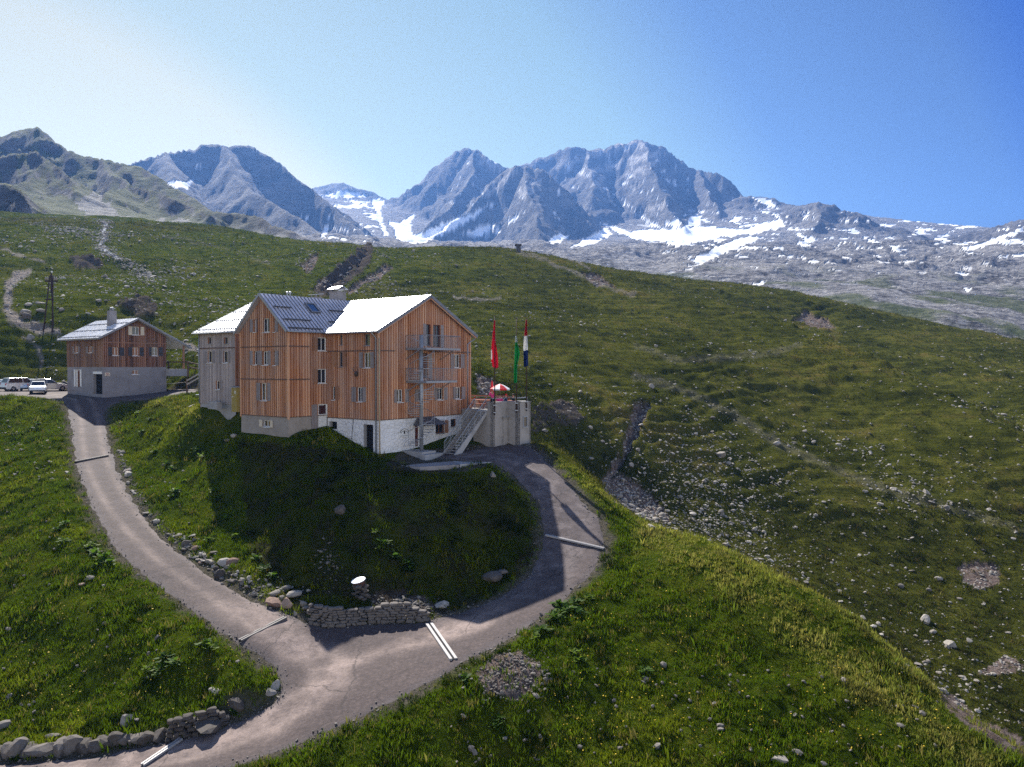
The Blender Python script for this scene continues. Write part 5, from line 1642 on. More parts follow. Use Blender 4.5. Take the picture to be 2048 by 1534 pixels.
for s in (2.67, 3.03):
    c = MB(); c.lathe([(.13, 0), (.13, .25), (.17, .27), (.17, .36), (.05, .42)], 12, (2.45, s, 6.55)); c.build('chimney_pot', GALV, hroof, HUTZ, True)
p = MB(); p.box(9.55, 9.73, -.25, -.07, HUTZ + 2.6, 2.65); p.build('porch_post', DARK_BATTEN, hut, HUTZ)
p = MB(); p.box(9.55, 9.73, 6.0, 6.18, HUTZ + 2.6, 2.65); p.build('porch_post', DARK_BATTEN, hut, HUTZ)
p = MB(); p.box(HW_, 10.0, -.5, 6.5, HUTZ + 2.0, HUTZ + 2.86); p.build('porch_floor', CONCRETE, hut, HUTZ)
drip_m = MB(); zz = hg.pix(270, 687)[1]
drip_m.hexa([hg.pt(a, z, o) for z in (zz, zz + .1) for a, o in ((0, .004), (HW_, .004), (HW_, .08), (0, .08))]); drip_m.build('drip_board', DARK_BATTEN, hut, HUTZ)
# notice board on the base
q = hgb.rect(209.5, 220, 745, 752)
sgn = MB(); sgn.box(-(q[1] - q[0]) / 2, (q[1] - q[0]) / 2, -.05, -.01, 0, q[3] - q[2])
hs_ = empty('notice_board', hutw(hgb.pt((q[0] + q[1]) / 2, 0, 0)) + Vector((0, 0, q[2])), HROT); tag(hs_, 'pale notice board with reddish lines on the grey hut base', 'sign')
sgn.build('board', CREAM_PAINT, hs_)
ln = MB()
for i, (a, bb) in enumerate(((-.2, .18), (-.16, .2), (-.2, .1))): ln.box(a, bb, -.056, -.05, .08 + i * .11, .13 + i * .11)
ln.build('lettering', mat_plain('sign_red', (.35, .09, .06), .6), hs_)
# earth step by the hut door
# ------------------------------------------------------------------ terrace at the right end of the lodge
TZ = at(958, 821, 65.0).z                          # terrace floor
K = [(8.45, -4.53), (10.48, -4.53), (10.48, -5.6), (12.3, -5.6)]
terr = empty('terrace', hw(10.4, -2.5, -6.6), HROT)
TOFF = -6.6
def tl(r, s, z): return (r - 10.4, s + 2.5, z - TOFF)
tag(terr, 'rendered concrete terrace with outside steps at the right end of the lodge', 'terrace')
class TB(MB):
    def tbox(self, r0, r1, s0, s1, z0, z1):
        a = tl(r0, s0, z0); b_ = tl(r1, s1, z1); return self.box(a[0], b_[0], a[1], b_[1], a[2], b_[2])
WT = at(986, 806, 64.0).z
def wall_ring(m, pts, z0, z1, th):
    for (a, b_) in zip(pts[:-1], pts[1:]):
        A = Vector(tl(*a, 0)); B = Vector(tl(*b_, 0)); d = (B - A).normalized(); n = Vector((-d.y, d.x, 0))
        m.obox(Vector((A.x, A.y, z0 - TOFF)), B - A, n * th, Vector((0, 0, z1 - z0)))
m = TB(); m.poly([tl(*p, TZ) for p in (K[0], K[1], K[2], K[3], (12.3, 6.0), (11.0, 6.0), (11.0, -.02), (9.75, -.02), (9.75, -2.45), (8.45, -2.45))])
m.build('floor', plaster('terrace_paving', (.42, .41, .39), 3.0), terr)
m = TB(); wall_ring(m, [(9.75, -.02), (9.75, -2.45)], -8.2, TZ - .01, .3); wall_ring(m, [(8.45, -3.95), K[0], K[1], K[2], K[3], (12.3, 6.0)], -8.4, WT, .3)
m.tbox(8.45, 8.75, -3.95, -2.45, -8.2, TZ - .01)
# openings: small window on the last face is set proud with its own frame
tw = m.build('wall', CONCRETE_WARM, terr)
cp = TB()
for (a, b_) in (((8.40, -3.95), (8.40, -4.58)), ((8.40, -4.58), (10.53, -4.58)), ((10.53, -4.58), (10.53, -5.65)), ((10.53, -5.65), (12.35, -5.65)), ((12.35, -5.65), (12.35, 6.0))):
    A = Vector(tl(*a, WT)); B = Vector(tl(*b_, WT)); d = (B - A).normalized(); n = Vector((-d.y, d.x, 0))
    cp.obox(A + Vector((0, 0, .002)), B - A, n * .38, Vector((0, 0, .07)))
cp.build('coping', CONCRETE, terr)
# railing above the coping
rl = TB(); ring = [(8.62, -2.5), (8.62, -4.35), (10.6, -4.35), (10.6, -5.4), (12.1, -5.4), (12.1, 5.8)]
for a, b_ in zip(ring[:-1], ring[1:]):
    for h in (.35,): rl.tube([tl(*a, WT + h), tl(*b_, WT + h)], .028, 6)
    L = math.dist(a, b_); n = max(1, int(L / 1.1))
    for i in range(n + 1):
        t = i / n; x = a[0] + (b_[0] - a[0]) * t; y = a[1] + (b_[1] - a[1]) * t
        rl.tube([tl(x, y, TZ), tl(x, y, WT + .35)], .022, 6, cap=False)
rl.build('railing', GALV, terr)
wfr = TB()
def tpx(px, py, s):   # on a face at constant s
    w = Wall((0, s), (1, 0), 0, [(0, 0), (1, 0)], None, hworld); return w.pix(px, py)
a0, zz0 = tpx(1046, 853.5, -5.6); a1, zz1 = tpx(1054, 832, -5.6)
wfr.tbox(a0, a0 + .07, -5.66, -5.60, zz0, zz1); wfr.tbox(a1 - .07, a1, -5.66, -5.60, zz0, zz1); wfr.tbox(a0 + .07, a1 - .07, -5.66, -5.60, zz1 - .07, zz1); wfr.tbox(a0 - .05, a1 + .05, -5.70, -5.60, zz0 - .07, zz0)
wo = wfr.build('window', GALV, terr); g = TB(); g.tbox(a0 + .07, a1 - .07, -5.625, -5.603, zz0, zz1 - .07); g.build('pane', GLASS, wo)
d0, dz0 = tpx(1005.5, 888, -4.53); d1, dz1 = tpx(1013.5, 834, -4.53)
g = TB(); g.tbox(d0, d1, -4.60, -4.535, dz0 - .3, dz1); g.build('door', CONCRETE_WARM, terr); g = TB(); g.tbox(d0 - .1, d1 + .1, -4.72, -4.535, dz1, dz1 + .06); g.build('door_hood', GALV, terr)
# outside steps
S0, S1 = -3.9, -2.55; RB_, RT = 4.55, 8.44; ZB = gz(*hw(4.6, -3.2)[:2]) + .02; NS = 17
stp = TB()
for i in range(NS):
    r0 = RB_ + (RT - RB_) * i / NS; z1 = ZB + (TZ - ZB) * (i + 1) / NS
    stp.tbox(r0, r0 + (RT - RB_) / NS + .05, S0 + .12, S1 - .10, z1 - .07, z1)
so = stp.build('steps', plaster('step_concrete', (.24, .22, .21), 5.0), terr)
for s in (S0, S1 - .1):
    st = MB()
    A = [tl(RB_ - .1, s, ZB - .25), tl(RB_ + .35, s, ZB - .25), tl(RT, s, TZ - .32), tl(RT, s, TZ - .02), tl(RB_ - .1, s, ZB + .12)]
    n = len(A); Bq = [(x, y + .10, z) for x, y, z in A]
    st.add(A + Bq, [tuple(reversed(range(n))), tuple(range(n, 2 * n))] + [(i, (i + 1) % n, (i + 1) % n + n, i + n) for i in range(n)])
    st.build('stringer', CONCRETE, so)
    h = MB(); p0 = tl(RB_ + .1, s + .05, ZB + 1.05); p1 = tl(RT, s + .05, TZ + 1.0)
    h.tube([p0, p1], .03, 6); h.tube([tl(RB_ + .1, s + .05, ZB + .55), tl(RT, s + .05, TZ + .5)], .018, 6)
    for i in range(6):
        t = i / 5; x = Vector(p0).lerp(p1, t); h.tube([x, x - Vector((0, 0, 1.0))], .02, 6)
    for i in range(26):
        t = i / 25; x = Vector(p0).lerp(p1, t); h.tube([x, x - Vector((0, 0, .9))], .008, 4, cap=False)
    h.build('handrail', GALV, so)

# concrete slabs on the ground in front
for i, q in enumerate((((905, 923), (960, 918), (992, 925), (920, 935)), ((795, 930), (903, 923), (918, 935), (840, 941)))):
    P = [hit(*c_) for c_ in q]
    zt = sorted(float(surf(p_.x, p_.y)) for p_ in P)[2] + .03
    sb = MB(); sb.hexa([(p_.x, p_.y, zt - .5) for p_ in P] + [(p_.x, p_.y, zt - .02 * i) for p_ in P]); o = sb.build('pavement', (CONCRETE, PLASTER_GREY)[i]); tag(o, kind='structure')

# ------------------------------------------------------------------ flagpoles and flags
POLE = mat_plain('flagpole_wood', (.055, .030, .022), .6)
def flagpole(px, ptop, pbase, d, label):
    b = at(px, pbase, d); t = at(px, ptop, d)
    o = empty('flagpole', b)
    L = t.z - b.z
    m = MB(); m.tube([(0, 0, -1.1), (0, 0, L)], .055, 10, .032); m.build('pole', POLE, o, 0, True)
    m = MB(); m.lathe([(.001, 0), (.05, .03), (.05, .07), (.001, .1)], 10, (0, 0, L - .02)); m.build('finial', POLE, o, 0, True)
    m = MB(); m.box(-.12, .12, -.09, .09, -.35, -.27); m.box(-.12, .12, -.09, .09, -.95, -.87); m.build('bracket', GALV, o)
    tag(o, label, 'flagpole', 'flagpoles on the terrace wall')
    return b, t
def flag_mat(name, stops):
    k = NT(name)
    z = k.attr('u')
    nd = k.n('ShaderNodeValToRGB'); cr = nd.color_ramp; cr.interpolation = 'CONSTANT'
    while len(cr.elements) > 1: cr.elements.remove(cr.elements[-1])
    cr.elements[0].position = 0; cr.elements[0].color = (*stops[0][1], 1)
    for p, c in stops[1:]:
        e = cr.elements.new(p); e.color = (*c, 1)
    k.l(z, nd.inputs['Fac']); k.col(nd.outputs['Color']); k.set(Roughness=.75)
    tr = k.n('ShaderNodeBsdfTranslucent'); k.l(nd.outputs['Color'], tr.inputs['Color'])
    mx = k.n('ShaderNodeMixShader'); mx.inputs[0].default_value = .45
    k.l(k.b.outputs[0], mx.inputs[1]); k.l(tr.outputs[0], mx.inputs[2])
    k.l(mx.outputs[0], k.t.nodes['Material Output'].inputs['Surface'])
    return k.m
def limp_flag(px0, px1, y0, y1, d, ppx, mat, label, seed, shape):
    """cloth hanging limp beside its pole: outline half widths given by shape(t) left and right in metres"""
    rng = random.Random(seed)
    top = at(ppx, y0, d); bot = at(ppx, y1, d); H = top.z - bot.z
    NR, NCc = 40, 25
    V = []; U = []
    for i in range(NR + 1):
        t = i / NR; l, r, off = shape(t)
        for j in range(NCc):
            s = j / (NCc - 1)
            x = -l + (l + r) * s
            y = -.08 + .07 * math.sin(s * 9 + t * 3 + seed) * (0.4 + t) + .04 * math.sin(s * 21 + t * 5)
            V.append((x, y, -H * t + .05 * math.sin(s * 6 + seed) * t)); U.append(1 - t if off is None else off(s, t))
    F = [(i * NCc + j, i * NCc + j + 1, (i + 1) * NCc + j + 1, (i + 1) * NCc + j) for i in range(NR) for j in range(NCc - 1)]
    m = MB(); m.add(V, F, U); o = m.build('flag', mat, None, 0, True); o.location = top
    tag(o, label, 'flag')
    md = o.modifiers.new('thick', 'SOLIDIFY'); md.thickness = .012
    return o
PX = .043
flagpole(989.5, 632, 803, 64.0, 'tall dark flagpole with the red flag, nearest the steps')
flagpole(1033, 637, 799, 65.0, 'tall dark flagpole with the green flag, middle of three')
flagpole(1053, 638, 796, 65.8, 'tall dark flagpole with the red, white and blue flag')
RED, WHT, GRN, BLU = (.62, .015, .04), (.75, .75, .75), (.01, .30, .07), (.012, .035, .16)
limp_flag(0, 0, 641, 736, 64.0, 989.5, flag_mat('red_flag_cloth', [(0, RED), (.5, WHT), (.62, RED)]), 'red flag with a white strip hanging limp on its pole', 1,
          lambda t: (PX * (1.5 + 5.2 * min(1, t * 1.6) - (3 * max(0, t - .85) / .15)), PX * (1 + 5.5 * smooth(.25, .95, np.array(t)).item()), lambda s, t: .55 if (s < .14 and .62 < t < .85) or (.82 < s < .95 and .3 < t < .5) else .1))
limp_flag(0, 0, 672, 766, 65.0, 1033, flag_mat('green_flag_cloth', [(0, GRN), (.86, (.5, .55, .52))]), 'green flag with a pale top hanging limp on its pole', 2,
          lambda t: (PX * (2.5 + 3 * t), PX * (1 + 5.5 * math.exp(-((t - .38) / .17) ** 2)), None))
limp_flag(0, 0, 640, 733, 65.8, 1053, flag_mat('tricolour_flag_cloth', [(0, BLU), (.34, WHT), (.66, (.42, .012, .02))]), 'red, white and blue flag hanging limp on its pole', 3,
          lambda t: (PX * (1.5 + 4.5 * min(1, t * 1.8) - 1.5 * max(0, t - .7)), PX * (1 + 2.2 * t), None))

# ------------------------------------------------------------------ life on the terrace
def tp3(r, s, z=0.0): return hw(r, s, TZ + z)
PR = mat_plain('parasol_red', (.65, .02, .03), .7); PW = mat_plain('parasol_white', (.80, .78, .78), .7)
pc_ = at(1000, 775, 66.8); par = empty('parasol', (pc_.x, pc_.y, TZ)); tag(par, 'open red and white parasol over the terrace table', 'parasol')
ht = pc_.z - TZ
m = MB(); m.tube([(0, 0, 0), (0, 0, ht + .15)], .025, 8); m.build('pole', GALV, par, 0, True)
m = MB(); m.lathe([(.28, 0), (.28, .07), (.06, .12)], 14); m.build('base', CONCRETE, par)
m = MB()
for k_ in range(8):
    m.cur = k_ % 2
    a0 = 2 * math.pi * k_ / 8; a1 = 2 * math.pi * (k_ + 1) / 8
    def rp(a, f, dz): return (.85 * f * math.cos(a), .85 * f * math.sin(a), ht + .32 - .42 * f ** 1.4 + dz)
    for f0, f1 in ((0.02, .5), (.5, 1.0)): m.poly([rp(a0, f0, 0), rp(a0, f1, 0), rp(a1, f1, 0), rp(a1, f0, 0)])
    m.poly([rp(a0, 1, 0), rp(a0, 1, -.12), rp(a1, 1, -.12), rp(a1, 1, 0)])
m.build('canopy', [PR, PW], par)
pf = at(984, 783, 67.3); fol = empty('folded_parasol', (pf.x, pf.y, TZ)); tag(fol, 'folded red parasol standing behind the person in pink', 'parasol')
m = MB(); m.tube([(0, 0, 0), (0, 0, 2.5)], .025, 8); m.build('pole', GALV, fol); m = MB(); m.lathe([(.04, 1.15), (.15, 1.3), (.13, 1.8), (.05, 2.4), (.001, 2.5)], 12); m.build('cloth', PR, fol, 0, True)
SLATW = mat_plain('red_brown_bench_wood', (.33, .085, .035), .6)
def picnic(r, s, label):
    o = empty('picnic_table', tp3(r, s), HROT); tag(o, label, 'table')
    m = MB()
    for i in range(5): m.box(-.38 + i * .155, -.25 + i * .155, -.95, .95, .72, .76)
    m.build('tabletop', SLATW, o)
    for sx in (-1, 1):
        m = MB(); m.box(sx * .72 - .14, sx * .72 + .14, -.95, .95, .42, .46); m.build('bench', SLATW, o)
    for sy in (-.7, .7):
        m = MB(); m.bar((-.75, sy, 0), (-.28, sy, .72), .07); m.bar((.75, sy, 0), (.28, sy, .72), .07); m.box(-.8, .8, sy - .03, sy + .03, .34, .42); m.build('leg', SLATW, o)
picnic(11.3, -1.1, 'red brown picnic table on the terrace nearest the lodge wall'); picnic(11.55, -3.4, 'red brown picnic table under the open parasol')
rb2 = TB()
m = MB(); o = empty('balustrade', tp3(12.15, 1.0), HROT); tag(o, 'reddish wooden slat railing along the back of the terrace', 'railing')
for h in (.25, .5, .75, 1.0): m.box(-.03, .03, -4.4, 3.5, h, h + .11)
m.build('rail', SLATW, o)
for y in np.arange(-4.4, 3.6, 1.3): pm_ = MB(); pm_.box(-.05, .05, y - .05, y + .05, 0, 1.05); pm_.build('post', SLATW, o)

SKIN = mat_plain('skin', (.45, .25, .17), .6)
def skin_obj(name, joints, edges, mat, parent=None):
    me = bpy.data.meshes.new(name); me.from_pydata([j[:3] for j in joints], edges, [])
    o = link(bpy.data.objects.new(name, me)); me.materials.append(mat)
    o.modifiers.new('skin', 'SKIN'); o.modifiers.new('sub', 'SUBSURF').levels = 1
    o.modifiers['sub'].render_levels = 1
    for v_, j in zip(me.skin_vertices[0].data, joints): v_.radius = (j[3], j[3])
    me.skin_vertices[0].data[0].use_root = True
    if parent: o.parent = parent
    return o
def person(loc, rz, shirt, trousers, hair, label, sit=True, lean=0.0):
    hz = .46 if sit else .92
    hip = (0, 0, hz); ch = (0, lean * .45, hz + .42); nk = (0, lean * .55, hz + .56); hd = (0, lean * .6 + .02, hz + .70)
    if sit: legs = [((.10, .06, hz), (.12, .46, hz + .03), (.12, .48, .07), (.12, .60, .04)), ((-.10, .06, hz), (-.12, .46, hz + .03), (-.12, .48, .07), (-.12, .60, .04))]
    else: legs = [((.10, 0, hz - .05), (.11, .03, .50), (.11, 0, .08), (.11, .13, .04)), ((-.10, 0, hz - .05), (-.11, .03, .50), (-.11, 0, .08), (-.11, .13, .04))]
    arms = [((s * .19, ch[1], ch[2] + .07), (s * .26, ch[1] + .06, ch[2] - .17), (s * .16, ch[1] + .30, ch[2] - .22), (s * .13, ch[1] + .38, ch[2] - .22)) for s in (1, -1)]
    J = [(*hip, .13), (*ch, .14), (*nk, .055), (*hd, .095), (hd[0], hd[1] + .02, hd[2] + .09, .085)]; E = [(0, 1), (1, 2), (2, 3), (3, 4)]
    for L in legs:
        b = len(J); J += [(*L[0], .085), (*L[1], .062), (*L[2], .042), (*L[3], .035)]; E += [(0, b), (b, b + 1), (b + 1, b + 2), (b + 2, b + 3)]
    for A in arms:
        b = len(J); J += [(*A[0], .055), (*A[1], .042), (*A[2], .032), (*A[3], .03)]; E += [(1, b), (b, b + 1), (b + 1, b + 2), (b + 2, b + 3)]
    o = skin_obj('person', J, E, SKIN); o.location = loc; o.rotation_euler = (0, 0, rz)
    S = [(0, 0, hz - .02, .15), (*ch, .165), (0, nk[1], nk[2] - .06, .09)]; SE_ = [(0, 1), (1, 2)]
    for A in arms:
        b = len(S); S += [(*A[0], .075), (*A[1], .06)]; SE_ += [(1, b), (b, b + 1)]
    skin_obj('shirt', S, SE_, shirt, o)
    T = [(*hip, .155)]; TE = []
    for L in legs:
        b = len(T); T += [(*L[0], .105), (*L[1], .08), (*L[2], .06)]; TE += [(0, b), (b, b + 1), (b + 1, b + 2)]
    skin_obj('trousers', T, TE, trousers, o)
    hm_ = MB(); hm_.lathe([(.001, -.02), (.10, .0), (.118, .06), (.10, .13), (.05, .17), (.001, .18)], 12, (hd[0], hd[1] - .02, hd[2] + .02)); hm_.build('hair', hair, o, 0, True)
    tag(o, label, 'person')
    return o
PINK = mat_plain('pink_cloth', (.62, .05, .20), .8); NAVY = mat_plain('navy_cloth', (.03, .05, .12), .8); BLK = mat_plain('black_cloth', (.012, .012, .014), .8); PALEB = mat_plain('pale_blue_cloth', (.45, .52, .62), .8)
BRNH = mat_plain('brown_hair', (.05, .025, .015), .7); REDH = mat_plain('red_cap', (.55, .04, .03), .7)
def pplace(px, d): 
    p = at(px, 800, d); return (p.x, p.y, TZ)
person(pplace(985, 66.6), R(20), PINK, BLK, REDH, 'person in a pink shirt and red cap standing at the terrace railing', sit=False, lean=.2)
person(pplace(999, 66.4), R(200), PINK, NAVY, BRNH, 'person in a pink shirt sitting beside the steps end of the table')
person(pplace(1006, 66.9), R(120), PALEB, NAVY, BRNH, 'person in a pale blue shirt sitting under the parasol')
person(pplace(1012, 66.6), R(100), NAVY, NAVY, REDH, 'person in dark clothes and a red cap sitting at the table')
person(pplace(1027, 66.9), R(80), BLK, BLK, BRNH, 'person in black sitting by the middle flagpole')
m = MB()
for i in range(5): m.box(-.38 + i * .155, -.25 + i * .155, -.95, .95, .72, .76)

# ------------------------------------------------------------------ parked cars
TYRE = mat_plain('tyre_rubber', (.015, .015, .016), .9); RIM = mat_plain('alloy_rim', (.35, .35, .36), .35, .7)
CARGLASS = glass_mat('car_glass', (.012, .015, .02)); LAMP_R = mat_plain('red_lamp', (.45, .02, .02), .3); LAMP_W = mat_plain('clear_lamp', (.6, .62, .65), .2); BLACKP = mat_plain('black_plastic', (.02, .02, .022), .6)
def paint(name, c):
    k = NT(name); k.col(c); k.set(Roughness=.28, Metallic=.1); k.b.inputs['Coat Weight'].default_value = .6; k.b.inputs['Coat Roughness'].default_value = .08
    return k.m
def car(loc, heading, col, label, L=4.1, W=1.72, H=1.48, kind='hatch'):
    o = empty('parked_car', loc, math.atan2(heading[1], heading[0])); tag(o, label, 'car', 'cars parked by the huts')
    h = L / 2
    if kind == 'suv': top = [(-h + .12, .98), (-h + .42, H - .06), (-.6, H), (.35, H - .03), (1.05, 1.04)]
    elif kind == 'wagon': top = [(-h + .10, .95), (-h + .55, H - .08), (-.5, H), (.25, H - .04), (.95, .98)]
    else: top = [(-h + .18, .95), (-h + .62, H - .10), (-.35, H), (.20, H - .05), (.92, .96)]
    belt = .93 if kind != 'suv' else 1.0
    prof = [(-h, .30), (-h, .66), (-h + .05, belt - .04), (top[0][0], belt)] 
    low = [(-h + .02, .28), (-h - .02, .55), (-h + .06, belt - .06), (top[0][0], belt), (top[-1][0], belt), (h - .25, belt - .16), (h - .03, belt - .34), (h, .45), (h - .05, .28)]
    b = MB(); n = len(low)
    secs = [(-W / 2, .95), (-W / 2 + .06, 1.0), (W / 2 - .06, 1.0), (W / 2, .95)]
    def ring(y, f): return [(x * f, y, .28 + (z - .28) * (f if z > .5 else 1)) for x, z in low]
    V = []; F = []
    for y, f in secs: V += ring(y, f)
    for i in range(len(secs) - 1):
        for j in range(n): F.append((i * n + j, i * n + (j + 1) % n, (i + 1) * n + (j + 1) % n, (i + 1) * n + j))
    F.append(tuple(range(n))); F.append(tuple(reversed(range((len(secs) - 1) * n, len(secs) * n))))
    b.add(V, F)
    # cabin shell
    cab = [(top[0][0], belt)] + top[1:4] + [(top[-1][0], belt)]
    m_ = len(cab); V = []; 
    for y, ins in ((-W / 2 + .05, 1), (W / 2 - .05, 1)):
        V += [(x, (y if z <= belt + .01 else y * .82), z) for x, z in cab]
    b.add(V, [tuple(range(m_)), tuple(reversed(range(m_, 2 * m_)))] + [(j, j + m_, (j + 1) % m_ + m_, (j + 1) % m_) for j in range(m_)])
    b.build('body', paint('paint_%02d' % (int(sum(col) * 30)), col), o, 0, False, .03)
    def side(x, z, s, e=.012):
        t = (z - belt) / (H - belt); y = (W / 2 - .05) * (1 - .18 * t) + e; return (x, s * y, z)
    for s in (-1, 1):
        g = MB(); z0, z1 = belt + .05, H - .12
        x0b, x1b = top[0][0] + .16, top[-1][0] - .22; x0t, x1t = top[1][0] + .12, top[3][0] - .06
        xm = -.25
        for A in ([(x0b, z0), (xm - .04, z0), (xm - .04, z1), (x0t, z1)], [(xm + .04, z0), (x1b, z0), (x1t, z1), (xm + .04, z1)]):
            q = [side(x, z, s) for x, z in A]; g.poly(q if s > 0 else q[::-1])
        g.build('side_window', CARGLASS, o)
    def across(p, q, wa, wb, e):
        (x0, z0), (x1, z1) = p, q; d = Vector((z1 - z0, 0, -(x1 - x0))).normalized() * e
        return [Vector((x0, -wa, z0)) + d, Vector((x0, wa, z0)) + d, Vector((x1, wb, z1)) + d, Vector((x1, -wb, z1)) + d]
    g = MB(); a, c_ = Vector((top[-1][0], 0, belt)), Vector((top[3][0], 0, top[3][1])); a2 = a.lerp(c_, .1); c2 = a.lerp(c_, .92)
    g.poly(across((a2.x, a2.z), (c2.x, c2.z), W * .42, W * .36, .015)); g.build('windscreen', CARGLASS, o)
    g = MB(); a, c_ = Vector((top[0][0], 0, belt)), Vector((top[1][0], 0, top[1][1])); a2 = a.lerp(c_, .12); c2 = a.lerp(c_, .9)
    g.poly(across((a2.x, a2.z), (c2.x, c2.z), W * .40, W * .34, -.015)[::-1]); g.build('rear_window', CARGLASS, o)
    for sx in (-1, 1):
        for s in (-1, 1):
            x = sx * (L * .31); w = MB(); prof_ = [(.16, -.10), (.29, -.10), (.315, -.05), (.315, .05), (.29, .10), (.16, .10)]
            nn = 20
            for (ra, ya), (rb_, yb) in zip(prof_[:-1], prof_[1:]):
                for k_ in range(nn):
                    A0 = 2 * math.pi * k_ / nn; A1 = 2 * math.pi * (k_ + 1) / nn
                    w.poly([(x + ra * math.cos(A0), s * (W / 2 - .09) + ya, .315 + ra * math.sin(A0)), (x + ra * math.cos(A1), s * (W / 2 - .09) + ya, .315 + ra * math.sin(A1)), (x + rb_ * math.cos(A1), s * (W / 2 - .09) + yb, .315 + rb_ * math.sin(A1)), (x + rb_ * math.cos(A0), s * (W / 2 - .09) + yb, .315 + rb_ * math.sin(A0))])
            wo_ = w.build('wheel', TYRE, o)
            r_m = MB(); yy = s * (W / 2 - .0)
            r_m.poly([(x + .17 * math.cos(2 * math.pi * k_ / 12), yy, .315 + .17 * math.sin(2 * math.pi * k_ / 12)) for k_ in range(12)]); r_m.build('rim', RIM, wo_)
    for s in (-1, 1):
        m = MB(); m.box(h - .16, h - .02, s * W * .36 - .16, s * W * .36 + .16, belt - .34, belt - .20); m.build('headlight', LAMP_W, o)
        m = MB(); m.box(-h - .01, -h + .10, s * W * .42 - .09, s * W * .42 + .09, belt - .24, belt - .02); m.build('tail_light', LAMP_R, o)
        m = MB(); m.box(.62, .78, s * (W / 2 + .06) - .09, s * (W / 2 + .06) + .09, belt, belt + .14); m.build('mirror', BLACKP, o)
    m = MB(); m.box(-h - .03, -h + .12, -W * .46, W * .46, .28, .48); m.box(h - .12, h + .02, -W * .46, W * .46, .26, .40); m.build('bumper', BLACKP, o)
    return o
def cplace(px, py, d=None):
    p = at(px, py, 1.0)
    if d is None: d = hit(px, py).y
    return Vector((p.x * d, d, float(ROADZ(np.array([p.x * d]), np.array([d]))[0]) + .02))
car(cplace(77, 784, 92.5), (.48, -.88), (.72, .74, .76), 'small white car in front of the other parked cars', 3.9, 1.66, 1.45)
car(cplace(44, 779, 96.5), (.55, .84), (.62, .62, .60), 'silver off-road car seen from behind between the white cars', 4.4, 1.82, 1.68, 'suv')
car(cplace(97, 780, 97.5), (.80, .60), (.30, .31, .33), 'grey estate car with a pale roof nearest the hut', 4.6, 1.78, 1.52, 'wagon')
car(cplace(4, 778, 97.5), (-.55, -.84), (.72, .73, .74), 'white car at the left end of the row', 4.2, 1.72, 1.48)
car(cplace(57, 779.5, 97.5), (.5, -.86), (.45, .52, .60), 'pale blue car half hidden behind the small white car', 3.9, 1.68, 1.46)
car(cplace(404, 790, 81), (-.35, -.94), (.16, .24, .36), 'blue car partly hidden behind the silvered annex', 4.1, 1.72, 1.55)

# ------------------------------------------------------------------ telegraph mast on the hillside
MASTW = mat_plain('tarred_pole_wood', (.045, .026, .020), .85)
mb_ = hit(104, 660); mast = empty('telegraph_mast', mb_); tag(mast, 'dark three-legged telegraph mast on the slope behind the hut', 'mast')
mt = at(104.5, 546, mb_.y); MH = mt.z - mb_.z
def mfoot(px, py):
    q = hit(px, py); return q - mb_
for px, py, off in ((90, 661, -.12), (99.5, 659, 0), (111.5, 659, .14)):
    m = MB(); f_ = mfoot(px, py); f_.y = {90: -.6, 99.5: 1.1, 111.5: -.6}[px]; m.tube([(f_.x, f_.y, f_.z - .5), (off * 1.8, 0, MH - .4)], .11, 8, .09); m.build('leg', MASTW, mast, 0, True)
m = MB(); m.tube([(0, 0, MH - 3.0), (0, 0, MH)], .14, 8, .11); m.build('pole_top', MASTW, mast, 0, True)
m = MB(); m.box(-.95, .95, -.09, .09, MH - 1.35, MH - 1.12); m.build('crossarm', MASTW, mast)
m = MB(); zb = MH * .52; m.box(-.66, .66, -.65, -.5, zb, zb + .18); m.build('brace', MASTW, mast)
for x in (-.82, -.55, .5, .78):
    m = MB(); m.lathe([(.04, 0), (.09, .05), (.09, .2), (.13, .24), (.09, .42), (.02, .5)], 10, (x, 0, MH - 1.1)); m.build('insulator', mat_plain('porcelain', (.30, .26, .24), .3), mast, 0, True)
m = MB(); m.lathe([(.04, 0), (.09, .05), (.12, .2), (.02, .32)], 10, (.1, 0, MH)); m.build('insulator', WHITE_PAINT, mast, 0, True)

# small shelter on the skyline
sb_ = hit(1037, 503); 
if sb_.y > 320: sb_ = at(1037, 503, 268)
sh = empty('stone_shelter', sb_); tag(sh, 'small dark stone shelter with a flat roof on the skyline', 'shelter')
sc_ = sb_.y / FPX
DSTONE = plaster('dark_stone', (.085, .08, .08), 2.0, .3, .8)
m = MB(); m.hexa([(-4.2 * sc_, -1, -.3), (4.8 * sc_, -1, -.3), (4.8 * sc_, 1, -.3), (-4.2 * sc_, 1, -.3), (-4.6 * sc_, -1, 11.5 * sc_), (4.0 * sc_, -1, 11.5 * sc_), (4.0 * sc_, 1, 11.5 * sc_), (-4.6 * sc_, 1, 11.5 * sc_)]); m.build('wall', DSTONE, sh)
m = MB(); m.box(-7 * sc_, 6 * sc_, -1.4, 1.4, 11.5 * sc_, 14 * sc_); m.build('roof', DSTONE, sh)

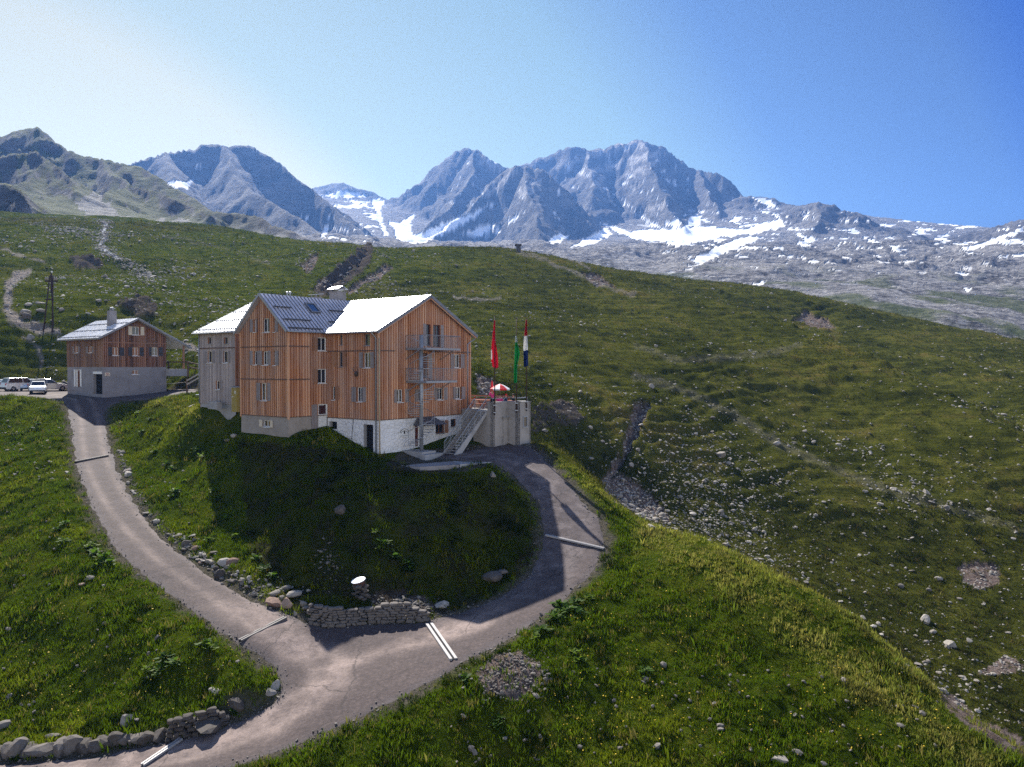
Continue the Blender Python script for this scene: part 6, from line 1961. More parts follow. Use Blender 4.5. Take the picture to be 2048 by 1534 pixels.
# ------------------------------------------------------------------ fences by the hut
FW = mat_plain('fence_wood', (.13, .085, .06), .85); FL = mat_plain('pale_rail_wood', (.42, .37, .32), .8)
def fence(name, label, posts, rails, h, wood_):
    P = [at(px, py, d) for px, py, d in posts]
    o = empty(name, P[0]); tag(o, label, 'fence')
    for p_ in P:
        q = p_ - P[0]; m = MB(); m.bar(q - Vector((0, 0, .9)), q + Vector((0, 0, h + .1)), .16); m.build('post', FW, o)
    for pts in rails:
        Q = [at(*c_) - P[0] for c_ in pts]
        for a, b_ in zip(Q[:-1], Q[1:]): m = MB(); m.bar(a, b_, .07, .15); m.build('rail', wood_, o)
fence('fence', 'dark brown rail fence on the bank right of the hut', [(376, 738, 93), (337, 738, 95.5), (420, 744, 90)], [((334, 724, 95.4), (376, 724, 92.9), (404, 731, 90.8)), ((376, 734, 92.9), (404, 739, 90.8))], .85, FW)
fence('handrail_fence', 'pale wooden handrail climbing from the post by the blue car', [(374, 782, 86.5), (406, 760, 85)], [((374, 761, 86.4), (408, 742, 84.9)), ((374, 769, 86.4), (408, 750, 84.9))], 1.25, FL)
m = MB(); Q = [at(374, 764, 86.4), at(345, 767, 87.5), at(318, 768.5, 88.6)]; m.tube(Q, .02, 5); tag(m.build('rope', FL), 'thin rope running from the fence post towards the hut', 'rope')

# ------------------------------------------------------------------ drainage channels across the road
RAILW = mat_plain('weathered_channel_steel', (.13, .12, .115), .7, .1); RAILB = mat_plain('bright_channel_steel', (.36, .34, .33), .6, .2)
def channel(a, b_, label, mat, w=.16, g=.09, single=False):
    A = Vector((*_on_road(*a), 0)); B = Vector((*_on_road(*b_), 0))
    for q in (A, B): q.z = float(ROADZ(np.array([q.x]), np.array([q.y]))[0]) + .065
    mid = (A + B) / 2; o = empty('drainage_channel', mid); tag(o, label, 'drain', 'drainage channels across the road')
    d = (B - A).normalized(); n = Vector((-d.y, d.x, 0)).normalized()
    for s in ((-1, 1) if not single else (0,)):
        m = MB(); m.bar(A - mid + n * s * w / 2, B - mid + n * s * w / 2, w * .55 if not single else w, .10); m.build('edge_rail', mat, o)
    if not single:
        m = MB(); m.bar(A - mid - Vector((0, 0, .035)), B - mid - Vector((0, 0, .035)), g, .06); m.build('gully', DARK, o)
channel((150, 925), (216, 912), 'dark drainage channel high on the left track', RAILW)
channel((480, 1285), (571, 1238), 'grey drainage channel across the left track above the junction', RAILW, .18)
channel((858, 1250), (907, 1322), 'bright double drainage rail across the right road near the junction', RAILB, .26, .12)
channel((1092, 1072), (1208, 1099), 'long bright drainage rail across the bend of the right road', RAILB, .15, .05)
channel((285, 1534), (362, 1481), 'white drainage rail at the bottom left by the boulder wall', RAILB, .14, .05)
# ------------------------------------------------------------------ stones
def ico(sub=1):
    b = bmesh.new(); bmesh.ops.create_icosphere(b, subdivisions=sub, radius=1.0)
    V = np.array([v.co[:] for v in b.verts]); F = np.array([[v.index for v in f.verts] for f in b.faces]); b.free()
    return V, F
ICO1 = ico(1); ICO2 = ico(2)
RNG = np.random.default_rng(11)

def rock_shape(seed, base=ICO2, flat=.65, cuts=7):
    r = np.random.default_rng(seed)
    V = base[0].copy()
    V *= r.uniform(.8, 1.2, 3)
    for _ in range(cuts):                                   # facets: flatten beyond random planes
        n = r.normal(size=3); n /= np.linalg.norm(n); d = r.uniform(.48, .82)
        k = V @ n - d; V -= np.outer(np.maximum(k, 0), n) * .95
    V += r.normal(size=V.shape) * .02
    V[:, 2] *= flat
    return V

def stone_mat(name, cols, lichen=.25):
    k = NT(name)
    g = k.coord(); oi = k.n('ShaderNodeObjectInfo')
    a = k.noise(g, 3.0, 6, .65)
    tone = k.math('ADD', k.math('MULTIPLY', a, .65), k.math('MULTIPLY', oi.outputs['Random'], .35))
    c = k.ramp(tone, [(.25, cols[0]), (.5, cols[1]), (.72, cols[2])])
    c = k.mix(k.math('MULTIPLY', k.ramp(k.noise(g, 9, 4, .6), [(.56, (0, 0, 0)), (.66, (1, 1, 1))]), lichen), c, (.16, .16, .10))
    k.col(c); k.set(Roughness=.9); k.bump(k.noise(g, 12, 5, .7), .5, .03)
    return k.m
STONE = stone_mat('pale_alpine_stone', [(.12, .105, .092), (.235, .21, .18), (.37, .34, .30)])
STONE_D = stone_mat('brown_wall_stone', [(.045, .037, .033), (.090, .077, .068), (.155, .135, .12)])
STONE_R = stone_mat('rusty_stone', [(.16, .10, .075), (.26, .17, .13), (.36, .26, .20)])

ROCKS = []
for i in range(10):
    V = rock_shape(100 + i, ICO2, [.55, .7, .45, .8, .6, .5, .65, .75, .4, .6][i])
    me = np_mesh('stone_shape', V, ICO2[1], STONE, smooth_shade=False); m_ = me.data; bpy.data.objects.remove(me); m_.name = 'stone'; ROCKS.append(m_)
ROCKS_D = [m.copy() for m in ROCKS]
for m in ROCKS_D: m.materials[0] = STONE_D
ROCKS_R = [m.copy() for m in ROCKS[:4]]
for m in ROCKS_R: m.materials[0] = STONE_R

def stone(p, size, label, group, rng, name='stone', meshes=ROCKS, sink=.25, stretch=None):
    o = bpy.data.objects.new(name, meshes[rng.integers(len(meshes))]); link(o)
    st = stretch if stretch is not None else rng.uniform(.75, 1.35, 3)
    o.scale = (size * st[0], size * st[1], size * st[2])
    o.location = (p[0], p[1], p[2] + size * (.5 - sink) * .6)
    o.rotation_euler = (rng.uniform(-.25, .25), rng.uniform(-.25, .25), rng.uniform(0, 6.28))
    return tag(o, label, 'stone' if name != 'boulder' else 'boulder', group)

def many_rocks(name, P, S, mat, seed, base=ICO1, variants=12, kind='stuff', flat=(.45, .8)):
    """one mesh of many small stones (loose scree nobody would count)"""
    r = np.random.default_rng(seed)
    shapes = [rock_shape(seed * 31 + i, base, r.uniform(*flat), 5) for i in range(variants)]
    nb = len(base[0]); VV = []; FF = []
    which = r.integers(variants, size=len(P)); az = r.uniform(0, 6.28, len(P)); st = r.uniform(.7, 1.35, (len(P), 3))
    tilt = r.normal(0, .25, (len(P), 2))
    T = np.stack([shapes[w] for w in which]) * st[:, None, :] * np.asarray(S)[:, None, None]
    c, s = np.cos(az)[:, None], np.sin(az)[:, None]
    x = T[:, :, 0] * c - T[:, :, 1] * s; y = T[:, :, 0] * s + T[:, :, 1] * c
    z = T[:, :, 2] + x * tilt[:, :1] + y * tilt[:, 1:]
    V = np.stack([x, y, z], 2) + np.asarray(P)[:, None, :]
    F = base[1][None] + (np.arange(len(P)) * nb)[:, None, None]
    o = np_mesh(name, V.reshape(-1, 3), F.reshape(-1, 3), mat, smooth_shade=False)
    return tag(o, kind=kind) if kind else o

# where the loose stones of the hillside lie: random cells of the ground grid (even in the picture, so
# denser in space near by), weighted towards stony ground and the gully
vis = (rows[:, None] > 62) & (np.abs(np.linspace(-.95, .95, _NC))[None, :] < .72)
PXg, PYg = project(GX, GY, GZ)
def pick(weight, n, seed, jit=True):
    r = np.random.default_rng(seed)
    w = weight.ravel(); w = w / w.sum()
    idx = r.choice(len(w), size=n, p=w)
    X = GX.ravel()[idx]; Y = GY.ravel()[idx]
    X = X + r.uniform(-.5, .5, n) * (1.9 / _NC) * Y; Y = Y * (1 + r.uniform(-.5, .5, n) * .0044)
    return X, Y, idx

stony = np.clip(fbm(GX * .03, GY * .03, 3, 701) + .15, 0, 2) + .12
right_low = np.exp(-(((PXg - 1500) / 380) ** 2 + ((PYg - 1060) / 170) ** 2)) * 1.6 + np.exp(-(((PXg - 1850) / 260) ** 2 + ((PYg - 1330) / 130) ** 2)) * 1.3
left_up = np.exp(-(((PXg - 110) / 110) ** 2 + ((PYg - 475) / 30) ** 2)) * 3.0 + np.exp(-(((PXg - 250) / 260) ** 2 + ((PYg - 620) / 110) ** 2)) * .5 + np.exp(-(((PXg - 720) / 170) ** 2 + ((PYg - 560) / 50) ** 2)) * .9
stream_side = np.exp(-(px_line(PXg, PYg, STREAM + [(260, 530), (300, 550)], 0, 3) / 9.0) ** 2) * 4
Wt = (stony * (.13 + right_low + left_up) + stream_side + (.5 + .9 * (PXg < 1450)) * GA['scar'] + .7 * GA['path']) * vis * (GA['sd'] > .8) * (PYg < 1560) * (GY < 330)
Wt *= house_mask(GX, GY) ** 2
X, Y, idx = pick(Wt, 17000, 21)
S = np.exp(RNG.normal(math.log(.00125), .45, len(X))) * (Y * .55 + 45)
S = np.clip(S, .05, .6)
Z = surf(X, Y)
order = np.argsort(-S / Y)
cand = [i for i in order]
big = np.array(cand[:210]); rest = np.array(cand[210:])
many_rocks('scree', np.stack([X[rest], Y[rest], Z[rest] + S[rest] * .12], 1), S[rest], STONE, 5)
rng = np.random.default_rng(5)
for i in big:
    left = X[i] < -12
    stone((X[i], Y[i], Z[i]), S[i] * 1.05, 'pale grey stone lying on the slope above the huts' if left else 'pale grey stone lying on the hillside across the gully', 'stones on the slope above the huts' if left else 'stones on the hillside across the gully', rng)

# outstanding boulders
for px, py, s, lab, ms in [
    (1442, 905, .95, 'large pale leaning slab of rock on the hillside across the gully', ROCKS), (1425, 830, .45, 'dark grey boulder above the leaning slab', ROCKS_D),
    (1273, 1026, .55, 'rounded grey boulder on the crest of the near spur', ROCKS), (1300, 1050, .35, 'smaller grey stone just below the crest boulder', ROCKS),
    (1560, 1514, .30, 'white block of stone in the grass at the bottom right', ROCKS), (1262, 1006, .55, 'upright pale stone at the foot of the earth gully', ROCKS),
    (1210, 958, .35, 'white stone at the mouth of the earth gully', ROCKS), (1850, 1235, .8, 'pale boulder amid the stones low on the right slope', ROCKS), (1900, 1285, .7, 'pale boulder beside the dark hollow on the right slope', ROCKS),
    (51, 620, .95, 'large flat pale rock beside the stony path above the car park', ROCKS), (53, 629, .85, 'dark flat rock just below the large flat rock by the path', ROCKS_D), (124, 615, .5, 'white rock on the grass right of the mast', ROCKS),
    (198, 596, .55, 'white flat rock uphill of the hut roof', ROCKS), (80, 617, .6, 'grey flat rock left of the mast', ROCKS), (882, 1206, .42, 'pale rounded boulder above the right end of the drystone wall', ROCKS),
    (178, 1152, .36, 'pale tilted stone in the meadow left of the left track', ROCKS), (165, 1163, .22, 'small reddish stone beside the pale tilted stone', ROCKS_R), (252, 1436, .34, 'pale flat stone in the grass above the boulder wall', ROCKS),
    (108, 1468, .26, 'pale stone on top of the boulder wall at the left', ROCKS), (5, 1447, .34, 'pale stone in the grass at the left edge of the picture', ROCKS), (434, 1378, .22, 'white stone in the grass left of the track junction', ROCKS), (424, 1374, .15, 'small white stone next to the white stone by the junction', ROCKS),
    (683, 1015, .55, 'dark flat slab on the shaded slope below the lodge', ROCKS_D), (468, 868, .45, 'white stone slab at the left corner of the lodge', ROCKS), (455, 876, .3, 'grey stone beside the white slab at the lodge corner', ROCKS),
    (986, 945, .3, 'grey stone at the inner edge of the right road near the top', ROCKS), (1003, 1140, .4, 'grey stone on the inner verge of the right road', ROCKS_D), (985, 1150, .5, 'dark boulder on the inner verge of the right road', ROCKS_D),
    (118, 768, 1.3, 'dark rocky hump between the parked cars and the hut', ROCKS_D), (131, 765, 1.0, 'brown rock against the hut corner', ROCKS_D)]:
    q = hit(px, py + 6)
    stone(q, s, lab, None, rng, 'boulder', ms, sink=.3)

# stones and boulders tipped along the inner edge of the left track
gx_ = []
band = [(238, 898), (248, 930), (258, 962), (272, 995), (288, 1022), (305, 1050), (335, 1070), (368, 1092), (395, 1110), (420, 1130), (450, 1150), (480, 1168), (510, 1180), (540, 1190), (565, 1196), (590, 1200)]
bx = np.array(band, float)
for k in range(170):
    t = rng.uniform(0, len(bx) - 1.001); i = int(t); f = t - i
    if i < 6 and rng.uniform() < .25: continue
    c = bx[i] * (1 - f) + bx[i + 1] * f
    wdt = 6 + 1.35 * i
    px = c[0] + rng.normal(0, wdt * .55); py = c[1] + rng.normal(0, wdt * .75)
    q = hit(px, py)
    if road_sd(np.array([q.x]), np.array([q.y]))[0] < .25: continue
    s = float(np.clip(np.exp(rng.normal(math.log(.17), .38)), .09, .42))
    stone(q, s, 'grey stone tipped in the rubble band beside the left track', 'stones of the rubble band by the left track', rng, 'stone', ROCKS if rng.uniform() < .65 else (ROCKS_D if rng.uniform() < .8 else ROCKS_R))
for px, py, s, lab, ms in [(449, 1128, .55, 'big smooth grey boulder in the rubble band', ROCKS), (464, 1127, .5, 'reddish slab leaning on the big smooth boulder', ROCKS_R), (553, 1208, .55, 'dark reddish boulder at the lower end of the rubble band', ROCKS_R), (587, 1192, .55, 'square white block at the lower end of the rubble band', ROCKS), (575, 1210, .45, 'brown boulder between the white block and the dark reddish boulder', ROCKS_R), (440, 1150, .4, 'grey boulder at the track edge of the rubble band', ROCKS_D), (392, 1098, .33, 'reddish stone high in the rubble band', ROCKS_R)]:
    stone(hit(px, py), s, lab, None, rng, 'boulder', ms)
extra = [((735, 1190), (885, 1230), 900), ((930, 1290), (1110, 1410), 1000), ((610, 1060), (700, 1200), 150)]
def px_points(lst):
    out = []
    for px, py in lst:
        q = hit(px, py)
        if road_sd(np.array([q.x]), np.array([q.y]))[0] > .15: out.append(q[:])
    return np.array(out)
cand = [(bx[int(t)] * (1 - t % 1) + bx[int(t) + 1] * (t % 1) + rng.normal(0, 1, 2) * (4 + .8 * t)) for t in rng.uniform(0, len(bx) - 1.001, 850)]
for (x0, y0), (x1, y1), n in extra:
    cand += [(rng.triangular(x0, (x0 + x1) / 2, x1), rng.triangular(y0, (y0 + y1) / 2, y1)) for _ in range(int(n * .42))]
Pp = px_points(cand)
many_rocks('rubble', Pp + [0, 0, .02], np.exp(rng.normal(math.log(.05), .45, len(Pp))), STONE, 9)
# gravel along the verges and a few stones on the road
nb_ = 1800
ei = rng.integers(0, len(EDGE), nb_); A_ = EDGE[ei]; B_ = np.roll(EDGE, -1, 0)[ei]; tt = rng.uniform(0, 1, nb_)[:, None]
Pg = A_ + (B_ - A_) * tt + rng.normal(0, .22, (nb_, 2))
Pg = Pg[(Pg[:, 1] > 26) & (Pg[:, 1] < 80)]
zz = np.maximum(surf(Pg[:, 0], Pg[:, 1]), np.where(road_sd(Pg[:, 0], Pg[:, 1]) < 0, ROADZ(Pg[:, 0], Pg[:, 1]) + .01, -99))
many_rocks('gravel', np.column_stack([Pg, zz + .015]), np.exp(rng.normal(math.log(.038), .4, len(Pg))), STONE, 13)

# ------------------------------------------------------------------ walls of stone
def drystone(name, label, pts, h, seed, sz=(.20, .36), mats=None, top_slabs=True):
    """courses of irregular stones along a line; pts = pixels at the foot of the face"""
    r = np.random.default_rng(seed)
    P = np.array([_on_road(*p) for p in pts]); L = np.concatenate([[0], np.cumsum(np.linalg.norm(np.diff(P, axis=0), axis=1))])
    def along(s):
        return np.array([np.interp(s, L, P[:, 0]), np.interp(s, L, P[:, 1])])
    VV = []; FF = []; n0 = 0
    base = along(0)
    z = 0.0
    while z < h:
        course = r.uniform(*sz) * .62
        s = r.uniform(0, .2)
        while s < L[-1]:
            w = r.uniform(sz[0], sz[1] * 1.7)
            c = along(s + w / 2); d = along(min(s + w, L[-1])) - along(max(s, 0)); a = math.atan2(d[1], d[0])
            nrm = np.array([-d[1], d[0]]); nrm /= np.linalg.norm(nrm) + 1e-9
            if road_sd(*(c + nrm * .5)[:, None])[0] < 0: nrm = -nrm
            hh = h * (1 - .25 * (s / L[-1] > .85)) * (.9 + .12 * math.sin(s * 1.7))
            if z < hh:
                S_ = rock_shape(int(r.integers(1e6)), ICO2, 1.0, 9)
                S_ = S_ / np.abs(S_).max(0)
                S_ = np.sign(S_) * np.abs(S_) ** .6
                V = S_ * [w * .53, r.uniform(.16, .24), course * .56]
                V = np.column_stack([V[:, 0] * math.cos(a) - V[:, 1] * math.sin(a), V[:, 0] * math.sin(a) + V[:, 1] * math.cos(a), V[:, 2]])
                zr = float(ROADZ(np.array([c[0]]), np.array([c[1]]))[0])
                q = c + nrm * (.10 + .16 * z + r.uniform(-.04, .05))
                VV.append(V + [q[0], q[1], zr + z + course / 2 - .03]); FF.append(ICO2[1] + n0); n0 += len(V)
            s += w * .98
        z += course * .95
    o = np_mesh(name, np.vstack(VV), np.vstack(FF), STONE_D, smooth_shade=False)
    return tag(o, label, 'wall')
drystone('drystone_wall', 'drystone retaining wall facing the junction below the drum', [(612, 1247), (660, 1256), (740, 1248), (800, 1246), (850, 1244)], 1.0, 41)
drystone('drystone_wall', 'low drystone wall on the left of the lower road where it turns into the junction', [(330, 1487), (375, 1474), (420, 1461), (452, 1450)], .85, 43)
# boulders edging the lower road
bl = [(px, 1523 - .10 * max(0, px - 60) - (0 if px < 200 else .05 * (px - 200)), rng.uniform(.62, .85)) for px in np.arange(-14, 318, 22)]
NBL = len(bl)
bl += [(425, 1458, 1.05), (470, 1440, .8), (540, 1402, .6), (552, 1390, .45)]
for i, (px, py, s) in enumerate(bl):
    x, y = _on_road(px, py); d = .25
    p_ = (x - .15, y + .50, float(ROADZ(np.array([x]), np.array([y]))[0]) + .10)
    s *= .82
    far_end = i >= NBL
    o = stone(p_, s, ['long flat-topped boulder in the wall just below the junction', 'dark sloping boulder next to the long flat-topped one', 'pale boulder on the corner of the wall at the junction', 'small pale stone on the corner of the wall at the junction'][i - NBL] if far_end else 'dark rounded boulder set in the wall along the lower road', None if far_end else 'boulders of the wall along the lower road', rng, 'boulder', ROCKS_D if i < NBL + 2 else ROCKS, sink=.2, stretch=(1.7, .8, .8) if i == NBL else (1.0, .75, 1.2))
# drum with a bright lid on its stone plinth
q = hit(722, 1192); 
VV = []; n0 = 0; FF = []
for i in range(46):
    a = rng.uniform(0, 6.28); rr = rng.uniform(.05, .5); zz_ = rng.uniform(0, .85); rr *= (1.15 - .4 * zz_)
    V = rock_shape(900 + i, ICO1, .6) * rng.uniform(.14, .26); VV.append(V + [q.x + rr * math.cos(a), q.y + rr * math.sin(a), q.z + zz_ - .1]); FF.append(ICO1[1] + n0); n0 += len(V)
tag(np_mesh('stone_plinth', np.vstack(VV), np.vstack(FF), STONE_D, smooth_shade=False), 'heap of grey stones carrying the round drum', 'plinth')
dp_ = at(717, 1172, q.y); dr = empty('drum', (q.x - .1, q.y, q.z + .72)); tag(dr, 'squat brown drum with a bright white round lid above the wall', 'drum')
DRUMB = mat_plain('rusty_drum_steel', (.14, .075, .055), .7, .3); 
m = MB(); m.lathe([(.33, -.1), (.33, .05), (.35, .07), (.35, .16), (.38, .18), (.38, .21)], 28); m.build('body', DRUMB, dr, 0, True)
m = MB(); m.lathe([(.001, .225), (.40, .225), (.415, .205), (.415, .19), (.35, .19)], 32); o = m.build('lid', mat_plain('white_lid', (.85, .85, .85), .5, 0, .03), dr); 
dr.rotation_euler = (R(9), R(-12), 0)

# ------------------------------------------------------------------ turf: grass blades in tufts
GRASSM = NT('grass_blade')
gc = GRASSM.attr('tint', 'Color')
GRASSM.col(gc); GRASSM.set(Roughness=.75); GRASSM.b.inputs['Specular IOR Level'].default_value = .02
_tr = GRASSM.n('ShaderNodeBsdfTranslucent'); GRASSM.l(gc, _tr.inputs['Color'])
_mx = GRASSM.n('ShaderNodeMixShader'); _mx.inputs[0].default_value = .38
GRASSM.l(GRASSM.b.outputs[0], _mx.inputs[1]); GRASSM.l(_tr.outputs[0], _mx.inputs[2])
GRASSM.l(_mx.outputs[0], GRASSM.t.nodes['Material Output'].inputs['Surface'])

def grass(name, X, Y, size, nblade, cols, width, seed, lean=.55):
    r = np.random.default_rng(seed); n = len(X)
    Z = surf(X, Y)
    m = n * nblade
    bx = np.repeat(X, nblade) + r.normal(0, 1, m) * np.repeat(size, nblade) * .38
    by = np.repeat(Y, nblade) + r.normal(0, 1, m) * np.repeat(size, nblade) * .38
    bz = np.repeat(Z, nblade) - .03
    a = r.uniform(0, 6.28, m); h = np.repeat(size, nblade) * r.uniform(.55, 1.25, m); w = h * width * r.uniform(.7, 1.4, m)
    ln = r.uniform(.1, lean, m) * h; la = r.uniform(0, 6.28, m)
    dx, dy = np.cos(a) * w, np.sin(a) * w; lx, ly = np.cos(la) * ln, np.sin(la) * ln
    V = np.empty((m, 4, 3), np.float32)
    V[:, 0] = np.stack([bx - dx, by - dy, bz], 1); V[:, 1] = np.stack([bx + dx, by + dy, bz], 1)
    V[:, 2] = np.stack([bx + dx * .75 + lx * .4, by + dy * .75 + ly * .4, bz + h * .6], 1)
    V[:, 3] = np.stack([bx + lx, by + ly, bz + h], 1)
    b0 = (np.arange(m) * 4)[:, None]
    F = np.concatenate([b0 + [0, 1, 2], b0 + [0, 2, 3]], 1).reshape(-1, 3)
    tint = np.repeat(cols, nblade, 0) * r.uniform(.72, 1.3, (m, 1)) * r.uniform(.92, 1.08, (m, 3))
    o = np_mesh(name, V.reshape(-1, 3), F, GRASSM.m, smooth_shade=True, cols=dict(tint=np.repeat(tint, 4, 0)))
    return tag(o, kind='stuff')

def tuft_cols(X, Y, far):
    n1 = fbm(X * .12, Y * .12, 3, 801); n2 = fbm(X * .6, Y * .6, 3, 802); r = np.random.default_rng(3).uniform(0, 1, len(X))
    g0 = np.array([.080, .125, .006]); g1 = np.array([.150, .185, .010]); g2 = np.array([.024, .042, .004]); g3 = np.array([.21, .175, .045])
    f0 = np.array([.060, .070, .011]); f1 = np.array([.106, .110, .017]); f2 = np.array([.024, .028, .006]); f3 = np.array([.150, .115, .042])
    def lerp(a, b, t): return a[None] * (1 - t[:, None]) + b[None] * t[:, None]
    def build(a, b, c, d):
        k = lerp(a, b, smooth(-.1, .7, n1)); m_ = smooth(.05, .5, n2)[:, None]; k = k * (1 - m_) + c[None] * m_
        q = (r > .90)[:, None] * .7; return k * (1 - q) + d[None] * q
    N = build(g0, g1, g2, g3); Fr = build(f0, f1, f2, f3); f = far[:, None]
    lu = (lush_weight(X, Y) * .6)[:, None]
    Fr = Fr * (1 - lu) + Fr * lu * np.array([1.05, 1.45, .9])[None]
    C = N * (1 - f) + Fr * f
    px, py = project(X, Y, surf(X, Y))
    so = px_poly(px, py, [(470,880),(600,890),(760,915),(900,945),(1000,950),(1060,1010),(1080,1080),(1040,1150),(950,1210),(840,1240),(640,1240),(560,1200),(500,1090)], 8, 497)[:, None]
    C = C * (1 - .45 * so)  # tufts darkened on this bank to deepen the lodge's cast shadow
    dry = np.exp(-(px_line(px, py, [(1300, 1075), (1420, 1130), (1530, 1200), (1650, 1300), (1760, 1385), (1880, 1470), (1980, 1545)], 12, 830) / 40.0) ** 2)
    dry = np.maximum(dry, .9 * np.exp(-(px_line(px, py, [(300, 803), (360, 812), (400, 830), (440, 850)], 5, 833) / 14.0) ** 2))
    dry = np.maximum(dry, .75 * np.exp(-(px_line(px, py, [(1080, 885), (1140, 932), (1200, 988), (1300, 1034), (1500, 1126), (1700, 1232), (1900, 1408), (2048, 1508)], 5, 836) / 15.0) ** 2))
    dry = dry * (1 - far)
    dry = (np.clip(dry, 0, 1) * (.35 + .65 * r))[:, None] * .8
    return C * (1 - dry) + np.array([.40, .36, .085])[None] * dry

def open_ground(X, Y):
    r, s = to_house(X, Y)
    inside = ((r > -.15) & (r < 12.6) & (s > -5.9) & (s < 14.5)) | ((r > -4.1) & (r < 1) & (s > 5.8) & (s < 12.5)) | ((r > -3.3) & (r < 9.3) & (s > 14.1) & (s < 20.1))
    dx = X - C0.x; dy = Y - C0.y; r2 = dx * E1[0] + dy * E1[1]; s2 = dx * E2[0] + dy * E2[1]
    return (~inside & ~((r2 > -.3) & (r2 < 10.2) & (s2 > -.4) & (s2 < 9.2))).astype(float)

nearw = (GY < 100) & (rows[:, None] > 26) & (np.abs(GX / GY) < .70) & (GA['sd'] > .12) & (PYg < 1640)
clump = smooth(-.5, .5, fbm(GX * .8, GY * .8, 2, 810))
Wn = nearw * (.35 + clump) * (1 - .45 * GA['soil_shade']) * (1 - .92 * GA['scar']) * (1 - .75 * np.clip(GA['verge'], 0, 1)) * (1 - .9 * np.clip(GA['path'] * 1.2, 0, 1)) * open_ground(GX, GY)
X, Y, idx = pick(Wn, 125000, 31)
ok = road_sd(X, Y) > .05; X, Y = X[ok], Y[ok]
sz = np.exp(np.random.default_rng(4).normal(math.log(.125), .33, len(X))) * (1 + .006 * Y)
sz *= .75 + .5 * smooth(-.4, .6, fbm(X * .35, Y * .35, 3, 812))
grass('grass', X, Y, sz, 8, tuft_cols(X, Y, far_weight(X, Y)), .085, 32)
hillw = (GY >= 66) & (GY < 330) & (np.abs(GX / GY) < .70) & (GA['sd'] > .3)
Wh = hillw * (.25 + smooth(-.5, .6, fbm(GX * .12, GY * .12, 3, 815))) * (1 - .9 * GA['scar']) * (1 - np.clip(GA['path'] * 1.1, 0, 1)) * (1 - .8 * GA['bank']) * (1 - GA['stream']) * house_mask(GX, GY)
X, Y, idx = pick(Wh, 95000, 33)
sz = np.exp(np.random.default_rng(6).normal(math.log(.0015), .30, len(X))) * (Y * .8 + 22)
grass('hillside_grass', X, Y, sz, 6, tuft_cols(X, Y, np.ones(len(X))), .11, 34, .8)

# yellow and white flowers
def flowers(name, rect, n, col, seed, s=.035):
    r = np.random.default_rng(seed); P = []
    for k in range(n):
        px = r.uniform(rect[0], rect[2]); py = r.uniform(rect[1], rect[3]); q = hit(px, py)
        if road_sd(np.array([q.x]), np.array([q.y]))[0] > .4: P.append((q.x, q.y, q.z + r.uniform(.12, .24)))
    return many_rocks(name, np.array(P), np.full(len(P), s) * r.uniform(.6, 1.3, len(P)), mat_plain(name + '_petals', col, .7), seed, ICO1, 4)
flowers('yellow_flowers', (1100, 1180, 1900, 1520), 420, (.55, .38, .02), 51)
flowers('meadow_flowers', (30, 1180, 480, 1440), 170, (.52, .38, .03), 52)
Pw = [hit(rng.uniform(0, 480), rng.uniform(880, 1460)) for _ in range(150)] + [hit(rng.uniform(900, 1900), rng.uniform(1330, 1530)) for _ in range(170)]
Pw = np.array([q[:] for q in Pw if road_sd(np.array([q.x]), np.array([q.y]))[0] > .4])
many_rocks('pebbles', Pw + [0, 0, .06], np.exp(rng.normal(math.log(.075), .4, len(Pw))), STONE, 55)

# broad-leaved plants (dock) on the banks
LEAF = []
for i, c in enumerate(((.055, .105, .010), (.040, .080, .010), (.090, .140, .014))):
    k = NT('dock_leaf'); k.b.inputs['Specular IOR Level'].default_value = .06; k.col(k.ramp(k.noise(k.coord(), 5, 4), [(.3, tuple(x * .75 for x in c)), (.7, tuple(x * 1.2 for x in c))])); k.set(Roughness=.6)
    tr = k.n('ShaderNodeBsdfTranslucent'); tr.inputs['Color'].default_value = (*(x * 1.3 for x in c), 1)
    mx = k.n('ShaderNodeMixShader'); mx.inputs[0].default_value = .4
    k.l(k.b.outputs[0], mx.inputs[1]); k.l(tr.outputs[0], mx.inputs[2]); k.l(mx.outputs[0], k.t.nodes['Material Output'].inputs['Surface']); LEAF.append(k.m)
def plant_mesh(seed, mat):
    r = np.random.default_rng(seed); V = []; F = []
    nl_ = r.integers(26, 40)
    for i in range(nl_):
        a = r.uniform(0, 6.28); e = r.uniform(.15, 1.2); L = r.uniform(.28, .55); w = L * r.uniform(.20, .30); up0 = r.uniform(0, .35)
        d = np.array([math.cos(a) * math.cos(e), math.sin(a) * math.cos(e), math.sin(e)]); s_ = np.array([-math.sin(a), math.cos(a), 0])
        o_ = np.array([r.normal(0, .12), r.normal(0, .12), up0]); b = len(V)
        for t, ww in ((0, .15), (.3, .8), (.6, 1.0), (.85, .6), (1.0, .05)):
            c = o_ + d * L * t - np.array([0, 0, .22 * L * t * t]); V.append(c - s_ * w * ww); V.append(c + s_ * w * ww)
        for t in range(4): F.append((b + 2 * t, b + 2 * t + 1, b + 2 * t + 3, b + 2 * t + 2))
    me = bpy.data.meshes.new('leafy_plant'); me.from_pydata([tuple(v) for v in V], [], F); me.materials.append(mat); me.polygons.foreach_set('use_smooth', [True] * len(F)); return me
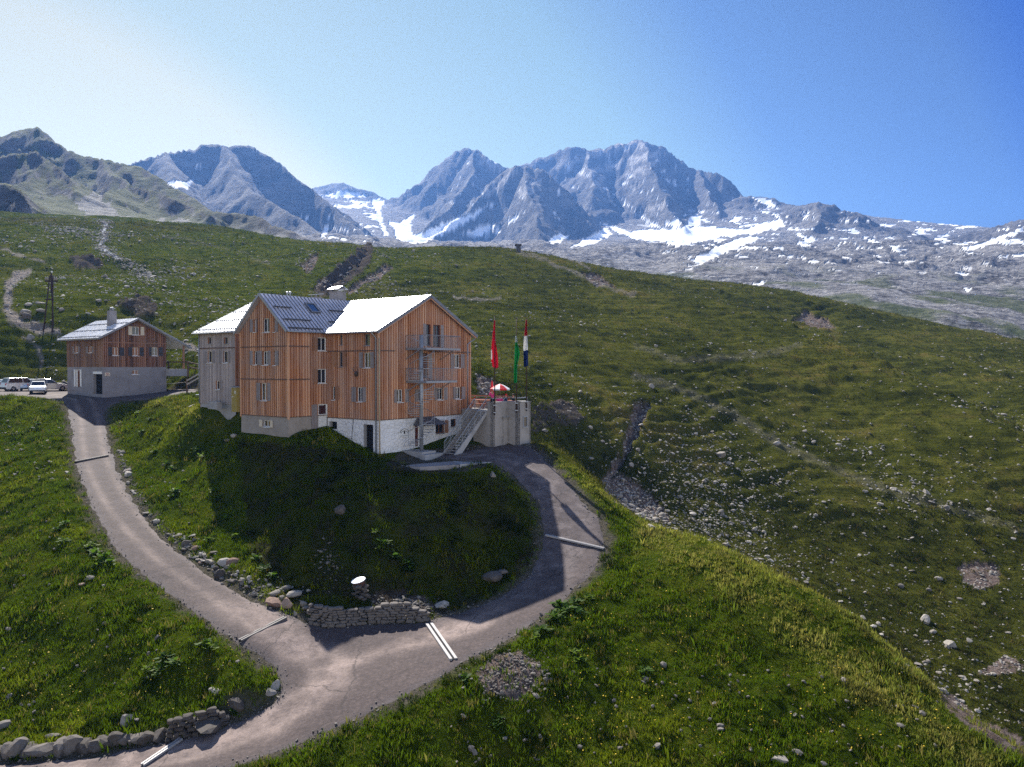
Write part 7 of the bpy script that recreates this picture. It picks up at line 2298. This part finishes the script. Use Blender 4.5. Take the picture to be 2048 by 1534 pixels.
PLM = [plant_mesh(60 + i, LEAF[i % 3]) for i in range(7)]
spots = [(260, 822, .7), (275, 828, .8), (300, 840, .7), (395, 905, 1.1), (405, 915, 1.0), (335, 930, .8), (345, 940, .8), (350, 985, .9), (345, 995, .8), (370, 965, .7), (430, 985, .9), (436, 1000, .8), (418, 1083, .8), (320, 880, .6), (285, 865, .7), (360, 850, .7), (310, 905, .7), (450, 1040, .9), (470, 1075, .8), (530, 1140, .9), (515, 1120, .8), (545, 1155, .8), (790, 1120, 1.0), (815, 1130, 1.0), (820, 1145, .9), (770, 1090, .9), (752, 1065, .7), (760, 1100, .7),
         (130, 1050, .8), (115, 1060, .7), (125, 1085, .8), (190, 1110, 1.1), (205, 1120, 1.1), (215, 1130, 1.0), (180, 1095, .9), (195, 1135, .9), (330, 1320, .9), (350, 1330, .9), (320, 1345, .9), (300, 1340, .8), (410, 1290, .8), (420, 1300, .9), (60, 860, .8), (75, 850, .8), (40, 870, .7), (470, 1425, .6), (165, 1490, .5), (30, 1520, .5),
         (1120, 1215, 1.1), (1135, 1225, 1.1), (1150, 1210, 1.0), (1110, 1240, 1.0), (1160, 1230, .9), (1085, 1265, .9), (1070, 1280, .8), (1180, 1200, .8), (1150, 1310, .8), (1160, 1325, .8), (930, 1360, .7), (1000, 1440, .6), (990, 1455, .6), (1290, 1345, .7)]
for px, py, s in spots:
    q = hit(px, py)
    o = link(bpy.data.objects.new('leafy_plant', PLM[rng.integers(len(PLM))])); o.location = q - Vector((0, 0, .06)); o.scale = (s, s, s * .9); o.rotation_euler = (0, 0, rng.uniform(0, 6.28))
    if px < 235 or (px < 480 and py > 1250): lab, grp = 'broad-leaved green plant in the meadow left of the left track', 'broad-leaved plants of the left meadow'
    elif px < 860: lab, grp = 'broad-leaved green plant on the bank below the lodge', 'broad-leaved plants on the bank below the lodge'
    else: lab, grp = 'broad-leaved green plant on the grass outside the right bend', 'broad-leaved plants outside the right bend'
    tag(o, lab, 'plant', grp)
